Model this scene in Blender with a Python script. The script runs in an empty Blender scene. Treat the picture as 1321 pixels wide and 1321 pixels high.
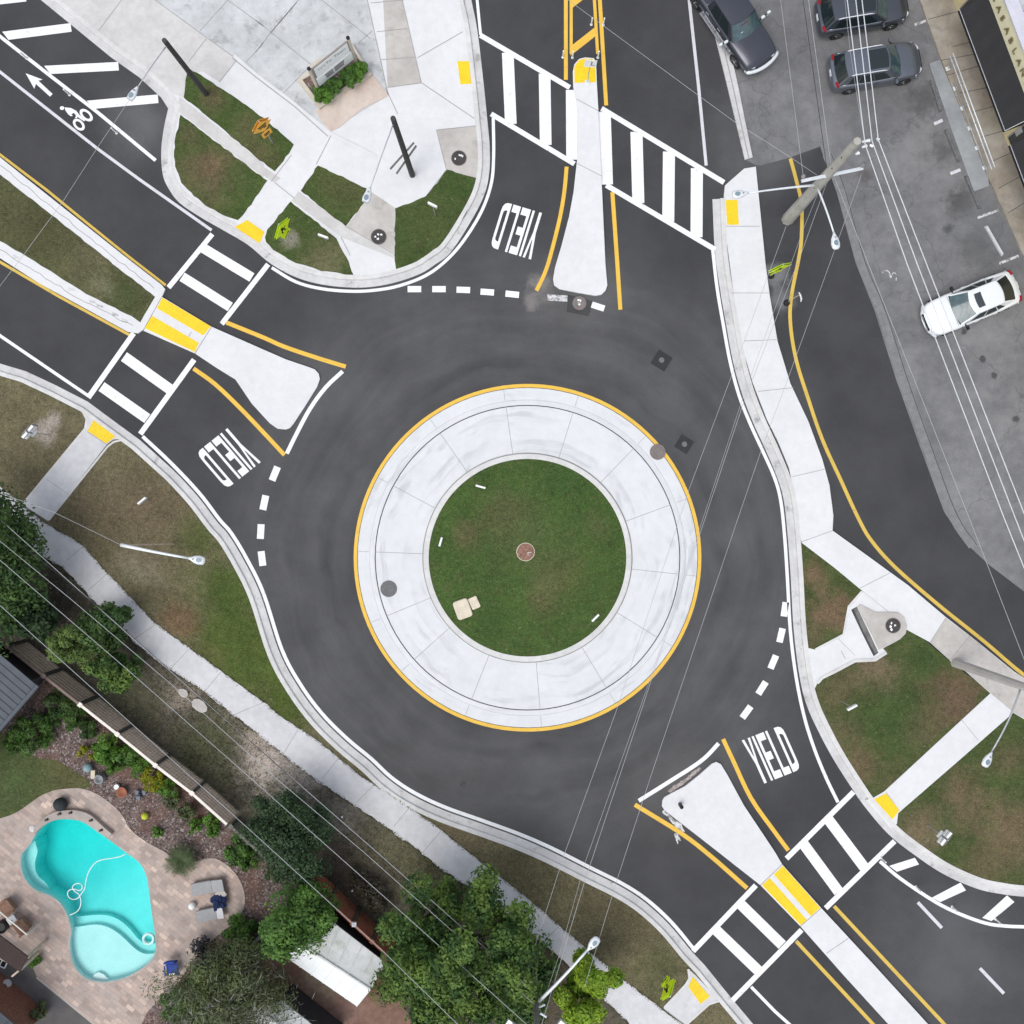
import bpy, math, random
import numpy as np
from mathutils import Vector, Matrix
from mathutils.geometry import tessellate_polygon

random.seed(7)
rng = np.random.default_rng(7)
SC = bpy.context.scene
COL = SC.collection
H = 52.5          # height of the drone above the road, metres
S = 25.0          # photograph pixels per metre on the road
CX = 660.5
R = math.radians
PI = math.pi


def W(px, py, h=0.0):
    """world point that stands at height h and is seen at this place of the survey photograph"""
    k = (1 - h / H) / S
    return Vector(((px - CX) * k, (CX - py) * k, h))


def WL(pts, h=0.0):
    return [W(x, y, h) for x, y in pts]


def P(s):
    out = []
    for t in s.split():
        a, b = t.split(',')
        out.append((float(a), float(b)))
    return out


QX = [0, 330, 660, 981]


def Q(ix, iy, s):
    f = 340 / 1321
    return [(QX[ix] + x * f, QX[iy] + y * f) for x, y in P(s)]


def Z(x0, y0, sc, s):
    return [(x0 + x / sc, y0 + y / sc) for x, y in P(s)]


def smooth(pts, n=6, closed=False):
    pts = [tuple(p) for p in pts]
    m = len(pts)
    out = []
    rngi = range(m) if closed else range(m - 1)
    for i in rngi:
        if closed:
            p0, p1, p2, p3 = pts[(i - 1) % m], pts[i], pts[(i + 1) % m], pts[(i + 2) % m]
        else:
            p1, p2 = pts[i], pts[i + 1]
            p0 = pts[i - 1] if i > 0 else tuple(2 * a - b for a, b in zip(p1, p2))
            p3 = pts[i + 2] if i + 2 < m else tuple(2 * a - b for a, b in zip(p2, p1))
        for k in range(n):
            t = k / n
            out.append(tuple(0.5 * ((2 * b) + (-a + c) * t + (2 * a - 5 * b + 4 * c - d) * t * t + (-a + 3 * b - 3 * c + d) * t ** 3)
                             for a, b, c, d in zip(p0, p1, p2, p3)))
    if not closed:
        out.append(pts[-1])
    return out


def offset(pts, d, closed=False):
    """offset a 2-D polyline to its left by d"""
    pts = [Vector((p[0], p[1])) for p in pts]
    m = len(pts)
    out = []
    for i in range(m):
        a = pts[(i - 1) % m] if (closed or i > 0) else None
        b = pts[i]
        c = pts[(i + 1) % m] if (closed or i < m - 1) else None
        ns = []
        if a is not None and (b - a).length > 1e-9:
            t = (b - a).normalized(); ns.append(Vector((-t.y, t.x)))
        if c is not None and (c - b).length > 1e-9:
            t = (c - b).normalized(); ns.append(Vector((-t.y, t.x)))
        if not ns:
            ns = [Vector((0, 1))]
        n = sum(ns, Vector((0, 0)))
        if n.length < 1e-6:
            n = ns[0]
        n.normalize()
        k = max(0.5, n.dot(ns[0]))
        out.append(b + n * (d / k))
    return out


def jag(pts, amp, step, closed=True):
    """roughen an outline (grass creeping over an edge)"""
    out = []
    m = len(pts)
    for i in range(m if closed else m - 1):
        a, b = pts[i], pts[(i + 1) % m]
        L = math.hypot(b[0] - a[0], b[1] - a[1])
        k = max(1, int(L / step)) if L < 400 else 1
        nx, ny = -(b[1] - a[1]) / max(L, 1e-6), (b[0] - a[0]) / max(L, 1e-6)
        for j in range(k):
            t = j / k
            q = random.uniform(-amp, amp) if j else 0
            out.append((a[0] + (b[0] - a[0]) * t + nx * q, a[1] + (b[1] - a[1]) * t + ny * q))
    return out


class MB:
    def __init__(s):
        s.v = []; s.f = []; s.m = []; s.mats = []

    def mi(s, mat):
        if mat not in s.mats:
            s.mats.append(mat)
        return s.mats.index(mat)

    def add(s, verts, faces, mat, M=None):
        o = len(s.v)
        if M is not None:
            verts = [M @ Vector(v) for v in verts]
        s.v += [tuple(v) for v in verts]
        i = s.mi(mat)
        for f in faces:
            s.f.append(tuple(o + k for k in f)); s.m.append(i)
        return s

    def poly(s, pts, z, mat, bottom=None, holes=(), side=None, M=None):
        loops = [[Vector((p[0], p[1], 0)) for p in pts]] + [[Vector((p[0], p[1], 0)) for p in h] for h in holes]
        flat = [p for l in loops for p in l]
        tris = tessellate_polygon(loops)
        fs = []
        for t in tris:
            a, b, c = (flat[k] for k in t)
            cr = (b - a).cross(c - a).z
            if abs(cr) < 1e-12:
                continue
            fs.append(t if cr > 0 else t[::-1])
        s.add([(p.x, p.y, z) for p in flat], fs, mat, M)
        if bottom is not None:
            for li, l in enumerate(loops):
                area = sum(l[i].x * l[(i + 1) % len(l)].y - l[(i + 1) % len(l)].x * l[i].y for i in range(len(l)))
                ccw = (area > 0) == (li == 0)
                n = len(l)
                vs = [(p.x, p.y, z) for p in l] + [(p.x, p.y, bottom) for p in l]
                ff = []
                for i in range(n):
                    j = (i + 1) % n
                    q = (i, i + n, j + n, j)
                    ff.append(q if ccw else q[::-1])
                s.add(vs, ff, side or mat, M)
        return s

    def strip(s, A, B, za, zb, mat):
        n = len(A)
        vs = [(p[0], p[1], za) for p in A] + [(p[0], p[1], zb) for p in B]
        s.add(vs, [(i, i + 1, n + i + 1, n + i) for i in range(n - 1)], mat)

    def ribbon(s, pts, w, z, mat, closed=False):
        L = offset(pts, w / 2, closed); Rr = offset(pts, -w / 2, closed)
        if closed:
            L = L + [L[0]]; Rr = Rr + [Rr[0]]
        n = len(L)
        vs = [(p[0], p[1], z) for p in Rr] + [(p[0], p[1], z) for p in L]
        s.add(vs, [(i, i + 1, n + i + 1, n + i) for i in range(n - 1)], mat)
        return s

    def box(s, c, d, mat, rz=0.0, M=None, taper=1.0):
        x, y, z = (q / 2 for q in d)
        vs = []
        for sz in (-1, 1):
            k = taper if sz > 0 else 1
            for sx, sy in ((-1, -1), (1, -1), (1, 1), (-1, 1)):
                vs.append((sx * x * k, sy * y * k, sz * z))
        T = Matrix.Translation(Vector(c)) @ Matrix.Rotation(rz, 4, 'Z')
        if M is not None:
            T = M @ T
        s.add(vs, [(3, 2, 1, 0), (4, 5, 6, 7), (0, 1, 5, 4), (1, 2, 6, 5), (2, 3, 7, 6), (3, 0, 4, 7)], mat, T)
        return s

    def rbox(s, c, d, r, mat, rz=0.0, M=None, n=3, top=None):
        """box with rounded vertical corners and a small top chamfer"""
        x, y, z = (q / 2 for q in d)
        r = min(r, x * .98, y * .98)
        ring = []
        for cx, cy, a0 in ((x - r, y - r, 0), (-x + r, y - r, 90), (-x + r, -y + r, 180), (x - r, -y + r, 270)):
            for k in range(n + 1):
                a = R(a0 + 90 * k / n)
                ring.append((cx + r * math.cos(a), cy + r * math.sin(a)))
        ch = top if top is not None else min(r, z) * .3
        m = len(ring)
        kx, ky = (x - ch) / x, (y - ch) / y
        vs = [(a, b, -z) for a, b in ring] + [(a, b, z - ch) for a, b in ring] + [(a * kx, b * ky, z) for a, b in ring]
        fs = []
        for l in range(2):
            for i in range(m):
                j = (i + 1) % m
                fs.append((l * m + i, l * m + j, (l + 1) * m + j, (l + 1) * m + i))
        fs.append(tuple(range(2 * m, 3 * m))); fs.append(tuple(reversed(range(m))))
        T = Matrix.Translation(Vector(c)) @ Matrix.Rotation(rz, 4, 'Z')
        if M is not None:
            T = M @ T
        s.add(vs, fs, mat, T)
        return s

    def tube(s, pts, r, mat, n=8, cap=True, M=None):
        pts = [Vector(p) for p in pts]
        rs = r if isinstance(r, (list, tuple)) else [r] * len(pts)
        vs = []; fs = []
        prev = None
        for i, p in enumerate(pts):
            a = pts[max(i - 1, 0)]; b = pts[min(i + 1, len(pts) - 1)]
            t = (b - a)
            t = t.normalized() if t.length > 1e-9 else Vector((0, 0, 1))
            if prev is None:
                u = t.orthogonal().normalized()
            else:
                u = prev - t * prev.dot(t)
                u = u.normalized() if u.length > 1e-6 else t.orthogonal().normalized()
            prev = u
            w = t.cross(u)
            for k in range(n):
                g = 2 * PI * k / n
                vs.append(p + (u * math.cos(g) + w * math.sin(g)) * rs[i])
        for i in range(len(pts) - 1):
            for k in range(n):
                k2 = (k + 1) % n
                fs.append((i * n + k, i * n + k2, (i + 1) * n + k2, (i + 1) * n + k))
        if cap:
            fs.append(tuple(reversed(range(n)))); fs.append(tuple(range((len(pts) - 1) * n, len(pts) * n)))
        s.add(vs, fs, mat, M)
        return s

    def lathe(s, prof, mat, n=20, M=None, sx=1.0, sy=1.0):
        vs = []; fs = []
        for r, z in prof:
            for k in range(n):
                a = 2 * PI * k / n
                vs.append((r * sx * math.cos(a), r * sy * math.sin(a), z))
        for i in range(len(prof) - 1):
            for k in range(n):
                k2 = (k + 1) % n
                fs.append((i * n + k, i * n + k2, (i + 1) * n + k2, (i + 1) * n + k))
        if prof[0][0] > 1e-4:
            fs.append(tuple(reversed(range(n))))
        if prof[-1][0] > 1e-4:
            fs.append(tuple(range((len(prof) - 1) * n, len(prof) * n)))
        s.add(vs, fs, mat, M)
        return s

    def ball(s, c, r, mat, n=12, sz=1.0, M=None):
        prof = [(max(1e-5, r * math.sin(PI * i / 8)), -r * sz * math.cos(PI * i / 8)) for i in range(9)]
        T = Matrix.Translation(Vector(c))
        if M is not None:
            T = M @ T
        return s.lathe(prof, mat, n, T)

    def build(s, name, parent=None, sm=False, world=False):
        me = bpy.data.meshes.new(name)
        vs = s.v
        if world and parent is not None:
            Mi = parent.matrix_basis.inverted()
            vs = [tuple(Mi @ Vector(v)) for v in vs]
        me.from_pydata(vs, [], s.f)
        for m in s.mats:
            me.materials.append(m)
        me.polygons.foreach_set('material_index', s.m)
        if sm:
            me.polygons.foreach_set('use_smooth', [True] * len(me.polygons))
        me.update()
        o = bpy.data.objects.new(name, me)
        COL.objects.link(o)
        if parent is not None:
            o.parent = parent
        return o


def struct(o, kind='structure'):
    o['kind'] = kind
    return o


def tag(o, label, cat, group=None):
    o['label'] = label; o['category'] = cat
    if group:
        o['group'] = group
    return o


def thing(name, label, cat, loc=(0, 0, 0), rz=0.0, group=None):
    o = bpy.data.objects.new(name, None)
    COL.objects.link(o)
    o.empty_display_size = 0.3
    o.location = loc
    o.rotation_euler = (0, 0, rz)
    o.matrix_basis = Matrix.Translation(Vector(loc)) @ Matrix.Rotation(rz, 4, 'Z')
    tag(o, label, cat, group)
    return o


def dup(root, loc, rz, label, group=None):
    def cp(o, par):
        c = o.copy()
        COL.objects.link(c)
        if par is not None:
            c.parent = par
        for ch in list(o.children):
            cp(ch, c)
        return c
    r = cp(root, None)
    r.location = loc
    r.rotation_euler = (0, 0, rz)
    r['label'] = label
    if group:
        r['group'] = group
    return r


def text_geo(st, size, ext=0.0, spacing=1.0):
    cu = bpy.data.curves.new('lettering', 'FONT')
    cu.body = st; cu.size = size; cu.extrude = ext
    cu.align_x = 'CENTER'; cu.align_y = 'CENTER'
    cu.space_character = spacing
    ob = bpy.data.objects.new('lettering', cu)
    COL.objects.link(ob)
    dg = bpy.context.evaluated_depsgraph_get()
    me = bpy.data.meshes.new_from_object(ob.evaluated_get(dg))
    vs = [tuple(v.co) for v in me.vertices]
    fs = [tuple(p.vertices) for p in me.polygons]
    bpy.data.objects.remove(ob); bpy.data.curves.remove(cu); bpy.data.meshes.remove(me)
    return vs, fs


# ------------------------------------------------------------------ materials
def srgb(r, g, b):
    f = lambda c: (c / 12.92 if c <= 0.04045 else ((c + 0.055) / 1.055) ** 2.4)
    return (f(r / 255), f(g / 255), f(b / 255))


class NB:
    def __init__(s, name, rough=0.85, metal=0.0, spec=0.3):
        s.mat = bpy.data.materials.new(name)
        s.mat.use_nodes = True
        s.nt = s.mat.node_tree
        s.n = s.nt.nodes
        s.b = s.n['Principled BSDF']
        s.b.inputs['Roughness'].default_value = rough
        s.b.inputs['Metallic'].default_value = metal
        s.b.inputs['Specular IOR Level'].default_value = spec
        tc = s.n.new('ShaderNodeTexCoord')
        s.co = tc.outputs['Object']

    def lk(s, a, b):
        s.nt.links.new(a, b)

    def set(s, inp, v):
        if isinstance(v, bpy.types.NodeSocket):
            s.lk(v, inp)
        elif isinstance(v, (tuple, list)) and len(v) == 3 and inp.type == 'RGBA':
            inp.default_value = (*v, 1)
        else:
            inp.default_value = v

    def noise(s, scale, detail=3, rough=0.55, dist=0.0, co=None):
        t = s.n.new('ShaderNodeTexNoise')
        t.inputs['Scale'].default_value = scale
        t.inputs['Detail'].default_value = detail
        t.inputs['Roughness'].default_value = rough
        t.inputs['Distortion'].default_value = dist
        s.lk(co or s.co, t.inputs['Vector'])
        return t.outputs['Fac']

    def math(s, op, a, b=0.0, c=None):
        t = s.n.new('ShaderNodeMath'); t.operation = op
        s.set(t.inputs[0], a); s.set(t.inputs[1], b)
        if c is not None:
            s.set(t.inputs[2], c)
        return t.outputs[0]

    def rng(s, v, a, b, c=0.0, d=1.0, sm=True):
        t = s.n.new('ShaderNodeMapRange')
        t.interpolation_type = 'SMOOTHSTEP' if sm else 'LINEAR'
        s.set(t.inputs['Value'], v)
        t.inputs['From Min'].default_value = a; t.inputs['From Max'].default_value = b
        t.inputs['To Min'].default_value = c; t.inputs['To Max'].default_value = d
        return t.outputs['Result']

    def mix(s, f, a, b, mode='MIX'):
        t = s.n.new('ShaderNodeMix'); t.data_type = 'RGBA'; t.blend_type = mode
        s.set(t.inputs['Factor'], f)
        s.set(t.inputs['A'], a); s.set(t.inputs['B'], b)
        return t.outputs['Result']

    def scale(s, col, v):
        t = s.n.new('ShaderNodeVectorMath'); t.operation = 'SCALE'
        s.set(t.inputs[0], col); s.set(t.inputs['Scale'], v)
        return t.outputs[0]

    def dist(s, px, py):
        p = W(px, py)
        t = s.n.new('ShaderNodeVectorMath'); t.operation = 'DISTANCE'
        sep = s.n.new('ShaderNodeVectorMath'); sep.operation = 'MULTIPLY'
        s.lk(s.co, sep.inputs[0]); sep.inputs[1].default_value = (1, 1, 0)
        s.lk(sep.outputs[0], t.inputs[0]); t.inputs[1].default_value = (p.x, p.y, 0)
        return t.outputs['Value']

    def col(s, c):
        s.set(s.b.inputs['Base Color'], c)
        return s.mat

    def bump(s, h, st=0.3, d=0.02):
        t = s.n.new('ShaderNodeBump')
        t.inputs['Strength'].default_value = st; t.inputs['Distance'].default_value = d
        s.lk(h, t.inputs['Height']); s.lk(t.outputs[0], s.b.inputs['Normal'])


def rgb(n, c):
    t = n.n.new('ShaderNodeRGB'); t.outputs[0].default_value = (*c, 1)
    return t.outputs[0]


def plain(name, c, rough=0.6, metal=0.0, var=0.12, sc=2.0, fine=0.08, fs=25, spec=0.35, coat=0.0, bump=0.0):
    b = NB(name, rough, metal, spec)
    v = b.math('ADD', b.rng(b.noise(sc, 4), .25, .75, 1 - var, 1 + var), b.rng(b.noise(fs, 2), .25, .75, -fine, fine))
    b.col(b.scale(rgb(b, c), v))
    if coat:
        b.b.inputs['Coat Weight'].default_value = coat
        b.b.inputs['Coat Roughness'].default_value = 0.05
    if bump:
        b.bump(b.noise(fs, 3), bump, .02)
    return b.mat


def patched(name, base, patches, rough=0.9, var=0.12, sc=0.5, fine=0.12, fs=9, wob=0.9, wsc=0.55, grain=30, gv=0.1, spec=0.2, bump=0.0, fleck=False):
    """ground colour with patches of other stuff: (px, py, radius px, colour, weight, softness 0..1)"""
    b = NB(name, rough, 0, spec)
    c = rgb(b, base)
    wn = b.rng(b.noise(wsc, 6, .65), .2, .8, -1, 1, False)
    wn2 = b.rng(b.noise(wsc * 5, 4, .7), .2, .8, -.45, .45, False)
    for (px, py, rp, pc, wt, soft) in patches:
        r = rp / S
        d = b.math('ADD', b.dist(px, py), b.math('MULTIPLY', b.math('ADD', wn, wn2), min(wob, r * .8)))
        f = b.rng(d, r * (1 - soft), r * (1 + soft), wt, 0.0)
        c = b.mix(f, c, pc)
    if fleck:
        c = b.mix(b.math('MULTIPLY', b.rng(b.noise(7, 2, .5), .66, .74), .5), c, (.20, .19, .10))
        c = b.mix(b.math('MULTIPLY', b.rng(b.noise(2.1, 4, .6), .52, .68), .35), c, (.085, .082, .034))
    v = b.math('ADD', b.rng(b.noise(sc, 5, .6), .25, .75, 1 - var, 1 + var), b.rng(b.noise(fs, 4, .7), .25, .75, -fine, fine))
    v = b.math('ADD', v, b.rng(b.noise(grain, 2), .3, .7, -gv, gv))
    b.col(b.scale(c, v))
    if bump:
        b.bump(b.noise(fs * 2, 4), bump, .03)
    return b.mat
# ------------------------------------------------------------------ ground materials
RC = (680.5, 719.5)      # middle of the roundabout in the photograph


def make_asphalt():
    b = NB('fresh_asphalt', 0.82, 0, 0.35)
    c = rgb(b, (0.048, 0.048, 0.051))
    wn = b.rng(b.noise(0.16, 3, .5), .2, .8, -.8, .8, False)
    d = b.math('ADD', b.dist(*RC), wn)
    # paler, more worn circulating lane with two darker wheel tracks
    ring = b.math('MULTIPLY', b.rng(d, 8.0, 10.0), b.rng(d, 13.5, 18.5, 1, 0))
    c = b.mix(ring, c, (0.074, 0.074, 0.076))
    t = b.rng(b.noise(0.5, 3), .3, .7)
    for r0, wd, st in ((10.1, .55, .55), (12.1, .5, .5)):
        k = b.math('MULTIPLY', b.rng(d, r0 - wd, r0), b.rng(d, r0, r0 + wd, 1, 0))
        c = b.mix(b.math('MULTIPLY', b.math('MULTIPLY', k, t), st), c, (0.046, 0.046, 0.048))
    # streaks dragged round the circle by tyres: noise along the radius only, broken up slowly along the lane
    cx_ = b.n.new('ShaderNodeCombineXYZ'); b.lk(d, cx_.inputs[0])
    lf = b.noise(.10, 2, .5); b.lk(b.math('MULTIPLY', lf, 2.2), cx_.inputs[1])
    st_ = b.rng(b.noise(1.15, 4, .65, co=cx_.outputs[0]), .30, .70, .88, 1.12, False)
    inn = b.math('MULTIPLY', b.rng(d, 8.2, 9.2), b.rng(d, 13.5, 18.0, 1, 0))
    c = b.scale(c, b.math('ADD', b.math('MULTIPLY', inn, b.math('SUBTRACT', st_, 1.0)), 1.0))
    gn = b.rng(b.noise(0.9, 5, .7), .2, .8, -.5, .5, False)
    for (px, py, r, cc, w, so) in ((745, 375, 48, (0.13, .128, .125), .4, .6), (696, 366, 11, (.23, .21, .20), .7, .8),
                                   (686, 388, 9, (.23, .21, .20), .7, .8), (700, 378, 12, (.16, .15, .145), .6, .9), (180, 165, 40, (.15, .15, .15), .5, .8),
                                   (385, 500, 40, (.12, .12, .12), .35, .8), (975, 180, 60, (.13, .13, .13), .5, .6),
                                   (880, 1030, 60, (.11, .105, .1), .35, .7), (1000, 355, 14, (.2, .2, .2), .8, .8), (1010, 385, 14, (.17, .17, .17), .7, .8),
                                   (1225, 1040 + 195, 90, (.085, .085, .09), .8, .7), (1120, 640, 60, (.05, .05, .052), .5, .8),
                                   (700, 45, 10, (.04, .04, .04), .5, .9), (220, 430, 30, (.085, .082, .08), .5, .8), (1225, 640, 60, (.045, .045, .046), .6, .7)):
        f = b.rng(b.math('ADD', b.dist(px, py), gn), r / S * (1 - so), r / S * (1 + so), w, 0)
        c = b.mix(f, c, cc)
    v = b.math('ADD', b.rng(b.noise(0.28, 6, .62), .28, .72, .82, 1.18), b.rng(b.noise(14, 4, .8), .3, .7, -.11, .11))
    sp = b.rng(b.noise(9, 2, .5), .76, .84, 0, 1)
    c = b.mix(b.math('MULTIPLY', sp, .3), c, (.25, .25, .24))
    b.col(b.scale(c, v))
    b.bump(b.noise(60, 2), .15, .01)
    return b.mat


def make_lot():
    b = NB('weathered_asphalt', 0.9, 0, 0.25)
    c = b.mix(b.rng(b.noise(.35, 6, .65), .3, .7), (.150, .150, .155), (.205, .204, .206))
    gn = b.rng(b.noise(1.6, 5, .7), .2, .8, -.8, .8, False)
    for (px, py, r, cc, w, so) in ((1190, 128, 18, (.06, .058, .056), .7, .8), (1215, 190, 16, (.07, .066, .064), .6, .8), (1238, 262, 16, (.05, .045, .042), .8, .8),
                                   (1262, 318, 20, (.06, .055, .05), .75, .8), (1223, 295, 6, (.05, .05, .05), .8, .8), (1119, 226, 8, (.08, .07, .07), .7, .8),
                                   (1268, 464, 4, (.05, .05, .05), .8, .4), (1283, 485, 4, (.05, .05, .05), .8, .4), (1311, 540, 4, (.05, .05, .05), .8, .4), (1244, 428, 4, (.05, .05, .05), .8, .4),
                                   (1130, 110, 60, (.11, .11, .112), .5, .6), (1290, 300, 60, (.14, .145, .15), .6, .4), (1015, 60, 40, (.12, .12, .125), .6, .6),
                                   (1225, 640, 40, (.27, .27, .27), .35, .9)):
        f = b.rng(b.math('ADD', b.dist(px, py), b.math('MULTIPLY', gn, min(1, r / 18))), r / S * (1 - so), r / S * (1 + so), w, 0)
        c = b.mix(f, c, cc)
    sp = b.rng(b.noise(3.2, 3, .6), .68, .78)
    c = b.mix(b.math('MULTIPLY', sp, .5), c, (.06, .06, .06))
    vo = b.n.new('ShaderNodeTexVoronoi'); vo.feature = 'DISTANCE_TO_EDGE'; vo.inputs['Scale'].default_value = .16
    wv = b.n.new('ShaderNodeVectorMath'); wv.operation = 'ADD'
    nz = b.n.new('ShaderNodeTexNoise'); nz.inputs['Scale'].default_value = 1.2; b.lk(b.co, nz.inputs['Vector'])
    b.lk(b.co, wv.inputs[0]); b.lk(nz.outputs['Color'], wv.inputs[1]); b.lk(wv.outputs[0], vo.inputs['Vector'])
    c = b.mix(b.math('MULTIPLY', b.rng(vo.outputs['Distance'], .0, .006, 1, 0), .35), c, (.06, .06, .06))
    v = b.math('ADD', b.rng(b.noise(1.4, 5, .7), .25, .75, .9, 1.1), b.rng(b.noise(16, 4, .8), .3, .7, -.12, .12))
    b.col(b.scale(c, v))
    b.bump(b.noise(40, 3), .25, .015)
    return b.mat


def make_concrete(name, c0, c1, st=.25, stain=(.25, .24, .23), rough=.85, var=.07, pl=False, grime=.62):
    b = NB(name, rough, 0, .25)
    c = b.mix(b.rng(b.noise(.55, 5, .65), .3, .7), c0, c1)
    sf = b.rng(b.noise(1.3, 6, .7), grime, grime + .16)
    c = b.mix(b.math('MULTIPLY', sf, st), c, stain)
    sp = b.rng(b.noise(5.5, 2, .5), .74, .8)
    c = b.mix(b.math('MULTIPLY', sp, st * .7), c, stain)
    v = b.math('ADD', b.rng(b.noise(3.0, 5, .6), .25, .75, 1 - var, 1 + var), b.rng(b.noise(22, 3, .7), .3, .7, -.03, .03))
    b.col(b.scale(c, v))
    b.bump(b.noise(30, 3), .1, .01)
    return b.mat


M = {}
M['asphalt'] = make_asphalt()
M['lot'] = make_lot()
M['conc_new'] = make_concrete('new_concrete', (.635, .64, .645), (.675, .68, .685), .2, (.42, .42, .42), var=.035)
def make_apron():
    b = NB('apron_concrete', .8, 0, .3)
    c = b.mix(b.rng(b.noise(.5, 4, .6), .3, .7), (.61, .625, .635), (.655, .665, .675))
    d = b.math('ADD', b.dist(*RC), b.rng(b.noise(.22, 2), .2, .8, -.5, .5, False))
    cx_ = b.n.new('ShaderNodeCombineXYZ'); b.lk(d, cx_.inputs[0]); b.lk(b.math('MULTIPLY', b.noise(.14, 2), 2.5), cx_.inputs[1])
    s_ = b.rng(b.noise(2.4, 4, .6, co=cx_.outputs[0]), .48, .64)
    k = b.math('MULTIPLY', b.math('MULTIPLY', s_, b.rng(b.noise(.3, 3), .38, .6)), .5)
    c = b.mix(k, c, (.40, .41, .42))
    an = b.n.new('ShaderNodeTexVoronoi'); an.inputs['Scale'].default_value = .22; b.lk(b.co, an.inputs['Vector'])
    sp = b.rng(b.noise(6, 3, .6), .70, .78)
    c = b.mix(b.math('MULTIPLY', sp, .25), c, (.35, .33, .32))
    b.col(b.scale(c, b.math('ADD', b.rng(b.noise(2.5, 5, .6), .25, .75, .97, 1.03), b.rng(b.noise(22, 3, .7), .3, .7, -.03, .03))))
    return b.mat


M['conc_apron'] = make_apron()
M['conc_walk'] = make_concrete('walk_concrete', (.54, .54, .55), (.60, .60, .61), .22, (.33, .32, .33))
M['conc_warm'] = make_concrete('warm_concrete', (.50, .485, .47), (.58, .57, .555), .25, (.36, .34, .32))
M['conc_grey'] = make_concrete('grey_concrete', (.44, .455, .46), (.56, .575, .58), .55, (.25, .25, .25), grime=.52)
M['conc_tan'] = make_concrete('tan_concrete', (.42, .395, .365), (.51, .485, .455), .45, (.26, .24, .22), grime=.55)
M['conc_shop'] = make_concrete('shop_walk_concrete', (.285, .245, .195), (.37, .345, .30), .4, (.17, .15, .13), grime=.5)
M['conc_ramp'] = make_concrete('ramp_concrete', (.25, .265, .275), (.32, .335, .34), .3, (.18, .18, .18))
M['kerb'] = make_concrete('kerb_concrete', (.50, .495, .49), (.60, .595, .59), .6, (.15, .14, .14), grime=.55)
M['kerb_top'] = make_concrete('kerb_top_concrete', (.55, .545, .53), (.64, .635, .62), .3, (.28, .27, .26))
M['joint'] = plain('joint_line', (.30, .295, .29), .9)
M['seam'] = plain('dark_seam', (.06, .06, .06), .95)
M['stone_pink'] = make_concrete('pink_slab', (.52, .42, .36), (.62, .54, .47), .3, (.35, .27, .22))
M['stone_beige'] = make_concrete('beige_block', (.50, .45, .37), (.58, .53, .44), .4, (.3, .27, .2))


def paint_mat(name, c, wear=.25, under=(.09, .09, .09), lo=.565):
    b = NB(name, .6, 0, .4)
    w = b.math('MULTIPLY', b.rng(b.noise(3.5, 6, .8), lo, lo + .14), wear)
    cc = b.mix(w, c, under)
    v = b.rng(b.noise(1.4, 5, .6), .25, .75, .93, 1.05)
    b.col(b.scale(cc, v))
    return b.mat


M['white'] = paint_mat('white_road_paint', (.78, .79, .80), .45)
M['white_old'] = paint_mat('aged_white_road_paint', (.60, .60, .63), .45, lo=.55)
M['white_worn'] = paint_mat('worn_white_road_paint', (.62, .62, .62), .95, (.14, .14, .14), .46)
M['yellow'] = paint_mat('yellow_road_paint', (.74, .46, .06), .40)
M['yellow_old'] = paint_mat('aged_yellow_road_paint', (.62, .43, .08), .5, lo=.55)
M['dome'] = plain('tactile_yellow', (.80, .56, .015), .55, 0, .05, 2, .06, 12)

G0 = (.040, .072, .018)      # live grass
G1 = (.055, .080, .022)
GB = (.105, .088, .046)      # dry grass
GR = (.16, .10, .065)       # bare reddish soil
SAND = (.33, .29, .25)


def lawn(name, base, patches, **k):
    kk = dict(var=.14, sc=.7, fine=.25, fs=5, wob=1.2, wsc=.6, grain=16, gv=.28, bump=.6, fleck=True)
    kk.update(k)
    return patched(name, base, patches, **kk)


M['lawn_island'] = lawn('island_grass', (0.051, 0.088, 0.022),
                        [(650, 665, 26, GB, .5, 1), (600, 690, 14, GR, .35, 1), (720, 740, 30, (.10, .092, .04), .5, 1), (700, 770, 18, GR, .4, 1),
                         (770, 680, 14, GB, .3, 1), (680, 690, 40, (.075, .090, .035), .5, 1), (640, 800, 20, (.03, .065, .015), .5, 1), (730, 630, 30, (.04, .085, .02), .5, 1)])
M['lawn_nw'] = lawn('kerbside_grass', (0.053, 0.081, 0.022),
                    [(265, 225, 36, GB, .85, .8), (275, 215, 14, GR, .6, .9), (320, 170, 16, GB, .6, .9), (335, 200, 18, GR, .35, .9), (440, 245, 24, GB, .45, 1),
                     (245, 175, 12, GB, .6, .9), (275, 128, 14, GB, .8, .9), (375, 310, 10, (.28, .26, .2), .8, .8), (415, 340, 26, (.16, .135, .08), .6, .9),
                     (560, 290, 30, (.065, .08, .028), .6, .9), (600, 250, 22, (.04, .075, .02), .6, .9)])
M['lawn_east'] = lawn('east_verge_grass', (0.055, 0.077, 0.024),
                      [(1048, 740, 16, GR, .75, .8), (1068, 790, 28, GR, .8, .7), (1050, 815, 16, GB, .7, .8), (1130, 860, 26, (.15, .11, .07), .8, .8), (1080, 890, 24, GB, .8, .8),
                       (1075, 950, 26, GB, .7, .8), (1110, 985, 24, GR, .6, .8), (1230, 900, 34, (.13, .085, .055), .85, .7), (1190, 940, 24, GB, .8, .8), (1150, 930, 30, (.036, .072, .020), .5, .9),
                       (1150, 1010, 22, GB, .7, .9), (1190, 1070, 26, (.15, .115, .07), .85, .8), (1240, 1020, 26, (.14, .1, .06), .8, .8), (1300, 1070, 40, (.15, .105, .065), .8, .8), (1270, 1120, 36, GB, .8, .8),
                       (1300, 980, 20, GB, .8, .9), (1190, 850, 18, (.04, .07, .02), .7, .8)])
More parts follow.
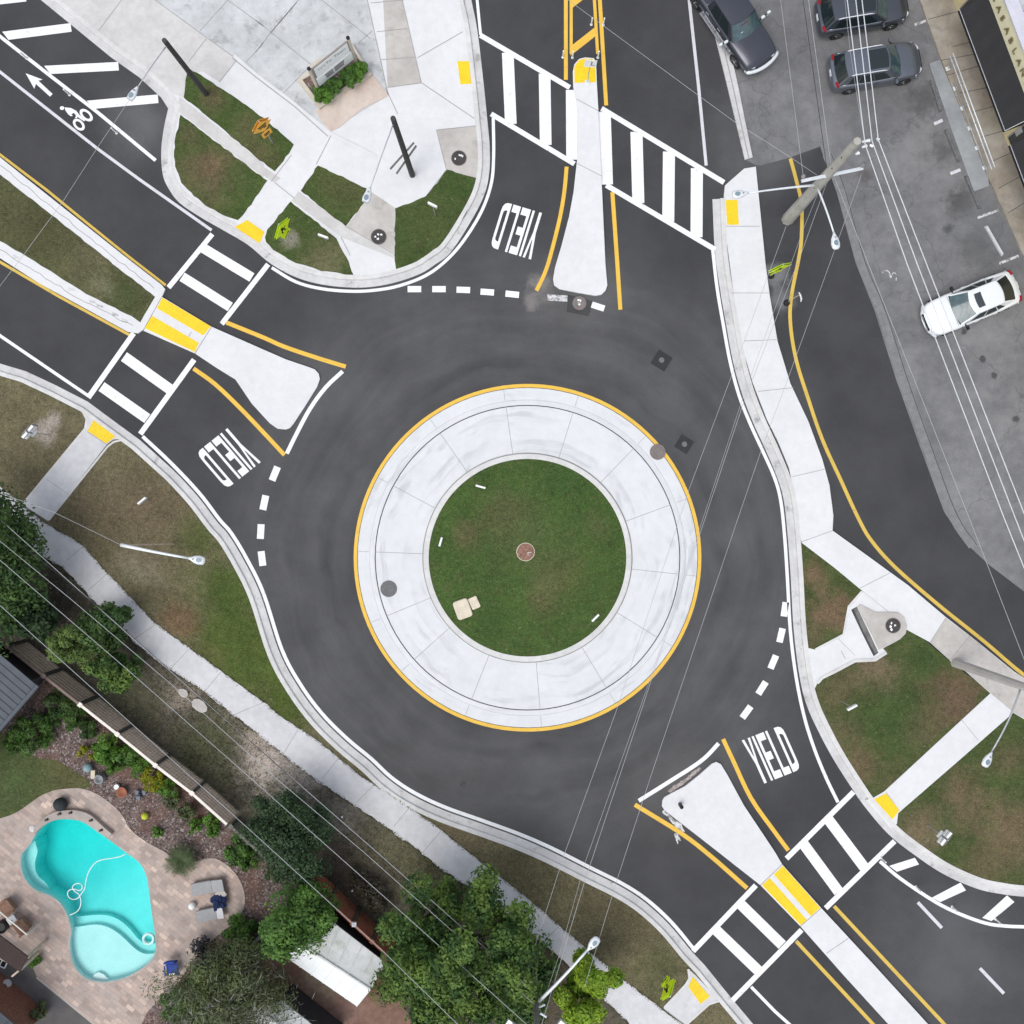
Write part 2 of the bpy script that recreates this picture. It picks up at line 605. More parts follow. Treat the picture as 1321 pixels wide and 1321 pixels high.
M['lawn_sw'] = lawn('south_west_verge_grass', (0.132, 0.116, 0.066),
                    [(320, 840, 70, (.062, .092, .018), .95, .6), (290, 760, 44, (.055, .085, .018), .9, .7), (250, 690, 24, (.055, .080, .018), .85, .8), (370, 915, 36, (.055, .082, .016), .9, .7),
                     (185, 740, 20, (.21, .19, .13), .7, .8), (165, 725, 16, (.18, .165, .11), .7, .8), (60, 560, 14, SAND, .9, .6), (72, 545, 10, SAND, .8, .7), (110, 660, 40, (.13, .105, .065), .8, .8),
                     (190, 660, 50, (.125, .095, .06), .7, .8), (235, 800, 20, (.17, .10, .06), .7, .8), (270, 850, 16, (.085, .09, .03), .8, .8), (40, 610, 40, (.085, .075, .045), .7, .8),
                     (210, 850, 20, (.08, .085, .03), .7, .8), (590, 1080, 24, (.15, .115, .07), .6, .8), (680, 1120, 40, (.10, .085, .045), .5, .8), (800, 1180, 50, (.095, .08, .045), .6, .8), (850, 1250, 30, (.075, .08, .035), .7, .8)])
M['lawn_median'] = lawn('median_grass', (0.079, 0.081, 0.037),
                        [(110, 340, 30, (.12, .11, .06), .6, .9), (60, 290, 30, (.06, .06, .028), .7, .9), (165, 380, 22, (.055, .07, .025), .8, .8), (130, 370, 12, (.17, .16, .1), .6, .9)])
M['dirt_strip'] = lawn('bare_strip_soil', (.085, .077, .058),
                       [(345, 975, 34, (.38, .33, .29), .95, .6), (385, 1010, 30, (.28, .25, .22), .85, .7), (325, 955, 20, (.33, .28, .24), .8, .7), (300, 930, 26, (.18, .155, .12), .8, .8),
                        (235, 900, 22, (.24, .20, .165), .8, .7), (200, 870, 22, (.17, .145, .12), .7, .8), (270, 960, 40, (.065, .07, .035), .85, .7), (180, 900, 34, (.06, .06, .035), .8, .7), (440, 1060, 30, (.20, .18, .155), .7, .8),
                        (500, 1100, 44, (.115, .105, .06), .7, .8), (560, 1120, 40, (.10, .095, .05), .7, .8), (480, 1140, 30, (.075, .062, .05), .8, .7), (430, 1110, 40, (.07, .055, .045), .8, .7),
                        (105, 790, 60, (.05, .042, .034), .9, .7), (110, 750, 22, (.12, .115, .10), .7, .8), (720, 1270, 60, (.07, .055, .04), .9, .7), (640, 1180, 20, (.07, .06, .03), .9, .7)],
                       var=.2, fine=.28, fs=3.5)
M['lawn_yard'] = lawn('backyard_grass', (.075, .092, .034), [(90, 985, 40, (.10, .085, .04), .6, .9), (20, 1000, 40, (.055, .085, .03), .6, .9)])
M['far_ground'] = lawn('surrounding_ground', (.07, .085, .03), [])

# mulch bed
b = NB('bark_mulch', .95, 0, .2)
vo = b.n.new('ShaderNodeTexVoronoi'); vo.inputs['Scale'].default_value = 14; b.lk(b.co, vo.inputs['Vector'])
sv = b.n.new('ShaderNodeSeparateColor'); b.lk(vo.outputs['Color'], sv.inputs[0])
c = b.mix(b.rng(sv.outputs[0], .1, .6), (.07, .052, .048), (.155, .118, .108))
c = b.mix(b.rng(sv.outputs[1], .84, .88), c, (.30, .26, .245))
c = b.mix(b.rng(b.noise(.5, 4), .45, .65), c, b.mix(.5, c, (.17, .085, .06)))
M['mulch'] = b.col(b.scale(c, b.rng(b.noise(1.2, 4), .25, .75, .75, 1.2)))
b.bump(vo.outputs['Distance'], .5, .03)

# tumbled pavers
b = NB('tumbled_pavers', .85, 0, .25)
mp = b.n.new('ShaderNodeMapping'); mp.inputs['Rotation'].default_value = (0, 0, R(38)); b.lk(b.co, mp.inputs['Vector'])
br = b.n.new('ShaderNodeTexBrick'); b.lk(mp.outputs[0], br.inputs['Vector'])
br.inputs['Scale'].default_value = 1.0; br.inputs['Brick Width'].default_value = .36; br.inputs['Row Height'].default_value = .22
br.inputs['Mortar Size'].default_value = .008; br.offset = .37; br.squash = 1.3; br.squash_frequency = 3
br.inputs['Color1'].default_value = (0, 0, 0, 1); br.inputs['Color2'].default_value = (1, 1, 1, 1); br.inputs['Mortar'].default_value = (.5, .5, .5, 1)
sv = b.n.new('ShaderNodeSeparateColor'); b.lk(br.outputs['Color'], sv.inputs[0])
rp = b.n.new('ShaderNodeValToRGB'); b.lk(sv.outputs[0], rp.inputs[0])
e = rp.color_ramp.elements
e[0].position = 0; e[0].color = (.33, .262, .23, 1); e[1].position = 1; e[1].color = (.62, .49, .41, 1)
for p_, c_ in ((.25, (.385, .315, .28, 1)), (.5, (.45, .37, .325, 1)), (.75, (.44, .335, .285, 1)), (.9, (.50, .40, .345, 1))):
    x = e.new(p_); x.color = c_
c = b.mix(b.math('MULTIPLY', br.outputs['Fac'], .6), rp.outputs[0], (.22, .19, .17))
c = b.mix(b.rng(b.noise(.4, 4), .4, .7, 0, .45), c, (.37, .32, .295))
M['paver'] = b.col(b.scale(c, b.math('ADD', b.rng(b.noise(1.2, 4), .25, .75, .9, 1.1), b.rng(b.noise(20, 3), .3, .7, -.06, .06))))
b.bump(b.math('SUBTRACT', 1.0, br.outputs['Fac']), .3, .01)

# ------------------------------------------------------------------ the setting
# one big sheet of ground, then the road sheet on it (both open where the pool is sunk)
zp = lambda s: Q(0, 3, s)
pool = smooth(zp('300,290 400,298 470,338 560,402 640,462 702,510 735,570 750,640 765,760 780,860 784,950 760,1005 700,1055 620,1095 520,1115 440,1100 390,1062 357,1005 345,920 352,850 335,780 300,720 250,682 170,648 122,595 101,530 105,470 145,420 178,365 230,315'), 5, True)
pool_hole = [(W(x, y, .1).x, W(x, y, .1).y) for x, y in pool]
g = MB(); g.poly([(-400, -400), (400, -400), (400, 400), (-400, 400)], -.06, M['far_ground'], holes=[pool_hole]); struct(g.build('ground'))
rd = MB(); rd.poly([(-48, -48), (48, -48), (48, 48), (-48, 48)], 0, M['asphalt'], holes=[pool_hole])
ROAD = struct(rd.build('road'))

KP = [(0.0, .006), (.10, .012), (.34, .010), (.38, .055), (.44, .125), (.46, .135)]


def kerb_geo(mb, line, width, side, z1=.135, closed=False):
    """gutter and kerb of a given overall width growing to one side of the gutter edge"""
    prof = [(0, .005), (width * .5, .010), (width * .58, .012), (width * .64, z1 - .012), (width * .70, z1), (width, z1)]
    mats = [M['kerb'], M['kerb'], M['seam'] if False else M['kerb'], M['kerb_top'], M['kerb_top']]
    prev = None
    for i, (d, z) in enumerate(prof):
        o = offset(line, side * d, closed)
        if closed:
            o = o + [o[0]]
        if prev is not None:
            A, B = (prev, o) if side > 0 else (o, prev)
            za, zb = (prof[i - 1][1], z) if side > 0 else (z, prof[i - 1][1])
            # faces must look up: right-hand line first
            mb.strip(A, B, za, zb, mats[i - 1])
        prev = o
    return prev


def xy(pts, h=0.0):
    return [(W(x, y, h).x, W(x, y, h).y) for x, y in pts]


# --- gutter edges (photograph pixels), then metres
G1 = xy(P('-700,-626 -150,-169 52.8,0 144,74.6 180,100 208,126')) + smooth(xy(P(
    '217,140 211.5,165 208,195 210,225 218,244 232,262 260,281 288,297 320,316 349,340 381.5,357.5 415,367 453.5,371 484.4,369.5 515,363 543.6,352.5 561.6,341 580,327 602.8,293.4 623.4,254.8 631,224 631.8,190 628.6,154.4 623.4,103 615.7,38.6 608,0')), 5) + xy(P('596,-60 560,-700'))
E2 = smooth(P('919.5,323 925,371 932.8,417.5 941.8,466.4 953.4,510 968.8,549 984,582 999,616 1007,645 1012,690 1015.7,745 1019.6,814 1027,873.6 1037.6,925 1050.5,966 1066,1004 1081,1035'), 5)
G2 = smooth(xy(P('919,257 922,322 928.5,371 936.5,417.5 945.5,466 957.5,509 972.5,547.5 987.5,580 1002.5,616 1011,645 1016,690 1020,745 1024,814 1032,876 1041.5,912 1058,948 1076,981 1097,1014 1115,1040 1146,1076 1182,1104.5 1218,1128 1259,1146 1290,1153 1325,1157 1420,1162')), 5) + xy(P('1900,1175'))
E3 = smooth(P('184,563 221,597.7 257,636 283,670 298.6,688 319,722 340,765.5 363.5,837.6 386.6,881.3 415,920 448.4,953.4 479.3,979 505,1003 536,1023.5 574.5,1041.5 620.9,1058 670,1076 711.5,1094 763,1120 804,1140.6 835,1161 866,1189.5 894,1223'), 5)
G3px = P('-700,285 -60,452 0,469 33.5,479 72,497 113,518 144,541 181,568') + [(p.x, p.y) for p in offset(E3, 4.2)][6:] + P('909,1245 943,1287 971.5,1321 1010,1370 1300,1720')
G3px = [p for p in G3px]
G3 = xy(G3px)

blk = MB()
back1 = kerb_geo(blk, G1, .62, +1)
b1 = MB()
# north-west corner block
ring = [(p.x, p.y) for p in offset(G1, .60)]
b1.poly(ring + xy(P('560,-1100 -700,-1100')), .122, M['conc_new'], bottom=-.03)
PAV_NW = struct(b1.build('pavement'))
struct(blk.build('kerb'))

k2 = MB(); kerb_geo(k2, G2, .62, +1)
struct(k2.build('kerb'))
k3 = MB(); kerb_geo(k3, G3, .60, -1)
struct(k3.build('kerb'))

LZ = .118
# east verge
ev = MB()
ring = [(p.x, p.y) for p in offset(G2, .60)]
i0 = min(range(len(ring)), key=lambda i: (Vector(ring[i]) - W(1030, 690).xy).length)
evp = ring[i0:] + xy(P('1900,1330 1900,1300 1321,925 1277,892 1228,856 1171,808 1109,757 1080,722'))
ev.poly(evp, LZ, M['lawn_east'], bottom=-.03)
struct(ev.build('lawn'))
# south-west verge
sv_ = MB()
ring = [(p.x, p.y) for p in offset(G3, -.58)]
sv_.poly(ring + xy(P('1300,1900 -700,1900')), LZ - .03, M['dirt_strip'], bottom=-.05, holes=[pool_hole])
struct(sv_.build('soil'))
up = P('-700,185 -60,590 11,636 29,652 58,675 78,687 98,698 107,704.5 138,739 200,804 285.7,866 340,905.8 363.5,925 410,956 438,979 464,1000 480,1010 528,1041.5 569,1071 597.7,1094 633.7,1122.6 670,1151 721.8,1194.6 773,1238 814.4,1272 850,1299 880,1321 1180,1580')
lo = P('-700,265 -60,652 -10,690 36,708 80,731 101.7,755 125,780 141.7,796 170.8,827 200,850.7 265,893 340,953.4 399.5,1000 443,1030 494.7,1064.6 536,1094 564,1117.4 626,1158.6 670,1193 721.8,1235.8 799,1308 812,1321 1100,1590')
swv = MB()
upm = xy(up, .12)
swv.poly(ring + upm[::-1], LZ - .012, M['lawn_sw'])
struct(swv.build('lawn'))
sw = MB()
upj = jag(up, .8, 6, False) + [up[-1]]
loj = jag(lo, 1.6, 6, False) + [lo[-1]]
sw.poly(xy(upj, .12) + xy(loj, .12)[::-1], .124, M['conc_walk'], bottom=.02)


def joint(mb, a, b_, z, w=.03, mat=None, h=.12):
    mb.ribbon(xy([a, b_], h), w, z, mat or M['joint'])


for a, b_ in (((138.5, 740), (113, 762)), ((285, 867), (264, 892)), ((200, 806), (171, 826)), ((340, 906), (302, 922)), ((528, 1042), (508, 1066)), ((107, 705), (86, 723)), ((436, 979), (416, 1004)), ((482, 1013), (460, 1035)),
              ((569, 1072), (545, 1100)), ((623, 1115), (599, 1140)), ((672, 1153), (650, 1176)), ((721, 1195), (697, 1219)), ((385, 940), (366, 972)), ((770, 1237), (746, 1260)), ((243, 838), (221, 862))):
    joint(sw, a, b_, .128, .025)
PAV_SW = struct(sw.build('pavement'))
# ramps down to the crossings on this side
pw = MB()
pw.poly(xy(P('108,530 111,538 112,547 108,556 28,652 62,672 138,573 146,567 160,566 150,560 121,541'), .12), .1235, M['conc_walk'], bottom=.02)
pw.ribbon(xy(P('107,531 112,541 110,553 29,651'), .12), .12, .131, M['kerb_top'])
pw.ribbon(xy(P('160,567 147,570 139,576 63,671'), .12), .10, .131, M['kerb_top'])
joint(pw, (113, 557), (136, 572), .1275); joint(pw, (60, 618), (92, 640), .1275, .02); joint(pw, (30, 652), (62, 672), .1275, .04)
struct(pw.build('path'))
pw2 = MB()
pw2.poly(xy(P('888,1250 889,1262 884,1270 856,1301 884,1322 914,1294 928,1290 920,1282 897,1258'), .12), .1235, M['conc_walk'], bottom=.02)
pw2.ribbon(xy(P('888,1250 889.5,1262 885,1270 857,1300'), .12), .12, .133, M['kerb_top'])
pw2.ribbon(xy(P('928,1291 915,1295 886,1321'), .12), .12, .133, M['kerb_top'])
joint(pw2, (857, 1302), (884, 1322), .1275, .04)
struct(pw2.build('path'))


def pad(pts, parent, z=.1315, h=.12):
    m = MB()
    m.poly(xy(pts, h), z + .004, M['dome'], bottom=z - .02)
    # truncated domes
    a, b_, c_, d_ = [Vector(q) for q in xy(pts[:4], h)]
    nu = max(2, int((b_ - a).length / .14)); nv = max(2, int((d_ - a).length / .14))
    for i in range(nu):
        for j in range(nv):
            u = (i + .5) / nu; v = (j + .5) / nv
            q = a * (1 - u) * (1 - v) + b_ * u * (1 - v) + c_ * u * v + d_ * (1 - u) * v
            T = Matrix.Translation((q.x, q.y, z + .003))
            m.lathe([(.036, 0), (.024, .014)], M['dome'], 6, T)
    o = m.build('tactile_paving', parent)
    return o


pad(P('121,542 149,563 137,572 113,556'), PAV_SW, .138)
pad(P('893.7,1260 915.7,1285.5 903.6,1295 888,1273'), PAV_SW, .138)

# --- north-west block: panels of different concrete, lawns, joints
pn = MB()
T1 = .126
pn.poly(xy(P('-700,-1000 474,-1000 474,0 501,123.5 427,168 306,77 200,0'), .12), T1, M['conc_grey'])
pn.poly(xy(P('-690,-606 52,-20 200,0 306,77 283,106 262,92 241,95 237,126 216,118 140,56 62,-10'), .12), T1, M['conc_warm'])
pn.poly(xy(P('474,-400 519,-400 519,0 543.6,107 500,113'), .12), T1, M['conc_tan'])
pn.poly(xy(P('563,167 616,162 621,170 621,229 614.5,230 576,219'), .12), T1, M['conc_tan'])
pn.poly(xy(P('478,247 509,267.7 509,331 486,318 446,293.5 469,262.5'), .12), T1, M['conc_tan'])
pn.poly(xy(P('340,215 362,230 354,236 332,221'), .12), T1, M['conc_warm'])
pn.poly(xy(P('232,125 340,211 340,229 228,142'), .12), T1 + .002, M['conc_warm'])
pn.poly(xy(P('385,247 448,293 508,326 508,333 440.7,306 376,258.7'), .12), T1 + .002, M['conc_warm'])
J = lambda *s, w=.035: [joint(pn, a, b_, T1 + .005, w) for a, b_ in s]
J(((200, 0), (306, 77)), ((157, 0), (127, 40)), ((294, 0), (258, 40)), ((266, 50), (244, 79)), ((294, 0), (340, 34)), ((306, 77), (283, 106)), ((340, 55), (318, 80)), ((330, 26), (402, 84)), ((383, 3), (350, 41)), ((350, 41), (330, 68)),
  ((403, 82), (365, 121)), ((415, 0), (478, 50)), ((480, 40), (462, 56)), ((350, 42), (385, 0)))
J(((474, 0), (501, 123)), ((519, 0), (543.6, 107)), ((543.6, 107), (500, 113)), ((486, 41), (526, 37)), ((492, 77), (535, 74)), ((478, 4), (521, 0)), ((538, 75), (597, 41)), ((544, 107), (612, 153)), ((497, 113), (513, 147)), ((563, 168), (616, 162)),
  ((563, 168), (576, 219)), ((427, 175), (408, 212)), ((355, 236), (380, 256)), ((598, 0), (614, 160)), ((576, 219), (549, 254)), ((350, 234), (376, 200)), ((510, 268), (510, 330)), ((440, 306), (452, 330)), ((446, 292), (507, 327)))
# low upstand that runs beside the old plaza
pn.ribbon(xy(P('302,72 330,96 380,134 425,172 485,202'), .12), .16, T1 + .03, M['conc_new'])
pn.ribbon(xy(P('300,75 330,99.5 380,137.5 423,176'), .12), .04, T1 + .006, M['joint'])
pn.build('slab_panel', PAV_NW)
for s_ in ('241,84 244,88 290,117 340,152 379,186.6 373,198 354.5,221 330,203 280,160 237,126 239,110',
           '233,148 280,184 340,230 345,233 337,245 317,273 307,284 294,280 270,268 250,253 234,236 226,215 224.5,195 226,178 231,160',
           '410,213.6 473,243 469,262.5 446,292 388,246',
           '375,260 405,284 434,307.6 447,332 456,354.5 415,350 377,337 352,322 343,312 342,306 345,296',
           '577,219 616,230 612,252 598,281 577,307 551,330 528,342 511,347 509,330 510,269 549,253.5'):
    lw = MB(); lw.poly(jag(xy(P(s_), .12), .035, .22), T1 + .006, M['lawn_nw'], bottom=T1 - .02)
    struct(lw.build('lawn'))
pad(P('590,79 605,79 608,108 594,109'), PAV_NW, T1)
pad(P('303,293 319,284 341,299.5 335,314'), PAV_NW, .138)

# --- east footway
rt = P('935.4,239 960,217.5 975,215 979,255 987.5,340 993,381.5 1003,440 1019.6,494.7 1042.8,543.6 1060.8,592.5 1070,626 1075,665 1074,684.5 1115,714 1171.5,755 1220,796 1251,820 1308,866 1345,890 1900,1260')
lf = P('934,252 936,300 942,345 945.7,373.7 956,443 971.4,494.7 989.4,541 1004,570 1018,604 1025,640 1028.6,670 1034,700 1076,732 1109.7,760 1145.7,788.7 1169,812 1200,828.6 1225.5,851.7 1228,858 1246,866 1277,894 1308,920 1321,927.7 1900,1330')
es = MB()
es.poly(xy(rt, .12) + xy(lf, .12)[::-1], .129, M['conc_new'], bottom=-.02)
lfk = xy(P('919,257 922,322 936,252'), .1)
es.poly(xy(P('1200,828.6 1220,797 1251,820.5 1308,866.5 1345,890.5 1500,995 1500,1047 1321,927 1308,919.5 1277,893.5 1246,865.5 1228,857.5 1225.5,851.2'), .12), .133, M['conc_tan'])
JE = lambda *s, w=.03: [joint(es, a, b_, .137, w) for a, b_ in s]
JE(((943, 378), (993, 378)), ((978, 505), (1024, 500)), ((1034, 699), (1074, 684.5)), ((1022, 615), (1065, 605)), ((1200, 828), (1220, 797)), ((1225, 852), (1251, 820)), ((936, 292), (980, 292)), ((960, 440), (1004, 438)), ((1109, 759), (1148, 739)), w=.025)
PAV_E = struct(es.build('pavement'))
pad(P('936,258 951,258 953,290 938,290'), PAV_E, .138)
pe = MB()
pe.poly(xy(P('1278,894 1301.5,912 1308,918.7 1237,981 1158.6,1049 1157,1063 1148,1068 1117,1032 1127,1029 1140.6,1021 1184,981'), .12), .1275, M['conc_new'], bottom=.02)
joint(pe, (1240, 928), (1262, 955), .1315, .02); joint(pe, (1143, 1022), (1160, 1046), .1315, .03)
struct(pe.build('path'))
pad(P('1127.7,1031 1143,1023.5 1160,1045 1151,1057'), PAV_E, .138)
# storm drain inlet with its splash apron
sd = MB()
zz = lambda s: Z(1030, 740, 8.256, s)
sd.poly(xy(zz('95,790 180,810 480,650 510,500 535,350 600,270 680,185 960,410 1060,415 1130,470 1160,560 1140,640 1080,700 900,795 940,840 820,925 600,935 400,1040 250,1110 200,1170 165,1240 140,1180 90,830'), .12), .1285, M['conc_new'], bottom=.0)
sd.poly(xy(zz('660,330 720,360 820,412 960,410 1060,415 1130,470 1158,560 1140,640 1080,700 860,810 760,600 630,355'), .2), .20, M['conc_tan'], bottom=.12)
sd.poly(xy(zz('560,385 620,352 740,600 850,840 800,880 680,640'), .12), .1325, M['seam'])
sd.poly(xy(zz('590,380 622,360 740,606 842,832 815,850 690,620'), .12), .1365, plain('shaded_throat', (.16, .155, .15), .9, 0, .3, 3))
sd.ribbon(xy(zz('200,1165 250,1108 400,1035 600,928 815,918 935,840'), .12), .16, .16, M['kerb_top'])
sd.ribbon(xy(zz('180,808 480,650 535,350 675,190'), .12), .12, .15, M['kerb_top'])
joint(sd, *zz('455,820 500,910'), .1335, .03)
joint(sd, *zz('420,690 600,870'), .1335, .02)
struct(sd.build('storm_drain'))

# --- car park, shop pavement
lot = MB()
ed = P('890,-900 900,-60 920,0 961,206 975,213 981,213.6 1019.6,203 1058,189 1066,213 1079,247 1104,340 1127.7,399.5 1156,489.6 1187,577 1217.8,660 1243.5,698.6 1277,729.5 1321,763 1500,900 1860,1150 1860,-900')
lot.poly(xy(ed), .004, M['lot'])
gut = P('1062,200 1080,247 1106,340 1131,399.5 1160,489.6 1191,577 1224,665 1250,705')
lot.ribbon(xy([(x + 5, y - 1) for x, y in smooth(gut, 4)]), .5, .008, plain('worn_gutter_asphalt', (.20, .20, .205), .9, 0, .12, 3, .12, 14))
lot.ribbon(xy([(x + 10, y - 2) for x, y in smooth(gut, 4)]), .035, .012, M['seam'])
for s_ in ('1090,1095'.split()):
    pass
for a, b_ in (((1261, 281), (1288, 271)), ((1289, 340), (1314, 330)), ((1180, 32), (1197, 26))):
    lot.ribbon(xy([a, b_]), .13, .008, M['white_worn'])
for a, b_ in (((1205, 160), (1216, 155)), ((1226, 224), (1239, 219))):
    lot.ribbon(xy([a, b_]), .16, .008, M['white_old'])
lot.ribbon(xy(smooth(P('1138,352 1142,349 1147,351 1149,358 1152,352 1156,354 1156,362'), 4)), .05, .008, M['white_worn'])
struct(lot.build('car_park'))
kk = MB()
kl = P('880,-200 905,-20 920,36 935,97 950,160 961,206')
kr = P('903,-200 925,-20 940.5,59 952,110 962,160 971,203')
kk.poly(xy(kl, .08) + xy(kr, .08)[::-1], .09, M['kerb'], bottom=-.01)
kk.ribbon(xy([((a[0] + b_[0]) / 2, (a[1] + b_[1]) / 2) for a, b_ in zip(kl, kr)], .08), .05, .094, M['joint'])
struct(kk.build('kerb'))
sh = MB()
sh.poly(xy(P('1105,-200 1187,0 1214,76 1274.4,226.5 1325,340 1560,900 1900,900 1900,-200'), .15), .15, M['conc_shop'], bottom=-.01)
for a, b_ in (((1214, 78), (1262, 69)), ((1222, 97), (1266, 84)), ((1238, 120), (1279, 112)), ((1253, 145), (1290, 135)), ((1266, 177), (1297, 168)), ((1280, 208), (1307, 196)), ((1288, 243), (1321, 225)), ((1300, 275), (1321, 262)), ((1197, 25), (1235, 15)), ((1229, 60), (1262, 52))):
    joint(sh, a, b_, .154, .03, M['seam'], .15)
joint(sh, (1245, 95), (1282, 190), .154, .02, M['joint'], .15)
struct(sh.build('pavement'))
rp_ = MB()
rp_.poly(xy(P('1198.5,82 1212.6,77 1274.4,226.5 1276,240 1256.4,247 1225,160'), .08), .085, M['conc_ramp'], bottom=0)
struct(rp_.build('ramp'))

# --- traffic islands
def island(name, px, z, mat, r=.05):
    m = MB()
    p = xy(px, z)
    m.poly(p, z, mat, bottom=-.01, side=M['kerb'])
    return m


md = island('m', P('-400,-113 0,203 160,330 208,367 213,373 210,380 185,425 178,430 164.7,428 113,399.5 51.5,366 0,333 -400,87'), .13, M['conc_new'])
for l_ in ('0,213 148,333 205,376', '0,322 45,350 110,390 178,424'):
    md.ribbon(jag(xy(P(l_), .13), .05, .3, False), .03, .134, M['joint'])
for q in ('119,388', '128,393', '92,372', '148,404', '20,330', '160,412'):
    x, y = P(q)[0]
    md.poly(jag(xy([(x - 4, y - 2), (x + 4, y + 1), (x + 5, y + 4), (x - 3, y + 3)], .13), .03, .1), .134, M['kerb'])
struct(md.build('traffic_island'))
lw = MB(); lw.poly(jag(xy(P('-400,-90 0,225 60,272 134,331 200,383 190,400 181,416 170,408 110.7,379 33,330 0,311 -400,67'), .13), .025, .3), .137, M['lawn_median'], bottom=.1)
struct(lw.build('lawn'))
nw = island('n', P('209,383 273,421.5 340,451 368.6,463.5 399.5,474 406,476.5 411,482 412.5,489 409,499 394,523 379,546 374,552 368.6,554 358,553 348,546 325,521 303.7,489.6 280,475 251.5,456 185,426.6'), .12, M['conc_new'])
joint(nw, (273, 421.5), (251.5, 456), .1245, .035)
for a, b_ in (((241, 438), (247, 428)),):
    joint(nw, a, b_, .1245, .03)
NWI = struct(nw.build('traffic_island'))
zn = lambda s: Z(190, 370, 12.01, s)
pad(zn('232,168 985,612 868,755 148,332'), NWI, .1225)
pad(zn('72,448 798,868 738,1010 -40,640'), NWI, .1225)
nn = island('nn', P('739.5,112 739,92 741,83 747,76 755,74 766,75 769,80 770,107 772,144 775.8,226.5 781,340 783.5,368 781,375 776,380 768,381.5 745,377.5 722,373 715,368 713.5,360 716,345 724,318 734,280 740,247 744.5,206 745,144 743.6,128.7'), .12, M['conc_new'])
joint(nn, (744, 128), (772, 143), .1245, .03); joint(nn, (743, 210), (776, 227), .1245, .03)
NI = struct(nn.build('traffic_island'))
pad(P('741,86 767,79 769,106 741,107'), NI, .1225)
pd = MB(); pd.poly(xy(P('740.5,90 742,84 747,77.5 755,75.5 765.5,76.5 767.5,80 768.5,87 741,92'), .12), .1262, M['dome']); pd.build('tactile_paving', NI)
se = island('se', P('854.5,1033 857,1028.5 865,1024 883.6,1014.5 903,999 918,985.5 924,983 930,986 938,999 960,1039.5 1000,1099.5 1009,1115 1059.5,1171.5 1123,1240 1197,1321 1500,1640 1460,1670 1145.7,1321 1090,1260 1032.5,1195 981,1142 917,1091.7 880,1063 857,1045 854,1040'), .12, M['conc_new'])
joint(se, (1009, 1115), (981, 1142), .1245, .035); joint(se, (1059.5, 1171.5), (1032.5, 1195), .1245, .035); joint(se, (1095, 1210), (1066, 1230), .1245, .03)
SEI = struct(se.build('traffic_island'))
pad(P('1010,1117 1058,1171 1046,1182 998,1128'), SEI, .1225)
pad(P('993,1132.5 1041,1187 1033,1193.5 983,1142'), SEI, .1225)

# --- roundabout: truck apron, inner kerb and grass island
def circ(r, n=96, c=RC):
    return [(c[0] + r * math.cos(2 * PI * i / n), c[1] + r * math.sin(2 * PI * i / n)) for i in range(n)]


ap = MB()
ap.poly(xy(circ(219), .05), .05, M['conc_apron'], bottom=-.01, holes=[xy(circ(204), .05)])
A_ = xy(circ(204), .05); B_ = xy(circ(198), .1)
A_.append(A_[0]); B_.append(B_[0])
ap.strip(A_, B_, .05, .095, M['conc_apron'])
ap.poly(xy(circ(198), .1), .095, M['conc_apron'], holes=[xy(circ(134), .1)])
ap.ribbon(xy(circ(196.5), .1), .05, .0985, M['seam'], True)
ap.ribbon(xy(circ(203.5), .05), .025, .0535, M['joint'], True)
ap.ribbon(xy(circ(135), .1), .05, .0985, M['joint'], True)
for a, b_ in ((482, 712), (498, 795), (533, 852), (608, 903), (697, 918), (784, 890), (851, 824), (878, 741), (868, 650), (816, 580), (740, 530), (650, 505), (565, 555), (508, 627)):
    th = math.atan2(b_ - RC[1], a - RC[0])
    q = lambda r: (RC[0] + r * math.cos(th), RC[1] + r * math.sin(th))
    joint(ap, q(135), q(197), .0988, .025, None, .1)
    joint(ap, q(205), q(218), .0535, .02, None, .05)
struct(ap.build('roundabout_apron'))
ik = MB()
ik.poly(xy(circ(134), .2), .2, M['kerb_top'], bottom=.05, holes=[xy(circ(127.5), .2)])
struct(ik.build('kerb'))
li = MB()
# gently domed lawn
vs = []; fs = []
N_ = 72
for i, r in enumerate((128.5, 110, 85, 60, 35, 12)):
    z = .17 + .35 * (1 - (r / 128.5) ** 2)
    for k in range(N_):
        a = 2 * PI * k / N_
        q = W(RC[0] + r * math.cos(a), RC[1] - r * math.sin(a), z); vs.append(tuple(q))
for i in range(5):
    for k in range(N_):
        fs.append((i * N_ + k, i * N_ + (k + 1) % N_, (i + 1) * N_ + (k + 1) % N_, (i + 1) * N_ + k))
fs.append(tuple(range(5 * N_, 6 * N_)))
li.add(vs, fs, M['lawn_island'])
struct(li.build('lawn', None, True))

# ------------------------------------------------------------------ painted markings (children of the road)
def line(name, pts, wpx, mat, z=.006, sm=0, closed=False):
    m = MB()
    if sm:
        pts = smooth(pts, sm, closed)
    m.ribbon(xy(pts), wpx / S, z, M[mat], closed)
    return m.build(name, ROAD)


def polyl(name, plist, mat, z=.006):
    m = MB()
    for p in plist:
        m.poly(xy(p), z, M[mat])
    return m.build(name, ROAD)


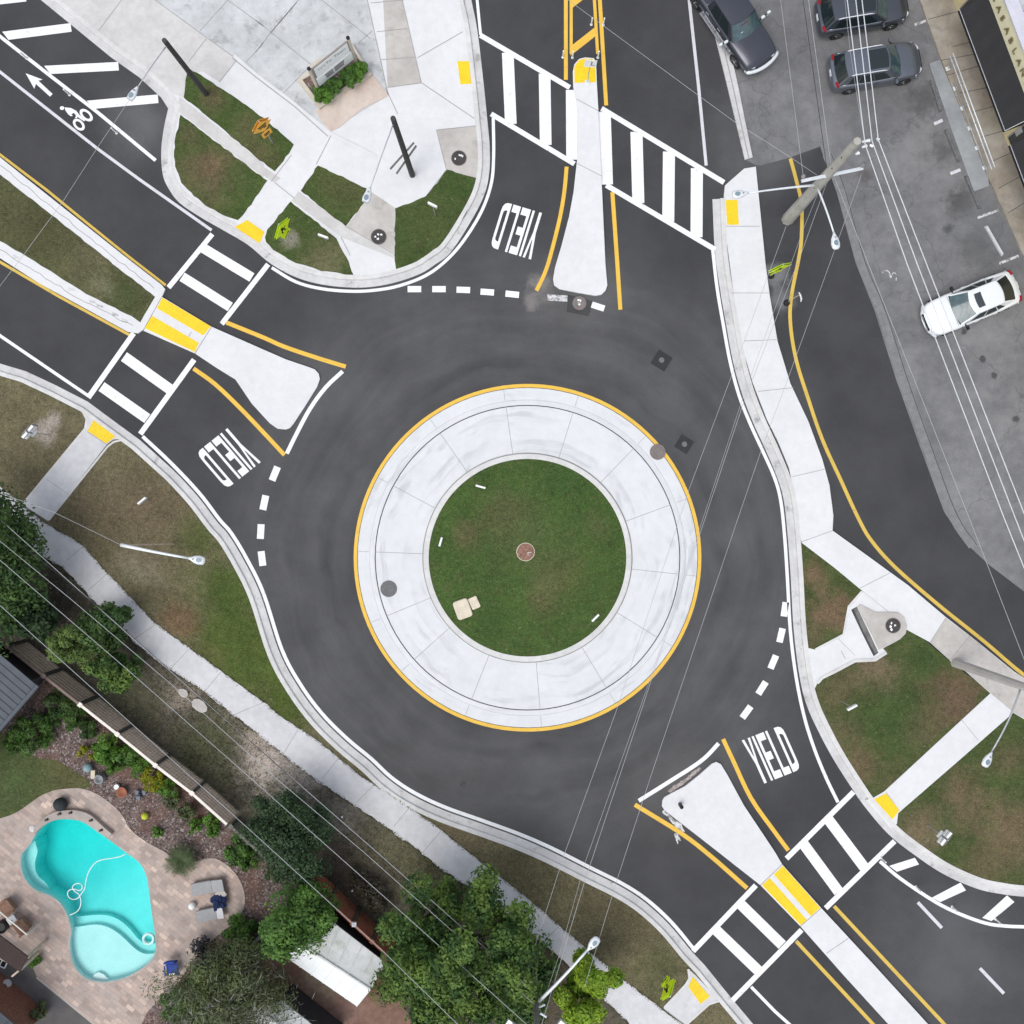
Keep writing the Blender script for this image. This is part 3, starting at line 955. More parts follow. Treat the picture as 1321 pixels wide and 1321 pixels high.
line('circle_line', circ(222, 110), 4.6, 'yellow', closed=True)
line('edge_line', P('350.6,345.4 381.5,363.5 415,372.5 453.5,375.8 484.4,374.3 515.3,368.6 548.8,355.7 574.5,337 597.7,311 621,273 633.7,236.8 636.8,200.8 636.3,152'), 4, 'white', sm=5)
line('edge_line', P('620,45 615.5,0 609,-60'), 3.6, 'white')
line('edge_line', E2, 4.2, 'white')
line('edge_line', E3, 4.6, 'white')
line('edge_line', P('-100,358 0,433 113,510'), 4, 'white')
line('lane_line', P('-300,-210 0,47 60,94 126,145 200.8,207'), 4.4, 'white')
line('lane_line', P('-300,-165 0,92.7 126,192 180,231.6 273,297'), 3.8, 'white_old')
line('edge_line', P('884,-60 889,0 901,110 911,213.6'), 4, 'white_old')
line('centre_line', P('0,198 -100,119'), 4, 'yellow_old') if False else None
line('median_line', P('-300,-40 0,199.5 60,245 115,290 167,332 213.6,368'), 3.4, 'yellow_old')
line('median_line', P('-300,175 0,338 77,383 167,432'), 3.6, 'yellow_old')
line('median_line', P('292,416 340,435.5 366,447 407,461 446,473'), 5.4, 'yellow', sm=4)
line('median_line', P('249.7,475.4 278,496 309,525.6 340,558 367,587'), 5.4, 'yellow', sm=4)
line('median_line', P('730,-80 730,0 730,103'), 5, 'yellow')
line('median_line', P('736.8,-80 736.8,0 736.8,69.5'), 4, 'yellow')
line('median_line', P('762,-80 766.8,0 771,69.5'), 4, 'yellow')
line('median_line', P('768,-80 773.8,0 782,136'), 5, 'yellow')
polyl('hatching', [P('736,60 769,34 769,46 736,72'), P('736,0 762,-18 762,-8 736,12')], 'yellow', .01)
line('median_line', P('731,215 728,247 721.8,283 710,330 702.5,353 692,375'), 5, 'yellow', sm=4)
line('median_line', P('790,248 796,335 800.3,399.5'), 5.2, 'yellow')
line('median_line', P('932.8,953.4 945.7,981 969,1030 1000,1074 1017,1097'), 5.4, 'yellow', sm=4)
line('median_line', P('819,1038 878.8,1075 917,1104.5 963.7,1145.7'), 5.6, 'yellow', sm=4)
line('median_line', P('1076,1169 1218,1321 1420,1537'), 4.6, 'yellow_old')
line('median_line', P('1027,1214 1126,1321 1380,1590'), 4.6, 'yellow_old')
line('give_way_line', P('442,479 420,500 399.5,528 381.5,561.7 370,585'), 5.2, 'white', sm=4)
line('give_way_line', P('927,959 911,976 894,989 867.7,1005.6 846.5,1019 824,1033'), 5.2, 'white', sm=4)
line('lane_line', P('969,1273 1000,1305 1018,1321 1200,1500'), 4, 'white')
line('edge_line', P('1135,1111 1161,1133 1205,1162.5 1238,1179 1272,1191 1297.6,1194.6 1321,1195.5 1350,1196 1380,1196.5 1410,1197'), 4.4, 'white', sm=4)
line('lane_line', P('1184,1164 1215,1197'), 4.2, 'white_old')
line('lane_line', P('1264,1249 1295,1281.6'), 4.2, 'white_old')
line('lane_line', P('1344,1333 1375,1366'), 4.2, 'white_old')
line('kerb_line', P('1019.6,204.6 1027,231.6 1033.8,262.5 1034,303.7 1031,330 1021,381.5 1019.6,417.5 1027,464 1042.8,515 1060.8,567 1084,618 1108,670 1125,698.6 1156,733 1212.6,782 1269,827 1321,871 1400,930'), 4.6, 'yellow_old', sm=5)
polyl('hatching', [P('3,41 91,30 92.5,41 11,51.5'), P('57,85 152.5,80 153.5,91 65,95.5'), P('112,130 203.5,122 204.5,133 121,140.5'), P('-40,1 34,-6 34,2 -38,10')], 'white', .010)
polyl('hatching', [P('1147,1117 1180,1106.5 1185.5,1115 1157,1124.5'), P('1202,1158 1239,1138.5 1246,1148.5 1213,1163.5'), P('1267,1184 1299,1155 1308.5,1163.5 1279,1188')], 'white', .010)


def crosswalk(rails, bars, rw, bw):
    m = MB()
    for a, b_ in rails:
        m.ribbon(xy([a, b_]), rw / S, .010, M['white'])
    for a, b_ in bars:
        m.ribbon(xy([a, b_]), bw / S, .006, M['white'])
    m.build('crosswalk', ROAD)


crosswalk([((274, 302), (217.5, 371)), ((346, 341), (286, 418))], [((262, 320), (325, 358)), ((235, 357), (297, 396))], 6.5, 12.5)
crosswalk([((172.5, 430), (114, 513)), ((250.5, 464), (181, 560))], [((160, 460), (219, 502)), ((131, 498.6), (190, 540))], 6.8, 13.5)
crosswalk([((619.5, 45.5), (735, 113)), ((633.5, 147), (741, 211.5))], [((655, 68), (659, 160)), ((702.5, 95), (704, 187)), ((737.5, 116), (738, 206))], 6.5, 15)
crosswalk([((776, 140), (934, 235.5)), ((782, 239), (922.5, 322))], [((780, 144), (783, 238)), ((821, 170), (823.5, 262)), ((863, 195.6), (862, 286)), ((899, 217), (898.5, 306))], 6.6, 15.5)
crosswalk([((1101, 1021.5), (1014.5, 1107.5)), ((1154, 1085), (1065, 1171.5))], [((1068.5, 1057), (1115, 1119)), ((1036, 1088), (1082, 1150.5))], 6.8, 13.5)
crosswalk([((975, 1142), (894, 1227)), ((1034, 1199.5), (945, 1290.5))], [((956, 1167), (1009, 1219)), ((924, 1200), (978, 1252))], 6.8, 13.5)


def dashes(lst, L_, w_, mat='white'):
    for (x, y, ang, *k) in lst:
        ll = k[0] if k else L_
        dx, dy = math.cos(R(ang)) * ll / 2, math.sin(R(ang)) * ll / 2
        line('give_way_dash', [(x - dx, y - dy), (x + dx, y + dy)], w_, k[1] if len(k) > 1 else mat)


dashes([(534.6, 373, 0), (566.3, 373, 0), (597.7, 374, 2), (628.6, 376.8, 4), (660.8, 379.6, 6), (719, 384.5, 3, 26, 'white_worn'), (771.5, 395.5, 18, 17)], 17.5, 8)
dashes([(354.5, 611, 112), (341, 648.4, 102), (336.4, 685.7, 93), (338, 720.5, 83)], 19, 9)
dashes([(1012.4, 786, 98), (1007.5, 819.6, 103), (997.5, 854, 113), (983, 887.5, 122), (963, 918.6, 126)], 18.5, 8.5)


def yield_word(x0, y0, sc, TL, TR, v):
    TL, TR = Vector(TL), Vector(TR); v = Vector(v)
    u = TR - TL

    def pt(a, c):
        q = TL + u * a + v * c
        return (x0 + q.x / sc, y0 + q.y / sc)
    polys = [
        [(0, 0), (.06, 0), (.105, .40), (.118, .40), (.15, 0), (.205, 0), (.14, .56), (.14, 1), (.075, 1), (.075, .56)],
        [(.245, 0), (.298, 0), (.298, 1), (.245, 1)],
        [(.34, 0), (.545, 0), (.545, .16), (.40, .16), (.40, .415), (.52, .415), (.52, .585), (.40, .585), (.40, .84), (.545, .84), (.545, 1), (.34, 1)],
        [(.582, 0), (.637, 0), (.637, .84), (.765, .84), (.765, 1), (.582, 1)],
    ]
    m = MB()
    for p in polys:
        m.poly(xy([pt(a, c) for a, c in p]), .006, M['white'])
    out = [(.80, 0), (.90, .005), (.955, .035), (.99, .10), (1.0, .2), (1.0, .8), (.99, .9), (.955, .965), (.90, .995), (.80, 1)]
    inn = [(.857, .16), (.90, .165), (.93, .185), (.942, .22), (.942, .78), (.93, .815), (.90, .835), (.857, .84)]
    m.poly(xy([pt(a, c) for a, c in out]), .006, M['white'], holes=[xy([pt(a, c) for a, c in inn])])
    m.build('yield_marking', ROAD)


yield_word(620, 250, 14.68, (955, 1245), (175, 1010), (266, -862))
yield_word(240, 540, 13.21, (1275, 740), (695, 1200), (-525, -612))
yield_word(945, 925, 13.21, (155, 400), (835, 135), (335, 752))
zb = lambda s: Z(20, 80, 11.01, s)
polyl('arrow_marking', [zb('145,160 385,250 325,265 528,455 490,492 290,310 268,380')], 'white')
m = MB()
for (cx, cy, a_, b_, an) in ((1005, 755, 112, 66, 42), (900, 890, 100, 66, 45)):
    o_ = []; i_ = []
    for k in range(28):
        t = 2 * PI * k / 28
        for lst, f in ((o_, 1.0), (i_, .60)):
            x = math.cos(t) * a_ * f; y = math.sin(t) * b_ * (f if f == 1 else .52)
            lst.append((cx + x * math.cos(R(an)) - y * math.sin(R(an)), cy + x * math.sin(R(an)) + y * math.cos(R(an))))
    m.poly(xy([(20 + x / 11.01, 80 + y / 11.01) for x, y in o_]), .006, M['white'], holes=[xy([(20 + x / 11.01, 80 + y / 11.01) for x, y in i_])])
hd = [(662 + 32 * math.cos(2 * PI * k / 14), 655 + 27 * math.sin(2 * PI * k / 14)) for k in range(14)]
m.poly(xy([(20 + x / 11.01, 80 + y / 11.01) for x, y in hd]), .006, M['white'])
m.poly(xy(zb('700,645 790,655 865,695 905,745 960,805 998,825 975,842 925,812 885,780 868,800 845,795 862,765 830,722 795,745 815,765 785,770 750,745 712,690')), .010, M['white'])
m.build('bicycle_marking', ROAD)
# splashes of mortar and dust left by the works
sp = MB()
zs = lambda s: Z(820, 960, 9.436, s)
sp.poly(xy(jag(zs('320,820 345,800 400,850 450,900 520,950 560,975 575,1030 600,1060 575,1075 545,1040 500,1020 470,985 420,930 400,880 340,850'), .8, 2)), .010, M['white_worn'])
sp.poly(xy(jag(zs('470,1090 510,1085 540,1140 545,1180 520,1160 510,1220 490,1170'), .8, 2)), .010, M['white_worn'])
sp.poly(xy(jag(zs('390,570 450,510 600,420 700,330 780,280 800,300 720,370 620,450 520,530 420,590'), .8, 2)), .012, plain('pink_mortar', (.34, .30, .28), .95, 0, .3, 5, .2, 14))
sp.build('mortar_splash', ROAD)
# utility cut patches
for (x, y, s_, a_) in ((853.5, 465, 21, 32), (882.5, 573, 19, 32)):
    m = MB(); p = W(x, y)
    m.box((p.x, p.y, .0), (s_ / S, s_ / S, .016), plain('patch_asphalt', (.034, .034, .036), .9), R(-a_))
    m.build('asphalt_patch', ROAD)
m = MB(); m.poly(xy(P('733,380 766,389 759,408 731,402')), .004, plain('patch_asphalt', (.055, .055, .056), .9)); m.build('asphalt_patch', ROAD)
# ------------------------------------------------------------------ more materials
M['steel'] = plain('galvanised_steel', (.48, .50, .52), .45, .5, .08)
M['alu_white'] = plain('pale_aluminium', (.72, .75, .77), .4, .2, .06)
M['lamp_glass'] = plain('lamp_lens', (.20, .27, .31), .2, 0, .1)
M['conc_pole'] = make_concrete('spun_concrete', (.36, .345, .30), (.47, .455, .41), .35, (.2, .19, .17))
M['wood_grey'] = plain('weathered_wood', (.16, .155, .14), .9, 0, .25, 6, .15, 30, bump=.2)
M['wood_dark'] = plain('dark_creosoted_wood', (.055, .055, .050), .85, 0, .25, 6, .15, 30, bump=.2)
M['wood_brown'] = plain('brown_stained_boards', (.54, .43, .34), .85, 0, .22, 5, .15, 30)
M['wood_red'] = plain('red_stained_boards', (.24, .088, .05), .85, 0, .3, 3, .15, 30)
M['board_edge'] = plain('pale_board_edge', (.70, .59, .49), .8, 0, .1)
M['rail_pink'] = plain('faded_pinkish_timber', (.20, .145, .13), .8, 0, .12)
M['rail_white'] = plain('cream_painted_timber', (.74, .68, .62), .6, 0, .06)
M['black'] = plain('black_plastic', (.012, .012, .013), .5, 0, .1)
M['iron'] = plain('cast_iron', (.060, .055, .053), .7, .2, .2, 8, .25, 40, bump=.4)
M['iron_grey'] = plain('dusty_cast_iron', (.15, .15, .155), .8, .1, .15, 8, .2, 40, bump=.3)
M['iron_brown'] = plain('dull_brown_cover', (.19, .165, .155), .85, 0, .15, 8, .15, 40)
M['wire'] = plain('pale_cable', (.42, .43, .44), .5, .2, .05)
M['wire_bright'] = plain('bright_conductor', (.66, .67, .69), .4, .2, .05)
M['wire_dark'] = plain('black_cable', (.03, .03, .032), .6, 0, .05)
M['lime'] = plain('fluorescent_yellow_green', (.74, .95, .02), .5, 0, .03)
M['orange'] = plain('orange_sign_face', (.85, .44, .05), .5, 0, .06)
M['sign_white'] = plain('white_sign_face', (.80, .81, .80), .45, 0, .03)
M['sign_back'] = plain('grey_sign_back', (.30, .28, .27), .5, .3, .1)
M['ink'] = plain('black_sign_ink', (.012, .012, .012), .6)
M['cream'] = plain('cream_plate', (.62, .55, .43), .7, 0, .1, 4)
M['glass'] = plain('tinted_glass', (.012, .020, .022), .06, 0, .02, spec=.8)
M['glass_teal'] = plain('windscreen_glass', (.055, .095, .105), .06, 0, .3, 2.5, spec=.8)
M['tyre'] = plain('tyre_rubber', (.014, .014, .014), .85)
M['rim'] = plain('alloy_rim', (.55, .56, .57), .35, .6)
M['chrome'] = plain('chrome_trim', (.70, .72, .74), .2, .8)
M['red_lens'] = plain('red_lamp_lens', (.26, .010, .016), .2, 0, .1)
M['clear_lens'] = plain('clear_lamp_lens', (.60, .64, .66), .12, .2)


def manhole(px, py, r, label, mats, h=.13, marks=True, group='round manhole covers'):
    p = W(px, py, h)
    m = MB()
    t = thing('manhole_cover', label, 'manhole cover', tuple(p), 0, group)
    m.lathe([(r, -.02), (r, .012), (r * .93, .014)], mats[1], 32)
    m.build('frame', t)
    m = MB()
    m.lathe([(r * .92, 0), (r * .92, .016), (r * .86, .021), (.001, .021)], mats[0], 32)
    for k in range(12):
        a = 2 * PI * k / 12 + .2
        m.box((r * .62 * math.cos(a), r * .62 * math.sin(a), .022), (r * .28, .035, .012), mats[0], a)
    m.build('lid', t)
    if marks:
        rr = random.Random(int(px))
        for k in range(4):
            a = rr.uniform(0, 6.28); d = rr.uniform(.1, .55) * r
            pts = [(d * math.cos(a) + rr.uniform(.03, .09) * math.cos(i * 1.05), d * math.sin(a) + rr.uniform(.03, .09) * math.sin(i * 1.05)) for i in range(6)]
            m = MB(); m.poly(pts, .031, M['sign_white']); m.build('paint_mark', t)
    return t


I0 = (M['iron'], M['iron_brown']); I1 = (M['iron_grey'], M['iron_grey']); I2 = (M['iron_brown'], M['iron_brown'])
manhole(592, 204, .40, 'dark manhole cover with white paint dabs in the tan corner slab by the kerb', I0, .13)
manhole(488.5, 305.5, .41, 'dark manhole cover with white marks in the tan panel between two lawns', I0, .13)
manhole(1152, 807, .40, 'dark manhole cover with white dabs on the storm drain top', I0, .2)
manhole(747.5, 391, .39, 'manhole cover crossed by a broken white dash at the tip of the wide white island', (M['iron_brown'], M['seam']), .005)
manhole(501.5, 759.5, .43, 'plain grey round cover in the pale roundabout apron', I1, .095, False)
manhole(848.5, 583, .41, 'brown round cover cutting the yellow ring of the roundabout', I2, .055, False)
for (x, y, lab) in ((853.5, 464.5, 'small valve cover in the dark square patch nearer the crosswalk'), (883, 573, 'small valve cover in the dark square patch beside the yellow ring')):
    p = W(x, y); t = thing('valve_cover', lab, 'valve cover', (p.x, p.y, .008), 0, 'valve covers in the road')
    m = MB(); m.lathe([(.14, -.01), (.14, .008), (.12, .012), (.001, .012)], M['iron_grey'], 20); m.build('lid', t)
p = W(597.5, 1011); t = thing('valve_cover', 'lone small round cover in the bare dark lane below the roundabout', 'valve cover', (p.x, p.y, .0), 0, 'valve covers in the road')
m = MB(); m.lathe([(.16, -.01), (.16, .008), (.14, .012), (.001, .012)], M['iron'], 20); m.build('lid', t)
# round brown bed in the very middle of the island
p = W(678, 712, .5)
t = thing('ground_socket', 'round brown disc with a small white post in the middle of the grass island', 'ground socket', (p.x, p.y, .50))
m = MB(); m.lathe([(.44, -.1), (.44, .03), (.40, .045), (.001, .05)], plain('brick_red_mulch', (.24, .135, .10), .95, 0, .4, 12, .3, 30, bump=.5), 28); m.build('disc', t)
m = MB(); m.lathe([(.47, -.1), (.47, .02), (.43, .025)], M['cream'], 28); m.build('rim', t)
m = MB(); m.tube([(.12, -.02, .04), (.12, -.02, .28)], .018, M['sign_white']); m.tube([(.12, -.02, .16), (.30, -.03, .16)], .012, M['sign_white']); m.tube([(.12, -.02, .12), (.13, -.18, .12)], .012, M['sign_white']); m.build('post', t)
for (x, y, w, l, rz, lab) in ((597, 785.5, .80, .98, 20, 'larger rounded beige slab lying in the island grass'), (612, 777.5, .46, .62, 24, 'smaller square cream slab lying in the island grass')):
    p = W(x, y, .3); m = MB()
    m.rbox((0, 0, 0), (w, l, .24), .14 if w > .6 else .06, M['cream']); o = m.build('stone_slab', None)
    o.location = (p.x, p.y, .33); o.rotation_euler = (0, 0, R(rz)); tag(o, lab, 'slab', 'slabs in the island grass')

# ------------------------------------------------------------------ signs
def post(m, h, r=.03, mat=None):
    m.tube([(0, 0, -.15), (0, 0, h)], r, mat or M['steel'], 8)


def sign_root(name, label, cat, bx, by, fx, fy, group=None, z=.12):
    """bx,by: foot of the post in the photograph; fx,fy: image direction of the panel's width"""
    p = W(bx, by, z)
    ang = math.atan2(-fy, fx)
    return thing(name, label, cat, (p.x, p.y, z), ang, group)


def facing(t):
    """+1 or -1: side of the panel (local y) that looks to the road centre"""
    d = Vector((0, 0, 0)) - t.location
    ly = Matrix.Rotation(t.rotation_euler.z, 3, 'Z') @ Vector((0, 1, 0))
    return 1 if d.dot(ly) > 0 else -1


def ped_sign(label, bx, by, fx, fy, hc=2.05, z=.12, twin=True):
    t = sign_root('pedestrian_sign', label, 'road sign', bx, by, fx, fy, 'yellow-green pedestrian signs', z)
    s = facing(t)
    m = MB(); post(m, hc + .75); m.build('post', t)
    for kk, off in ((0, .05), (1, -.05)):
        m = MB()
        d = .62
        T = Matrix.Translation((0, s * off, hc)) @ Matrix.Rotation(R(90), 4, 'X')
        m.poly([(d, 0), (0, d), (-d, 0), (0, -d)], .006, M['lime'], bottom=-.006, M=T)
        m.poly([(d, 0), (0, d), (-d, 0), (0, -d)][::-1], -.006, M['lime'], M=T)
        panel = m.build('sign_panel', t)
        m = MB()
        y = off + (.012 if kk == 0 else -.012)
        for (x0, zc, w_, h_) in ((-.05, .20, .12, .13), (-.04, .02, .17, .26), (-.13, -.22, .09, .26), (.07, -.22, .09, .26), (.13, .04, .16, .07)):
            m.box((x0, s * y, hc + zc), (w_, .004, h_), M['ink'])
        m.build('walking_figure', panel)
        m = MB()
        m.box((0, s * off, hc - .85), (.60, .012, .30), M['lime'])
        pl = m.build('arrow_plaque', t)
        m = MB()
        T = Matrix.Translation((0, s * y, hc - .85)) @ Matrix.Rotation(R(90), 4, 'X')
        m.poly([(-.2, -.08), (.1, .02), (.06, .08), (.24, .03), (.14, -.1), (.13, -.04), (-.17, -.13)], 0, M['ink'], M=T)
        m.build('arrow', pl)
    return t


ped_sign('yellow-green pedestrian sign on a bare pale patch of the corner lawn', 375.5, 309, 15, -23)
t = ped_sign('yellow-green pedestrian sign on a post with a black base beside the east walk', 994.5, 356, 22, -8, 1.75, .0)
BASE = [(.16, 0), (.16, .10), (.11, .16), (.001, .17)]
MB().lathe(BASE, M['black'], 18).build('post_base', t)
ped_sign('yellow-green pedestrian sign near the ramp on the brown verge', 854, 1253, 14, -22, 2.0)
t = sign_root('bent_marker', 'thin marker post with a curved pale strip leaning over the yellow line', 'marker post', 1014.5, 391, 1, 0, None, 0)
MB().lathe(BASE, M['black'], 18).build('post_base', t)
m = MB(); m.tube([(0, 0, 0), (.25, .16, .6), (.42, .22, 1.0)], .016, M['wood_brown']); m.build('post', t)
m = MB(); m.tube([(.36, .34, 1.0), (.44, .18, 1.02), (.49, .0, 1.0), (.47, -.14, .98)], [.03, .045, .045, .02], M['alu_white'], 6); m.build('strip', t)

# orange works sign
t = sign_root('warning_sign', 'orange diamond warning signs on one post in the strip of lawn', 'road sign', 352, 184.5, 20, -17)
m = MB(); post(m, 2.9, .03, M['steel']); m.build('post', t)
s = facing(t)
for (zc, d, off, rot) in ((2.35, .56, .06, 0), (1.55, .40, .10, 45)):
    m = MB()
    T = Matrix.Translation((0, s * off, zc)) @ Matrix.Rotation(R(90), 4, 'X') @ Matrix.Rotation(R(rot), 4, 'Z')
    m.poly([(d, 0), (0, d), (-d, 0), (0, -d)], .006, M['orange'], bottom=-.006, M=T)
    m.poly([(d, 0), (-0, -d), (-d, 0), (0, d)], -.006, M['orange'], M=T)
    sp_ = m.build('sign_panel', t)
    m = MB()
    if rot == 0:
        for (x, zz_, w_, h_) in ((0, .12, .5, .09), (0, -.03, .4, .08), (.1, -.17, .16, .08)):
            m.box((x, s * (off + .014), zc + zz_), (w_, .006, h_), M['ink'])
    else:
        m.box((0, s * (off + .014), zc + .05), (.34, .006, .10), M['ink']); m.box((0, s * (off + .014), zc - .1), (.3, .006, .07), M['ink'])
    m.build('legend', sp_)
m = MB()
T = Matrix.Translation((0, -s * .08, 2.35)) @ Matrix.Rotation(R(90), 4, 'X') @ Matrix.Rotation(R(0), 4, 'Z')
m.poly([(.56, 0), (0, .56), (-.56, 0), (0, -.56)], .0, M['orange'], bottom=-.012, M=T); m.build('rear_panel', t)


# direction sign clusters: pale panels on a thin post
def cluster(label, bx, by, fx, fy):
    t = sign_root('direction_sign', label, 'road sign', bx, by, fx, fy, 'pale direction signs on thin posts')
    s = facing(t)
    m = MB(); post(m, 2.5, .025, M['steel']); m.build('post', t)
    m = MB()
    T = Matrix.Translation((0, -s * .05, 2.0)) @ Matrix.Rotation(R(90), 4, 'X')
    m.poly([(.44, -.28), (.44, .24), (.25, .42), (-.25, .42), (-.44, .24), (-.44, -.28), (-.3, -.45), (.3, -.45)], .006, M['sign_back'], bottom=-.006, M=T)
    m.build('back_panel', t)
    for (x, zc, w_) in ((-.22, 2.26, .34), (.22, 2.26, .34), (-.22, 1.98, .34), (.22, 1.98, .34), (0, 1.66, .4)):
        m = MB(); m.box((x, s * (.03 + (2.26 - zc) * .05), zc), (w_, .13, .15), M['sign_white']); m.build('sign_blade', t)
    return t


cluster('pale grey direction sign on a thin post in the brown verge by the west ramp', 62.5, 561, 15, -18)
cluster('pale grey direction sign on a thin post in the east verge near the hatched kerb', 1196.5, 1064, 15, -18)

# small white two-faced signs seen nearly from above
for (x, y, bx, by, fx, fy, w_, lab, hh) in ((620, 628, 621.5, 631, 18, 5, .50, 'white sign in the island grass, the one nearest the north-west rim', 1.2),
                                            (568.5, 699, 571, 700, 5, -17, .46, 'white sign in the island grass close to the west rim', 1.2),
                                            (768, 797, 765.5, 794, 12, -12, .48, 'white sign in the island grass close to the south-east rim', 1.2),
                                            (558, 264.5, 564, 281, 16, 8, .50, 'white sign on a thin post in the round-cornered lawn by the kerb', 1.9),
                                            (417, 305, 426, 310, 14, 5, .52, 'white sign on a post in the corner lawn next to the pale patch', 1.0),
                                            (183.5, 646, 193, 646.5, 12, -10, .50, 'white sign alone in the brown verge above the sidewalk', 1.0),
                                            (1099, 912.5, 1083, 903, 13, -7, .52, 'white sign on a long thin post in the east lawn', 1.9)):
    p = W(x, y, hh); z0 = .12 if not (554 < x < 810 and y > 590) else .35
    t = thing('arrow_board', lab, 'road sign', (p.x, p.y, z0), math.atan2(-fy, fx), 'small white signs in the lawns')
    m = MB(); m.box((0, 0, hh - z0), (w_, .09, .24), M['sign_white']); m.build('board', t)
    m = MB()
    b0 = W(bx, by, z0); d_ = Matrix.Rotation(-t.rotation_euler.z, 3, 'Z') @ Vector((b0.x - p.x, b0.y - p.y, 0))
    m.tube([(0, 0, -.1), (0, 0, hh - z0 - .15)], .022, M['steel']); m.build('post', t)
# sign at the nose of the north island
t = sign_root('keep_right_sign', 'white sign board over the yellow nose of the north island', 'road sign', 757.5, 106.5, 14, 1, None, .12)
s = facing(t)
m = MB(); post(m, 2.7, .025, M['steel']); m.box((0, 0, .02), (.25, .25, .04), M['alu_white']); m.build('post', t)
m = MB(); m.box((0, s * .04, 2.3), (.60, .02, .75), M['sign_white'])
pn_ = m.build('board', t)
m = MB(); m.box((.05, s * .053, 2.35), (.08, .006, .4), M['sign_back']); m.box((.12, s * .053, 2.15), (.2, .006, .07), M['sign_back'], 0); m.build('arrow', pn_)

# black bollard stump and stud on the south-east island
p = W(877.5, 1038, .2); o = MB().lathe([(.10, 0), (.10, .55), (.08, .60), (.03, .62), (.001, .55)], M['black'], 14).build('bollard'); o.location = (p.x, p.y, .12)
tag(o, 'short black post stump on the white island', 'bollard')

# flexible white delineators along the painted lines
first = None
spots = [(30.5, 71.5, 'white delineator post on the bike lane line above the painted arrow'), (86, 119, 'white delineator post on the bike lane line between two hatch bars'), (147, 168.5, 'white delineator post on the bike lane line past the bicycle symbol'),
         (1139.5, 1109.5, 'white delineator post at the start of the curved hatched edge'), (1185, 1147, 'white delineator post between the first two bars of the curved hatching'), (1232, 1173, 'white delineator post between the last two bars of the curved hatching'), (1288, 1189, 'white delineator post below the last bar of the curved hatching'),
         (726.5, 70, 'white marker left of the double yellow line above the north island'), (739, 70.5, 'white marker at the inner end of the left yellow pair'), (772, 70.5, 'white marker at the inner end of the right yellow pair'), (763.5, 27.5, 'white marker left of the upper end of the right yellow pair'), (779, 28, 'white marker right of the upper end of the right yellow pair')]
for (x, y, lab) in spots:
    p = W(x, y, .35)
    if first is None:
        first = thing('delineator_post', lab, 'delineator', (p.x, p.y, 0), 0, 'white delineator posts along the lines')
        m = MB(); m.lathe([(.07, 0), (.07, .03), (.05, .05)], M['sign_white'], 12); m.build('base', first)
        m = MB(); m.tube([(0, 0, .03), (0, 0, .72)], .038, M['sign_white'], 10); m.build('tube', first)
    else:
        dup(first, (p.x, p.y, 0), 0, lab)

# ------------------------------------------------------------------ poles, lamps, wires
def lamp_head(t, base, tip, L=.78, w=.34, name='lamp_head'):
    """cobra-head luminaire whose neck is at base and which points towards tip (local coords of t)"""
    base = Vector(base); tip = Vector(tip)
    d = (tip - base); d.z = 0; d.normalize()
    ang = math.atan2(d.y, d.x)
    T = Matrix.Translation(base) @ Matrix.Rotation(ang, 4, 'Z')
    m = MB()
    secs = []
    for (x, hw, hz) in ((0, .05, .05), (.10, .07, .07), (.28, w * .40, .10), (.50, w * .5, .115), (.70, w * .42, .09), (L, w * .2, .04)):
        ring = [(x, hw * math.cos(2 * PI * k / 12), hz * math.sin(2 * PI * k / 12) + .02) for k in range(12)]
        secs.append(ring)
    vs = [p_ for r_ in secs for p_ in r_]
    fs = [(i * 12 + k, i * 12 + (k + 1) % 12, (i + 1) * 12 + (k + 1) % 12, (i + 1) * 12 + k) for i in range(5) for k in range(12)]
    fs += [tuple(range(11, -1, -1)), tuple(range(60, 72))]
    m.add(vs, fs, M['alu_white'], T)
    hd_ = m.build(name, t, True)
    m = MB(); m.lathe([(.10, 0), (.10, .02), (.001, .022)], M['lamp_glass'], 14, T @ Matrix.Translation((.5, 0, .128)), 1.3, 1.0); m.lathe([(.035, 0), (.03, .09), (.001, .095)], M['sign_back'], 10, T @ Matrix.Translation((.24, 0, .11)))
    m.build('lens_cap', hd_)


def arm(t, a, b_, r0=.045, r1=.03, rise=.15, mat='alu_white', name='lamp_arm'):
    a = Vector(a); b_ = Vector(b_)
    pts = []
    for i in range(9):
        k = i / 8
        q = a.lerp(b_, k); q.z += rise * math.sin(PI * k)
        pts.append(q)
    m = MB(); m.tube(pts, [r0 + (r1 - r0) * i / 8 for i in range(9)], M[mat], 8)
    return m.build(name, t, True)


# 1. dark wooden pole in the north-west lawn
t = thing('street_lamp', 'tall dark wooden pole standing in the upper corner lawn with one street light', 'street lamp', tuple(W(266, 121, .12)), 0, 'street lamps')
L0 = t.location
top = W(212, 52, 6.9) - L0
m = MB(); m.tube([(0, 0, -.2), tuple(top * .5), tuple(top)], [.15, .13, .115], M['wood_dark'], 12); m.build('pole', t)
a = W(213.5, 61, 6.6) - L0; b_ = W(178, 112, 6.9) - L0
arm(t, a, b_, .03, .022, .05, 'steel'); lamp_head(t, b_, W(160, 140, 6.9) - L0, .62, .36)
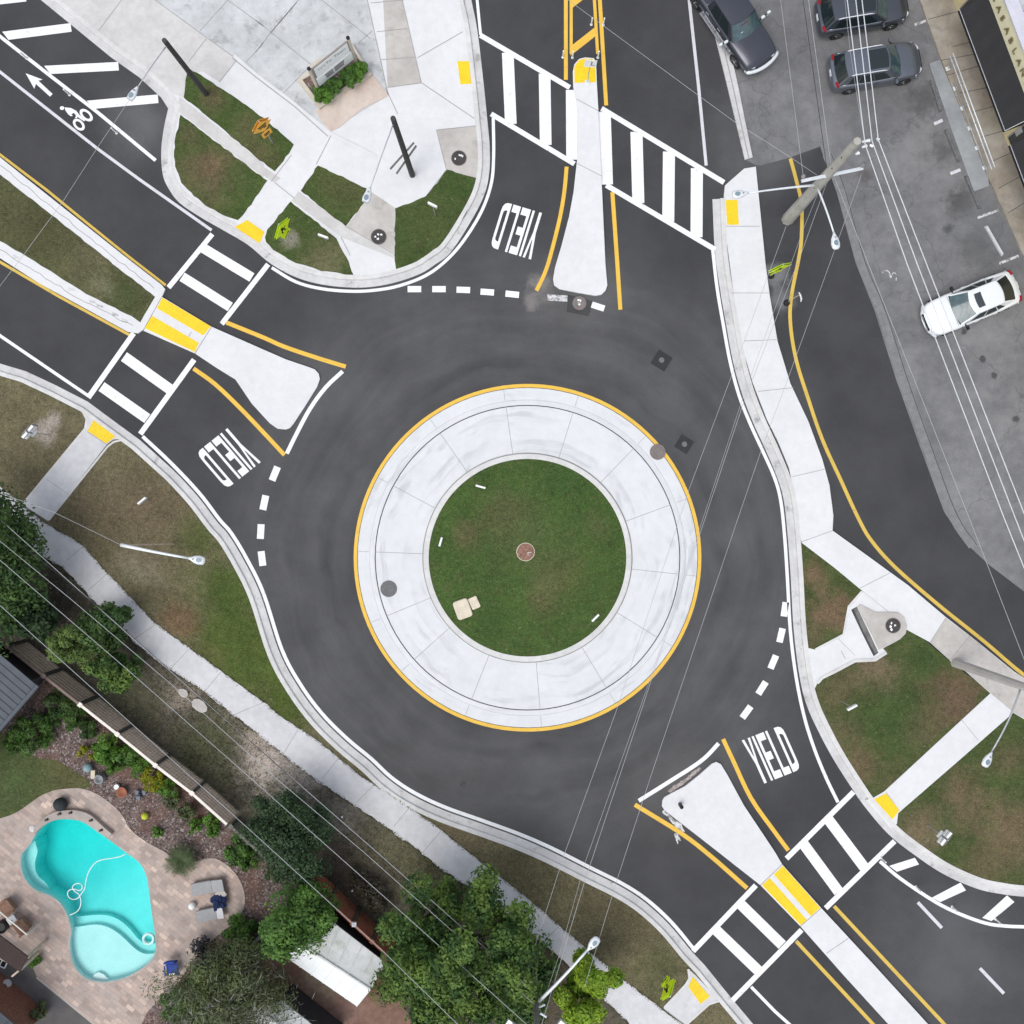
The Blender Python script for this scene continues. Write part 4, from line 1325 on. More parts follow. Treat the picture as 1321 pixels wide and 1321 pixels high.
# 2. dark pole on the corner pavement with two cross bars
t = thing('street_lamp', 'dark wooden pole with two short cross bars on the white corner pavement', 'street lamp', tuple(W(532, 226, .12)), 0, 'street lamps')
L0 = t.location
top = W(507, 152.5, 7.6) - L0
m = MB(); m.tube([(0, 0, -.2), tuple(top * .5), tuple(top)], [.15, .135, .12], M['wood_dark'], 12); m.build('pole', t)
for (x0, y0, x1, y1, h) in ((503.5, 218, 534, 184, 2.3), (511.5, 224, 537, 188, 1.9)):
    q0 = W(x0, y0, h) - L0; q1 = W(x1, y1, h) - L0
    m = MB(); m.tube([q0, q1], .05, M['wood_grey'], 6); m.build('cross_bar', t)
a = W(507, 161, 7.3) - L0; b_ = W(478, 242, 7.4) - L0
arm(t, a, b_, .028, .02, .05, 'steel'); lamp_head(t, b_, W(470, 264, 7.4) - L0, .66, .38)
# 3. slim lamp on the south-west verge
t = thing('street_lamp', 'slim dark post with a long white arm and lamp over the south-west verge', 'street lamp', tuple(W(224, 702, .12)), 0, 'street lamps')
L0 = t.location
top = W(156, 703, 7.2) - L0
m = MB(); m.tube([(0, 0, -.2), tuple(top)], [.035, .03], M['wood_brown'], 8); m.build('post', t)
b_ = W(243, 720, 7.2) - L0
arm(t, top, b_, .085, .05, .15); lamp_head(t, b_, W(270, 725, 7.2) - L0, .76, .42)
# 4. lamp pole in the south hedge
t = thing('street_lamp', 'grey wooden utility pole rising between the south trees with a long white lamp arm', 'street lamp', tuple(W(689, 1229, .1)), 0, 'street lamps')
L0 = t.location
top = W(694.5, 1362, 10.0) - L0
m = MB(); m.tube([(0, 0, -.2), tuple(top * .5), tuple(top)], [.16, .145, .13], M['wood_grey'], 12); m.build('pole', t)
a = W(694, 1293, 5.6) - L0; b_ = W(757.5, 1226, 5.9) - L0
arm(t, a, b_, .09, .055, .1); lamp_head(t, b_, W(775, 1206, 5.9) - L0, .78, .44)
m = MB(); m.tube([W(690, 1302, 6) - L0, W(703, 1296, 6) - L0], .05, M['alu_white']); m.tube([W(697, 1307, 6.2) - L0, W(705, 1312, 6.2) - L0], .05, M['alu_white']); m.build('bracket', t)
for (x0, y0, x1, y1) in ((722, 1316, 734, 1330), (654, 1316, 668, 1328)):
    m = MB(); q = W((x0 + x1) / 2, (y0 + y1) / 2, 6.5) - L0
    m.box(tuple(q), (.6, .22, .2), M['alu_white'], R(-40)); m.build('equipment_box', t)
# 5. octagonal concrete utility pole by the car park
t = thing('utility_pole', 'concrete utility pole with a white cross-arm and two lamps by the car park', 'utility pole', tuple(W(1016, 283, .0)), 0, 'concrete utility poles')
L0 = t.location
h5 = 10.9
top = W(1106, 182, h5) - L0


def on5(h):
    return top * (h / h5)


m = MB(); m.tube([(0, 0, -.2), tuple(top * .5), tuple(top)], [.33, .25, .165], M['conc_pole'], 8); m.build('pole', t)
for (x, y, h) in ((1008, 0, 0),):
    pass
for k in range(7):
    q = on5(1.5 + k * 1.3)
    m = MB(); m.box((q.x - .2 + k * .012, q.y - .18 + k * .012, q.z + .02), (.06, .06, .09), M['iron']); m.build('step_hole', t)
q0 = W(1034, 233.5, 7.0) - L0; q1 = W(1113, 217, 7.0) - L0
m = MB(); m.tube([q0, q1], .085, M['alu_white'], 6); m.build('cross_arm', t)
for (x, y, h) in ((1036, 228, 7.1), (1112.5, 214, 7.1)):
    q = W(x, y, h) - L0
    m = MB(); m.lathe([(.05, -.1), (.09, 0), (.05, .05), (.09, .1), (.04, .16)], M['sign_back'], 10, Matrix.Translation(q)); m.build('insulator', t)
for (x, y, x2, y2) in ((1112, 183, 1122, 181), (1112, 190, 1118, 188), (1104, 199, 1108, 197), (1122, 187, 1126, 188.5), (1131, 178, 1134, 181)):
    m = MB(); m.tube([W(x, y, h5 - .3) - L0, W(x2, y2, h5 - .3) - L0], [.045, .075], M['alu_white'], 8); m.build('insulator', t)
a = W(1055, 243.5, 6.2) - L0; b_ = W(1075.5, 300, 6.4) - L0
arm(t, a, b_, .05, .04, .08); lamp_head(t, b_, W(1080, 330, 6.4) - L0, .78, .42)
a = W(1050, 239, 6.4) - L0; b_ = W(965, 249, 6.6) - L0
arm(t, a, b_, .06, .035, .08); lamp_head(t, b_, W(945, 252, 6.6) - L0, .72, .40)
# 6. concrete pole at the right edge
t = thing('utility_pole', 'concrete pole on the tan walk at the right edge with one lamp', 'utility pole', tuple(W(1232, 855, .12)), 0, 'concrete utility poles')
L0 = t.location
top = W(1402, 914, 10.5) - L0
m = MB(); m.tube([(0, 0, -.2), tuple(top * .5), tuple(top)], [.25, .20, .14], M['conc_tan'], 8); m.build('pole', t)
a = W(1317, 887, 5.6) - L0; b_ = W(1279, 970, 6.0) - L0
arm(t, a, b_, .05, .035, .2, 'steel'); lamp_head(t, b_, W(1266, 995, 6) - L0, .76, .42)


def wire(label, pts, h, r, mat, group):
    m = MB()
    pts3 = []
    for i, q in enumerate(pts):
        hh = h[i] if isinstance(h, (list, tuple)) else h
        pts3.append(W(q[0], q[1], hh))
    # subdivide with a little sag
    out = []
    for i in range(len(pts3) - 1):
        a, b2 = pts3[i], pts3[i + 1]
        for k in range(8):
            tt = k / 8
            out.append(a.lerp(b2, tt))
    out.append(pts3[-1])
    m.tube(out, r * .74, M[mat], 6)
    o = m.build('overhead_wire')
    tag(o, label, 'wire', group)
    return o


GA = 'thin service wires crossing the roundabout road'
wire('thin wire from the concrete pole foot over the yellow ring towards the hedge', P('1014,292 944,484 889,631 795,917 728,1102 681,1249 660,1310'), 5.2, .014, 'wire', GA)
wire('thin wire of a close pair crossing below the roundabout, the right one of the pair', P('1066,237 1034,326 959,520 838,884 753,1141 699,1321'), 5.6, .015, 'wire', GA)
wire('thin wire of a close pair crossing below the roundabout, the left one spreading apart', P('1054,252 1037,294 955,523 836,884 755,1112 722,1231 698,1300'), 5.4, .012, 'wire', GA)
wire('thin wire crossing right of the others from the cross-arm end to the bright green tree', P('1111,226 1074,330 1017,487 983,578 955,660 840,1000 796,1135 754,1274'), 5.6, .014, 'wire', GA)
GBW = 'bright power conductors over the car park'
wire('bright conductor over the parked cars, leftmost of the three', P('1080,-120 1093,0 1116,186 1170,340 1296,670 1321,732 1400,940'), [10.7] * 7, .028, 'wire_bright', GBW)
wire('bright conductor over the parked cars, middle of the three', P('1090,-120 1104,0 1125,182 1183,340 1310.5,670 1400,900'), 10.7, .028, 'wire_bright', GBW)
wire('bright conductor over the parked cars, rightmost of the three', P('1100,-120 1112,0 1133,180 1195,340 1321,662 1400,860'), 10.7, .028, 'wire_bright', GBW)
wire('thin grey wire from the top edge to the left end of the cross-arm', P('1000,-60 1007,0 1036,226'), 7.0, .013, 'wire', 'wires at the concrete pole')
wire('thin pale wire passing behind the pole along the car park gutter', P('1030,-60 1043,0 1071,206 1076,228 1120,340 1251,670 1321,850 1390,1010'), 6.6, .016, 'wire', 'wires at the concrete pole')
wire('dark cable beside the pale wire along the car park gutter', P('1025,-60 1036,0 1066,213 1082,262'), 6.4, .020, 'wire_dark', 'wires at the concrete pole')
wire('thin wire from the top middle across the north road to the concrete pole', P('700,-24 744,8 946,156 1020,203 1054,226'), 6.9, .011, 'wire', 'wires at the concrete pole')
wire('thin grey wire along the left of the bright conductors over the cars', P('1090,0 1096,60 1105,120 1116,186'), 9.0, .011, 'wire', 'wires at the concrete pole')
wire('thin wire from the top of the corner pole across the west road', P('213,60 126,190 81,260 31,328 -60,448'), 6.6, .011, 'wire', 'wires on the west side')
wire('thin wire from the left edge to the slim verge lamp', P('-40,622 70,661 156,703'), [6, 6.5, 7.2], .012, 'wire', 'wires on the west side')
GS = 'long cables along the south-west walk'
wire('cable along the south-west walk nearest the sidewalk', P('-60,619 0,670 163,816 351,981 495,1107 670,1262 690,1284'), 5.4, .020, 'wire', GS)
wire('dark cable just below the one nearest the sidewalk', P('-60,636 0,682.7 80,744 142,796 352,982 500,1115 680,1284'), 5.6, .018, 'wire_dark', GS)
wire('cable along the south-west walk, second pale one from the sidewalk', P('-60,646 0,698 91,772.6 219,881 356,1004 469,1099 690,1296'), 5.8, .018, 'wire', GS)
wire('cable along the south-west walk, third pale one, over the dark round tree', P('-60,670 0,722.6 160,860 319,1000 515,1174 670,1313 760,1395'), 7.2, .018, 'wire', GS)
wire('cable farthest from the sidewalk, over the fence and the white shed', P('-60,727 0,781 129,897 330,1077.5 495,1228 590,1321 680,1410'), 7.8, .018, 'wire', GS)
# ------------------------------------------------------------------ vehicles
def car_paint(name, c, metal=.55, rough=.32):
    return plain(name, c, rough, metal, .03, 1, .03, 60, spec=.5, coat=.7)


def patch(mb, f, mat, s0=0, s1=1, t0=-1, t1=1, ns=6, nt=8, off=0.0):
    vs = []; fs = []
    for i in range(ns + 1):
        for j in range(nt + 1):
            s = s0 + (s1 - s0) * i / ns; t = t0 + (t1 - t0) * j / nt
            p = f(s, t)
            if off:
                e = 1e-3
                n = (f(s + e, t) - f(s - e, t)).cross(f(s, t + e) - f(s, t - e))
                n.normalize()
                if n.z < 0 or (abs(n.z) < .05 and n.y * p.y < 0):
                    n = -n
                p = p + n * off
            vs.append(p)
    for i in range(ns):
        for j in range(nt):
            a = i * (nt + 1) + j
            fs.append((a, a + 1, a + nt + 2, a + nt + 1))
    mb.add(vs, fs, mat)


def build_car(name, label, cat, loc, heading, spec, group):
    t = thing(name, label, cat, loc, heading, group)
    P_ = spec
    paint = P_['paint']
    L, Wd = P_['L'], P_['W'] / 2
    # --- lower body, lofted through stations (x, half width factor, belt height, sill height)
    st = P_['stations']
    m = MB()
    ringN = None
    vs = []; fs = []
    for (x, wf, zb, zl) in st:
        w = Wd * wf
        half = [(w * .90, zl), (w * .985, zl + .10), (w, zl + (zb - zl) * .45), (w * .985, zb - .13), (w * .94, zb - .04), (w * .86, zb), (w * .45, zb + P_.get('crown', .035)), (0, zb + P_.get('crown', .035) * 1.2)]
        full = [(-a, z) for a, z in half] + [(a, z) for a, z in half[-2::-1]]
        ringN = len(full)
        vs += [(x, a, z) for a, z in full]
    for i in range(len(st) - 1):
        for k in range(ringN - 1):
            fs.append((i * ringN + k, (i + 1) * ringN + k, (i + 1) * ringN + k + 1, i * ringN + k + 1))
    fs.append(tuple(range(ringN))); fs.append(tuple(range((len(st) - 1) * ringN + ringN - 1, (len(st) - 1) * ringN - 1, -1)))
    m.add(vs, fs, paint)
    body = m.build('body', t, True)
    # --- greenhouse
    g = P_['cab']
    zb, zr = g['zb'], g['zr']
    wb, wr = Wd * g['wb'], Wd * g['wr']
    bowF, bowR = g.get('bf', .14), g.get('br', .08)
    F = lambda s, tt: Vector((g['fb'] + (g['ft'] - g['fb']) * s + (bowF * (1 - .35 * s)) * (1 - tt * tt), (wb * g.get('wf', .97) + (wr - wb * g.get('wf', .97)) * s) * tt, zb + (zr - zb) * s - .02 * s * abs(tt) ** 3))
    Rr = lambda s, tt: Vector((g['rb'] + (g['rt'] - g['rb']) * s - (bowR * (1 - .35 * s)) * (1 - tt * tt), (wb * g.get('wrr', .92) + (wr * .97 - wb * g.get('wrr', .92)) * s) * tt, zb + (zr - .02 - zb) * s - .02 * s * abs(tt) ** 3))

    def roof(s, tt):
        a = F(1, tt); b_ = Rr(1, tt)
        p = a.lerp(b_, s)
        p.z += .045 * math.sin(PI * s) * (1 - .6 * tt * tt)
        return p

    def side(sg):
        def f(s, tt):        # tt -1 (front) .. 1 (rear), s 0 belt .. 1 roof
            k = (tt + 1) / 2
            lo_ = F(0, sg).lerp(Rr(0, sg), k); hi = F(1, sg).lerp(Rr(1, sg), k)
            lo_.y += sg * (wb - abs(lo_.y)) * math.sin(PI * k) * .9
            hi.z += .045 * math.sin(PI * k) * .4
            return lo_.lerp(hi, s)
        return f
    m = MB()
    patch(m, roof, paint, 0, 1, -1, 1, 8, 8)
    patch(m, F, paint); patch(m, Rr, paint)
    for sg in (-1, 1):
        patch(m, side(sg), paint, 0, 1, -1, 1, 4, 10)
    m.build('cabin', t, True)
    m = MB(); patch(m, F, P_.get('wsglass', M['glass_teal']), .04, .93, -.93, .93, 6, 10, .008); m.build('windscreen', t, True)
    m = MB(); patch(m, F, M['black'], -.03, .05, -.95, .95, 2, 10, .012); m.build('wiper_cowl', t, True)
    m = MB(); patch(m, Rr, M['glass'], .06, .93, -.90, .90, 6, 10, .008); m.build('rear_window', t, True)
    for sg in (-1, 1):
        for (a0, a1) in g['win']:
            m = MB(); patch(m, side(sg), M['glass'], .12, .88, a0, a1, 4, 6, .008); m.build('side_window', t, True)
        m = MB(); m.tube([side(sg)(.06, -.9 + k * .1) + Vector((0, sg * .012, 0)) for k in range(19)], .012, M['chrome'] if P_.get('trim') else M['black'], 6); m.build('window_trim', t, True)
    if P_.get('sunroof'):
        s0, s1, tw = P_['sunroof']
        m = MB(); patch(m, roof, P_.get('srmat', M['glass']), s0, s1, -tw, tw, 5, 6, .010); m.build('sunroof', t, True)
    if P_.get('rails'):
        for sg in (-1, 1):
            m = MB(); pts = [roof(.06 + .88 * k / 10, sg * .95) + Vector((0, sg * .01, .035 + (.03 if 0 < k < 10 else -.02))) for k in range(11)]
            m.tube(pts, .026, M['alu_white'], 8); m.build('roof_rail', t, True)
    # --- wheels
    for wx in P_['axles']:
        for sg in (-1, 1):
            r = P_['r']
            T = Matrix.Translation((wx, sg * (Wd - .09), r)) @ Matrix.Rotation(R(-90 * sg), 4, 'X')
            m = MB(); m.lathe([(r * .62, -.1), (r * .95, -.11), (r, -.06), (r, .06), (r * .95, .105), (r * .68, .11)], M['tyre'], 28, T)
            wh = m.build('wheel', t, True)
            m = MB(); m.lathe([(r * .70, .08), (r * .67, .112), (r * .60, .10), (r * .58, .07), (.001, .07)], M['rim'] if P_.get('rimc') is None else P_['rimc'], 24, T)
            for k in range(5):
                a = 2 * PI * k / 5
                m.box((r * .34 * math.cos(a), r * .34 * math.sin(a), .095), (r * .56, r * .17, .03), M['rim'], a, T)
            m.lathe([(r * .14, .08), (r * .13, .12), (.001, .122)], M['rim'], 12, T)
            m.build('rim', wh)
    # --- lamps, plates, mirrors, handles
    fx, rx = L / 2, -L / 2
    for sg in (-1, 1):
        m = MB()
        for k in range(5):
            a = k / 4
            m.box((fx - .16 - .20 * a * a - .04 * a, sg * (Wd * (.56 + .27 * a)), P_['zh'] + .03 * a), (.16, .11, .10), M['clear_lens'], sg * (-.25 - .5 * a))
        m.build('headlight', t)
        m = MB()
        m.rbox((rx + .20, sg * Wd * .74, P_['zt']), (.17, .30, .13), .06, M['red_lens'], -sg * .35); m.build('tail_light', t)
        mx = g['fb'] - .22
        m = MB(); m.rbox((mx, sg * (Wd + .12), zb + .06), (.13, .22, .14), .05, P_.get('mirror', paint)); m.box((mx + .02, sg * (Wd - .02), zb + .02), (.06, .14, .05), M['black']); m.build('door_mirror', t)
        for hx in P_['handles']:
            m = MB(); m.rbox((hx, sg * (Wd * .985 + .004), zb - .17), (.22, .03, .035), .012, P_.get('hmat', paint)); m.build('door_handle', t)
    m = MB(); m.box((rx - .002, 0, P_['zt'] - .17), (.02, .34, .17), M['sign_white'], 0); m.build('number_plate', t)
    m = MB()
    m.box((fx - .05, 0, P_['zh'] - .10), (.10, Wd * .95, .16), M['black']); m.build('grille', t)
    m = MB(); pts = [(fx - .02 - .30 * abs(k) ** 2.4, Wd * .93 * k, P_['zh'] - .28) for k in [-1 + .2 * i for i in range(11)]]
    m.tube(pts, [.06] * 11, P_.get('bumper', paint), 8); m.build('front_bumper', t, True)
    m = MB(); pts = [(rx + .03 + .22 * abs(k) ** 3, Wd * .93 * k, P_['zt'] - .33) for k in [-1 + .2 * i for i in range(11)]]
    m.tube(pts, [.07] * 11, P_.get('bumper', M['sign_back']), 8); m.build('rear_bumper', t, True)
    # dark underbody so that light does not pass under the sills
    m = MB(); m.box((0, 0, .26), (L * .86, Wd * 1.6, .16), M['black']); m.build('underbody', t)
    # shut lines
    m = MB()
    for (x0) in P_.get('lines', ()):
        for sg in (-1, 1):
            m.box((x0, sg * (Wd * .985), (zb + .35) / 2), (.012, .035, zb - .45), M['black'])
    if P_.get('hood'):
        m.tube([(P_['hood'], Wd * .84 * k, zb_h) for k, zb_h in [(-1 + .25 * i, P_['hoodz'] + .006 + .03 * (1 - (-1 + .25 * i) ** 2)) for i in range(9)]], .008, M['black'], 4)
    if m.v:
        m.build('shut_line', t)
    return t


def head(dx, dy):
    return math.atan2(-dy, dx)


suv_st = lambda L: [(-L / 2, .72, .78, .42), (-L / 2 + .10, .90, .92, .34), (-L / 2 + .40, .985, 1.00, .30), (-L * .22, 1, 1.00, .27), (0, 1, .985, .26), (L * .17, 1, .97, .26), (L * .25, .99, .99, .27), (L * .36, .96, .95, .30), (L / 2 - .32, .90, .88, .30), (L / 2 - .10, .76, .76, .34), (L / 2, .58, .62, .40)]


def suv(label, px, py, dx, dy, paint, group, srm, L=4.68):
    p = W(px, py, 0.9)
    spec = dict(paint=paint, L=L, W=1.90, stations=suv_st(L), r=.36, axles=(-1.38, 1.43), zh=.74, zt=.93, rails=True, trim=True,
                cab=dict(zb=.97, zr=1.60, wb=.93, wr=.70, fb=1.02, ft=.30, rb=-2.10, rt=-1.72, bf=.20, br=.10, wf=.95, win=((-.72, -.20), (-.16, .36), (.40, .74))),
                sunroof=(.03, .48, .74), srmat=srm, handles=(.10, -.95), lines=(.95, -.12, -1.05), hood=1.12, hoodz=.98, bumper=paint, mirror=paint)
    return build_car('parked_suv', label, 'car', (p.x, p.y, 0), head(dx, dy), spec, group)


slate = car_paint('slate_blue_grey_paint', (.135, .15, .18))
dark = car_paint('dark_graphite_paint', (.035, .037, .042))
suv('grey-blue estate SUV with roof rails and a dark sunroof, parked wholly in view', 1131, 83, 116, -19.5, slate, 'cars in the car park', M['glass'])
suv('dark SUV at the top edge of the photo with bright alloy wheels', 1114, 11, 116, -20, car_paint('dark_blue_grey_paint', (.075, .085, .105)), 'cars in the car park', M['glass'])

# pickup
p = W(944, 20, 0.9)
L = 5.9
pk = dict(paint=car_paint('pickup_grey_paint', (.062, .067, .085)), L=L, W=2.0,
          stations=[(-L / 2, .90, 1.02, .50), (-L / 2 + .08, .96, 1.12, .42), (-L / 2 + .4, .985, 1.16, .40), (-.6, 1, 1.16, .38), (.9, 1, 1.14, .38), (1.15, 1, 1.16, .38), (1.9, .985, 1.12, .40), (2.55, .95, 1.06, .42), (2.80, .86, .96, .44), (L / 2, .70, .80, .48)],
          r=.41, axles=(-1.75, 1.90), zh=.90, zt=1.0,
          cab=dict(zb=1.13, zr=1.86, wb=.93, wr=.72, fb=1.25, ft=.62, rb=-1.02, rt=-.86, bf=.20, br=.02, wf=.95, wrr=.94, win=((-.70, .02), (.08, .72))),
          handles=(.25, -.75), lines=(1.15, .08, -.95), hood=1.34, hoodz=1.145, bumper=M['alu_white'], mirror=M['alu_white'], hmat=M['chrome'], crown=.05)
t = build_car('pickup_truck', 'dark grey pickup truck with a covered bed and a white front bumper', 'pickup truck', (p.x, p.y, 0), head(.56, .83), pk, None)
m = MB(); m.rbox((-2.0, 0, 1.20), (1.82, 1.72, .07), .06, pk['paint']); m.build('bed_cover', t)
m = MB(); pts = [(L / 2 + .10 - .26 * abs(k) ** 2.2, .98 * k, .78) for k in [-1 + .1 * i for i in range(21)]]
m.tube(pts, [.05] + [.10] * 19 + [.05], M['alu_white'], 8); m.build('bumper_bar', t, True)
for sg in (-1, 1):
    m = MB(); m.box((.1, sg * 1.02, .40), (2.5, .14, .06), M['chrome']); m.build('side_step', t)
    m = MB(); m.tube([(1.0, sg * .98, 1.18), (1.02, sg * 1.42, 1.22)], .03, M['black'], 6); m.rbox((1.02, sg * 1.46, 1.24), (.12, .2, .24), .05, M['alu_white']); m.build('towing_mirror', t)
m = MB(); m.box((.92, -.05, 1.72), (.02, .5, .02), M['red_lens']); m.build('cab_marker', t)
m = MB(); m.box((1.15, -.30, 1.45), (.02, .1, .06), M['sign_white']); m.build('windscreen_tag', t)

# white saloon
p = W(1254.5, 391, 0.8)
L = 5.0
wp = car_paint('white_pearl_paint', (.76, .78, .78), .0, .3)
sal = dict(paint=wp, L=L, W=1.90,
           stations=[(-L / 2, .58, .72, .44), (-L / 2 + .10, .80, .86, .36), (-L / 2 + .40, .94, .98, .30), (-1.25, 1, 1.0, .26), (0, 1, .96, .24), (.9, 1, .93, .24), (1.15, .995, .95, .25), (1.8, .97, .90, .27), (L / 2 - .36, .90, .80, .28), (L / 2 - .12, .76, .68, .32), (L / 2, .56, .56, .36)],
           r=.35, axles=(-1.50, 1.50), zh=.66, zt=.86,
           cab=dict(zb=.95, zr=1.44, wb=.90, wr=.64, fb=1.02, ft=.22, rb=-2.02, rt=-1.18, bf=.22, br=.18, wf=.96, wrr=.86, win=((-.74, -.22), (-.18, .30), (.34, .62))),
           sunroof=(.14, .36, .62), srmat=plain('smoked_sunroof', (.05, .06, .07), .25, 0, .02), handles=(.15, -.90), lines=(.95, -.10, -1.0), hood=1.16, hoodz=.955, bumper=wp, mirror=M['black'])
build_car('parked_car', 'white saloon car with a small dark sunroof standing alone in the car park', 'car', (p.x, p.y, 0), head(-116, 48), sal, 'cars in the car park')

# wheel stops
STOP = plain('dirty_wheel_stop', (.13, .135, .135), .9, 0, .2, 5)
for i, (x0, y0, x1, y1, lab) in enumerate(((1201, 103, 1214, 144, 'wheel stop at the foot of the ramp nearest the grey-blue SUV'), (1220, 167, 1237, 208.5, 'wheel stop in the middle of the ramp side'), (1246, 226.5, 1264, 269, 'wheel stop reaching past the lower end of the ramp'), (1272, 291, 1294, 329.5, 'palest wheel stop, beside the white saloon'))):
    a = W(x0, y0, .1); b_ = W(x1, y1, .1); c_ = (a + b_) / 2
    m = MB(); m.box((0, 0, .06), ((b_ - a).length, .13, .12), STOP if i < 3 else M['conc_walk'], 0, None, .93); o = m.build('wheel_stop')
    o.location = (c_.x, c_.y, .004); o.rotation_euler = (0, 0, math.atan2(b_.y - a.y, b_.x - a.x)); tag(o, lab, 'wheel stop', 'concrete wheel stops')

# ------------------------------------------------------------------ shop with black awnings
M['stucco'] = plain('pale_yellow_stucco', (.62, .52, .30), .85, 0, .08, 1.5, .06, 20, bump=.1)
M['stucco_hi'] = plain('cream_yellow_fascia', (.74, .69, .47), .8, 0, .05, 1.5, .04, 20)
M['awning'] = plain('black_awning_canvas', (.016, .016, .018), .7, 0, .12, 1.2, .08, 20)
M['parapet'] = plain('pale_parapet_metal', (.58, .58, .64), .5, .1, .08)
M['roofing'] = make_concrete('silver_roof_coating', (.42, .44, .48), (.72, .74, .77), .6, (.25, .26, .3), grime=.5)
a0 = W(1230, 0, .15); a1 = W(1302, 192, .15)
u = (a1 - a0).normalized(); ang = math.atan2(u.y, u.x)
# local frame: x along the facade (down the photo), y outwards to the car park, z up
t = thing('shop_building', 'pale yellow shop front with black awnings and raised letters', 'building', (a0.x, a0.y, .15), ang)
Wm = t.matrix_basis
ny = (Matrix.Rotation(ang, 3, 'Z') @ Vector((0, 1, 0)))
sy = 1 if ny.dot(Vector((-1, -.3, 0))) > 0 else -1
loc_of = lambda px, py, h: Wm.inverted() @ W(px, py, h)
X0, X1 = -14, 26
m = MB(); m.box(((X0 + X1) / 2, -sy * .15, 1.43), (X1 - X0, .30, 2.92), M['stucco']); m.build('wall', t)
m = MB(); m.box(((X0 + X1) / 2, -sy * .12, 3.45), (X1 - X0, .36, 1.12), M['stucco_hi']); m.build('fascia', t)
m = MB(); m.box(((X0 + X1) / 2, -sy * .20, 4.05), (X1 - X0, .62, .08), M['parapet']); m.build('parapet', t)
m = MB(); m.box(((X0 + X1) / 2, -sy * 8.4, 3.4), (X1 - X0, 16, .2), M['roofing'])
rr = random.Random(3)
rf = m.build('roof', t)
m = MB()
for k in range(26):
    x = rr.uniform(-3, 6); y = -sy * rr.uniform(.9, 3.2)
    m.box((x, y, 3.55 + rr.random() * .15), (rr.uniform(.5, 1.6), rr.uniform(.15, .5), .12), M['roofing'], rr.uniform(0, 3.1))
m.box((-.2, -sy * 1.0, 3.62), (.9, .5, .12), M['wire_dark'], .5)
m.build('crumpled_sheeting', rf)
# awnings
for (xa, xb) in ((loc_of(1240, 12, 2.1).x, loc_of(1305, 166, 2.1).x), (loc_of(1304, 187, 2.1).x, loc_of(1304, 187, 2.1).x + 6.0), (loc_of(1240, 12, 2.1).x - 8, loc_of(1240, 12, 2.1).x - 1.1)):
    m = MB()
    yo, zo, zi = sy * 1.08, 2.05, 2.88
    n = 14
    vs = []; fs = []
    for i in range(n + 1):
        x = xa + (xb - xa) * i / n
        sag = .03 * (1 if i % 2 else 0)
        vs += [(x, sy * .04, zi - sag * .3), (x, yo * .5, (zo + zi) / 2 - sag), (x, yo, zo), (x, yo, zo - .22)]
    for i in range(n):
        for k in range(3):
            fs.append((i * 4 + k, i * 4 + k + 1, i * 4 + k + 5, i * 4 + k + 4))
    m.add(vs, fs, M['awning'])
    for x in (xa, xb):
        m.add([(x, sy * .04, zi), (x, yo, zo), (x, yo, zo - .22), (x, sy * .04, zo - .22)], [(0, 1, 2, 3)], M['awning'])
    aw = m.build('awning', t)
    m = MB(); m.tube([(xa, yo, zo), (xb, yo, zo)], .02, M['steel'], 6); m.tube([(xb, yo, zo), (xb, sy * .04, zi)], .02, M['steel'], 6); m.build('awning_frame', aw)
# windows and a door beneath the awnings
for xc in (1.6, 4.2, 8.6, 11.2):
    m = MB(); m.box((xc, sy * .012, 1.2), (2.0, .03, 1.9), M['sign_back']); fr = m.build('window', t)
    m = MB(); m.box((xc, sy * .032, 1.2), (1.84, .02, 1.74), M['glass']); m.build('pane', fr)
q = loc_of(1308.5, 173, 1.3)
m = MB(); m.box((q.x, sy * .03, 1.35), (.28, .06, .62), M['steel']); m.build('wall_panel', t)
# letters: the word runs down the photograph, C above the top edge
for (ch, px, py) in (('C', 1284, -4), ('A', 1290, 10.5), ('S', 1295.5, 22.5), ('A', 1301, 38), ('B', 1306, 51.5), ('L', 1310.5, 65), ('A', 1315, 79.5), ('N', 1320.5, 93), ('C', 1326, 107), ('A', 1331, 121)):
    q = loc_of(px, py, 3.6)
    vs, fs = text_geo(ch, .50, .03)
    T = Matrix.Translation((q.x, sy * .10, 3.42)) @ Matrix.Rotation(R(90), 4, 'X')
    if sy > 0:
        T = Matrix.Translation((q.x, sy * .10, 3.42)) @ Matrix.Rotation(R(180), 4, 'Z') @ Matrix.Rotation(R(90), 4, 'X')
    m = MB(); m.add(vs, fs, plain('bronze_letter', (.20, .17, .09), .6), T); m.build('letter', t)

# hand rail beside the ramp
q0, q1 = W(1222.5, 88.6, .15), W(1269.5, 216.7, .15)
u = (q1 - q0); ang = math.atan2(u.y, u.x); Lr = u.length
t = thing('handrail', 'long two-bar metal handrail with square feet beside the shop ramp', 'handrail', tuple(q0), ang)
m = MB(); m.tube([(-.4, 0, .95), (Lr + .3, 0, .95)], .03, M['alu_white'], 8); m.build('top_rail', t, True)
m = MB(); m.tube([(-.4, 0, .62), (Lr + .3, 0, .62)], .03, M['alu_white'], 8); m.build('mid_rail', t, True)
m = MB(); m.tube([(.8, 0, .12), (Lr + .3, 0, .12)], .02, M['steel'], 8); m.build('low_rail', t, True)
for k in range(6):
    x = Lr * k / 5
    m = MB(); m.tube([(x, 0, 0), (x, 0, .95)], .022, M['steel'], 8); po = m.build('post', t)
    m = MB(); m.box((x, 0, .012), (.20, .20, .025), M['alu_white']); m.build('foot_plate', po)

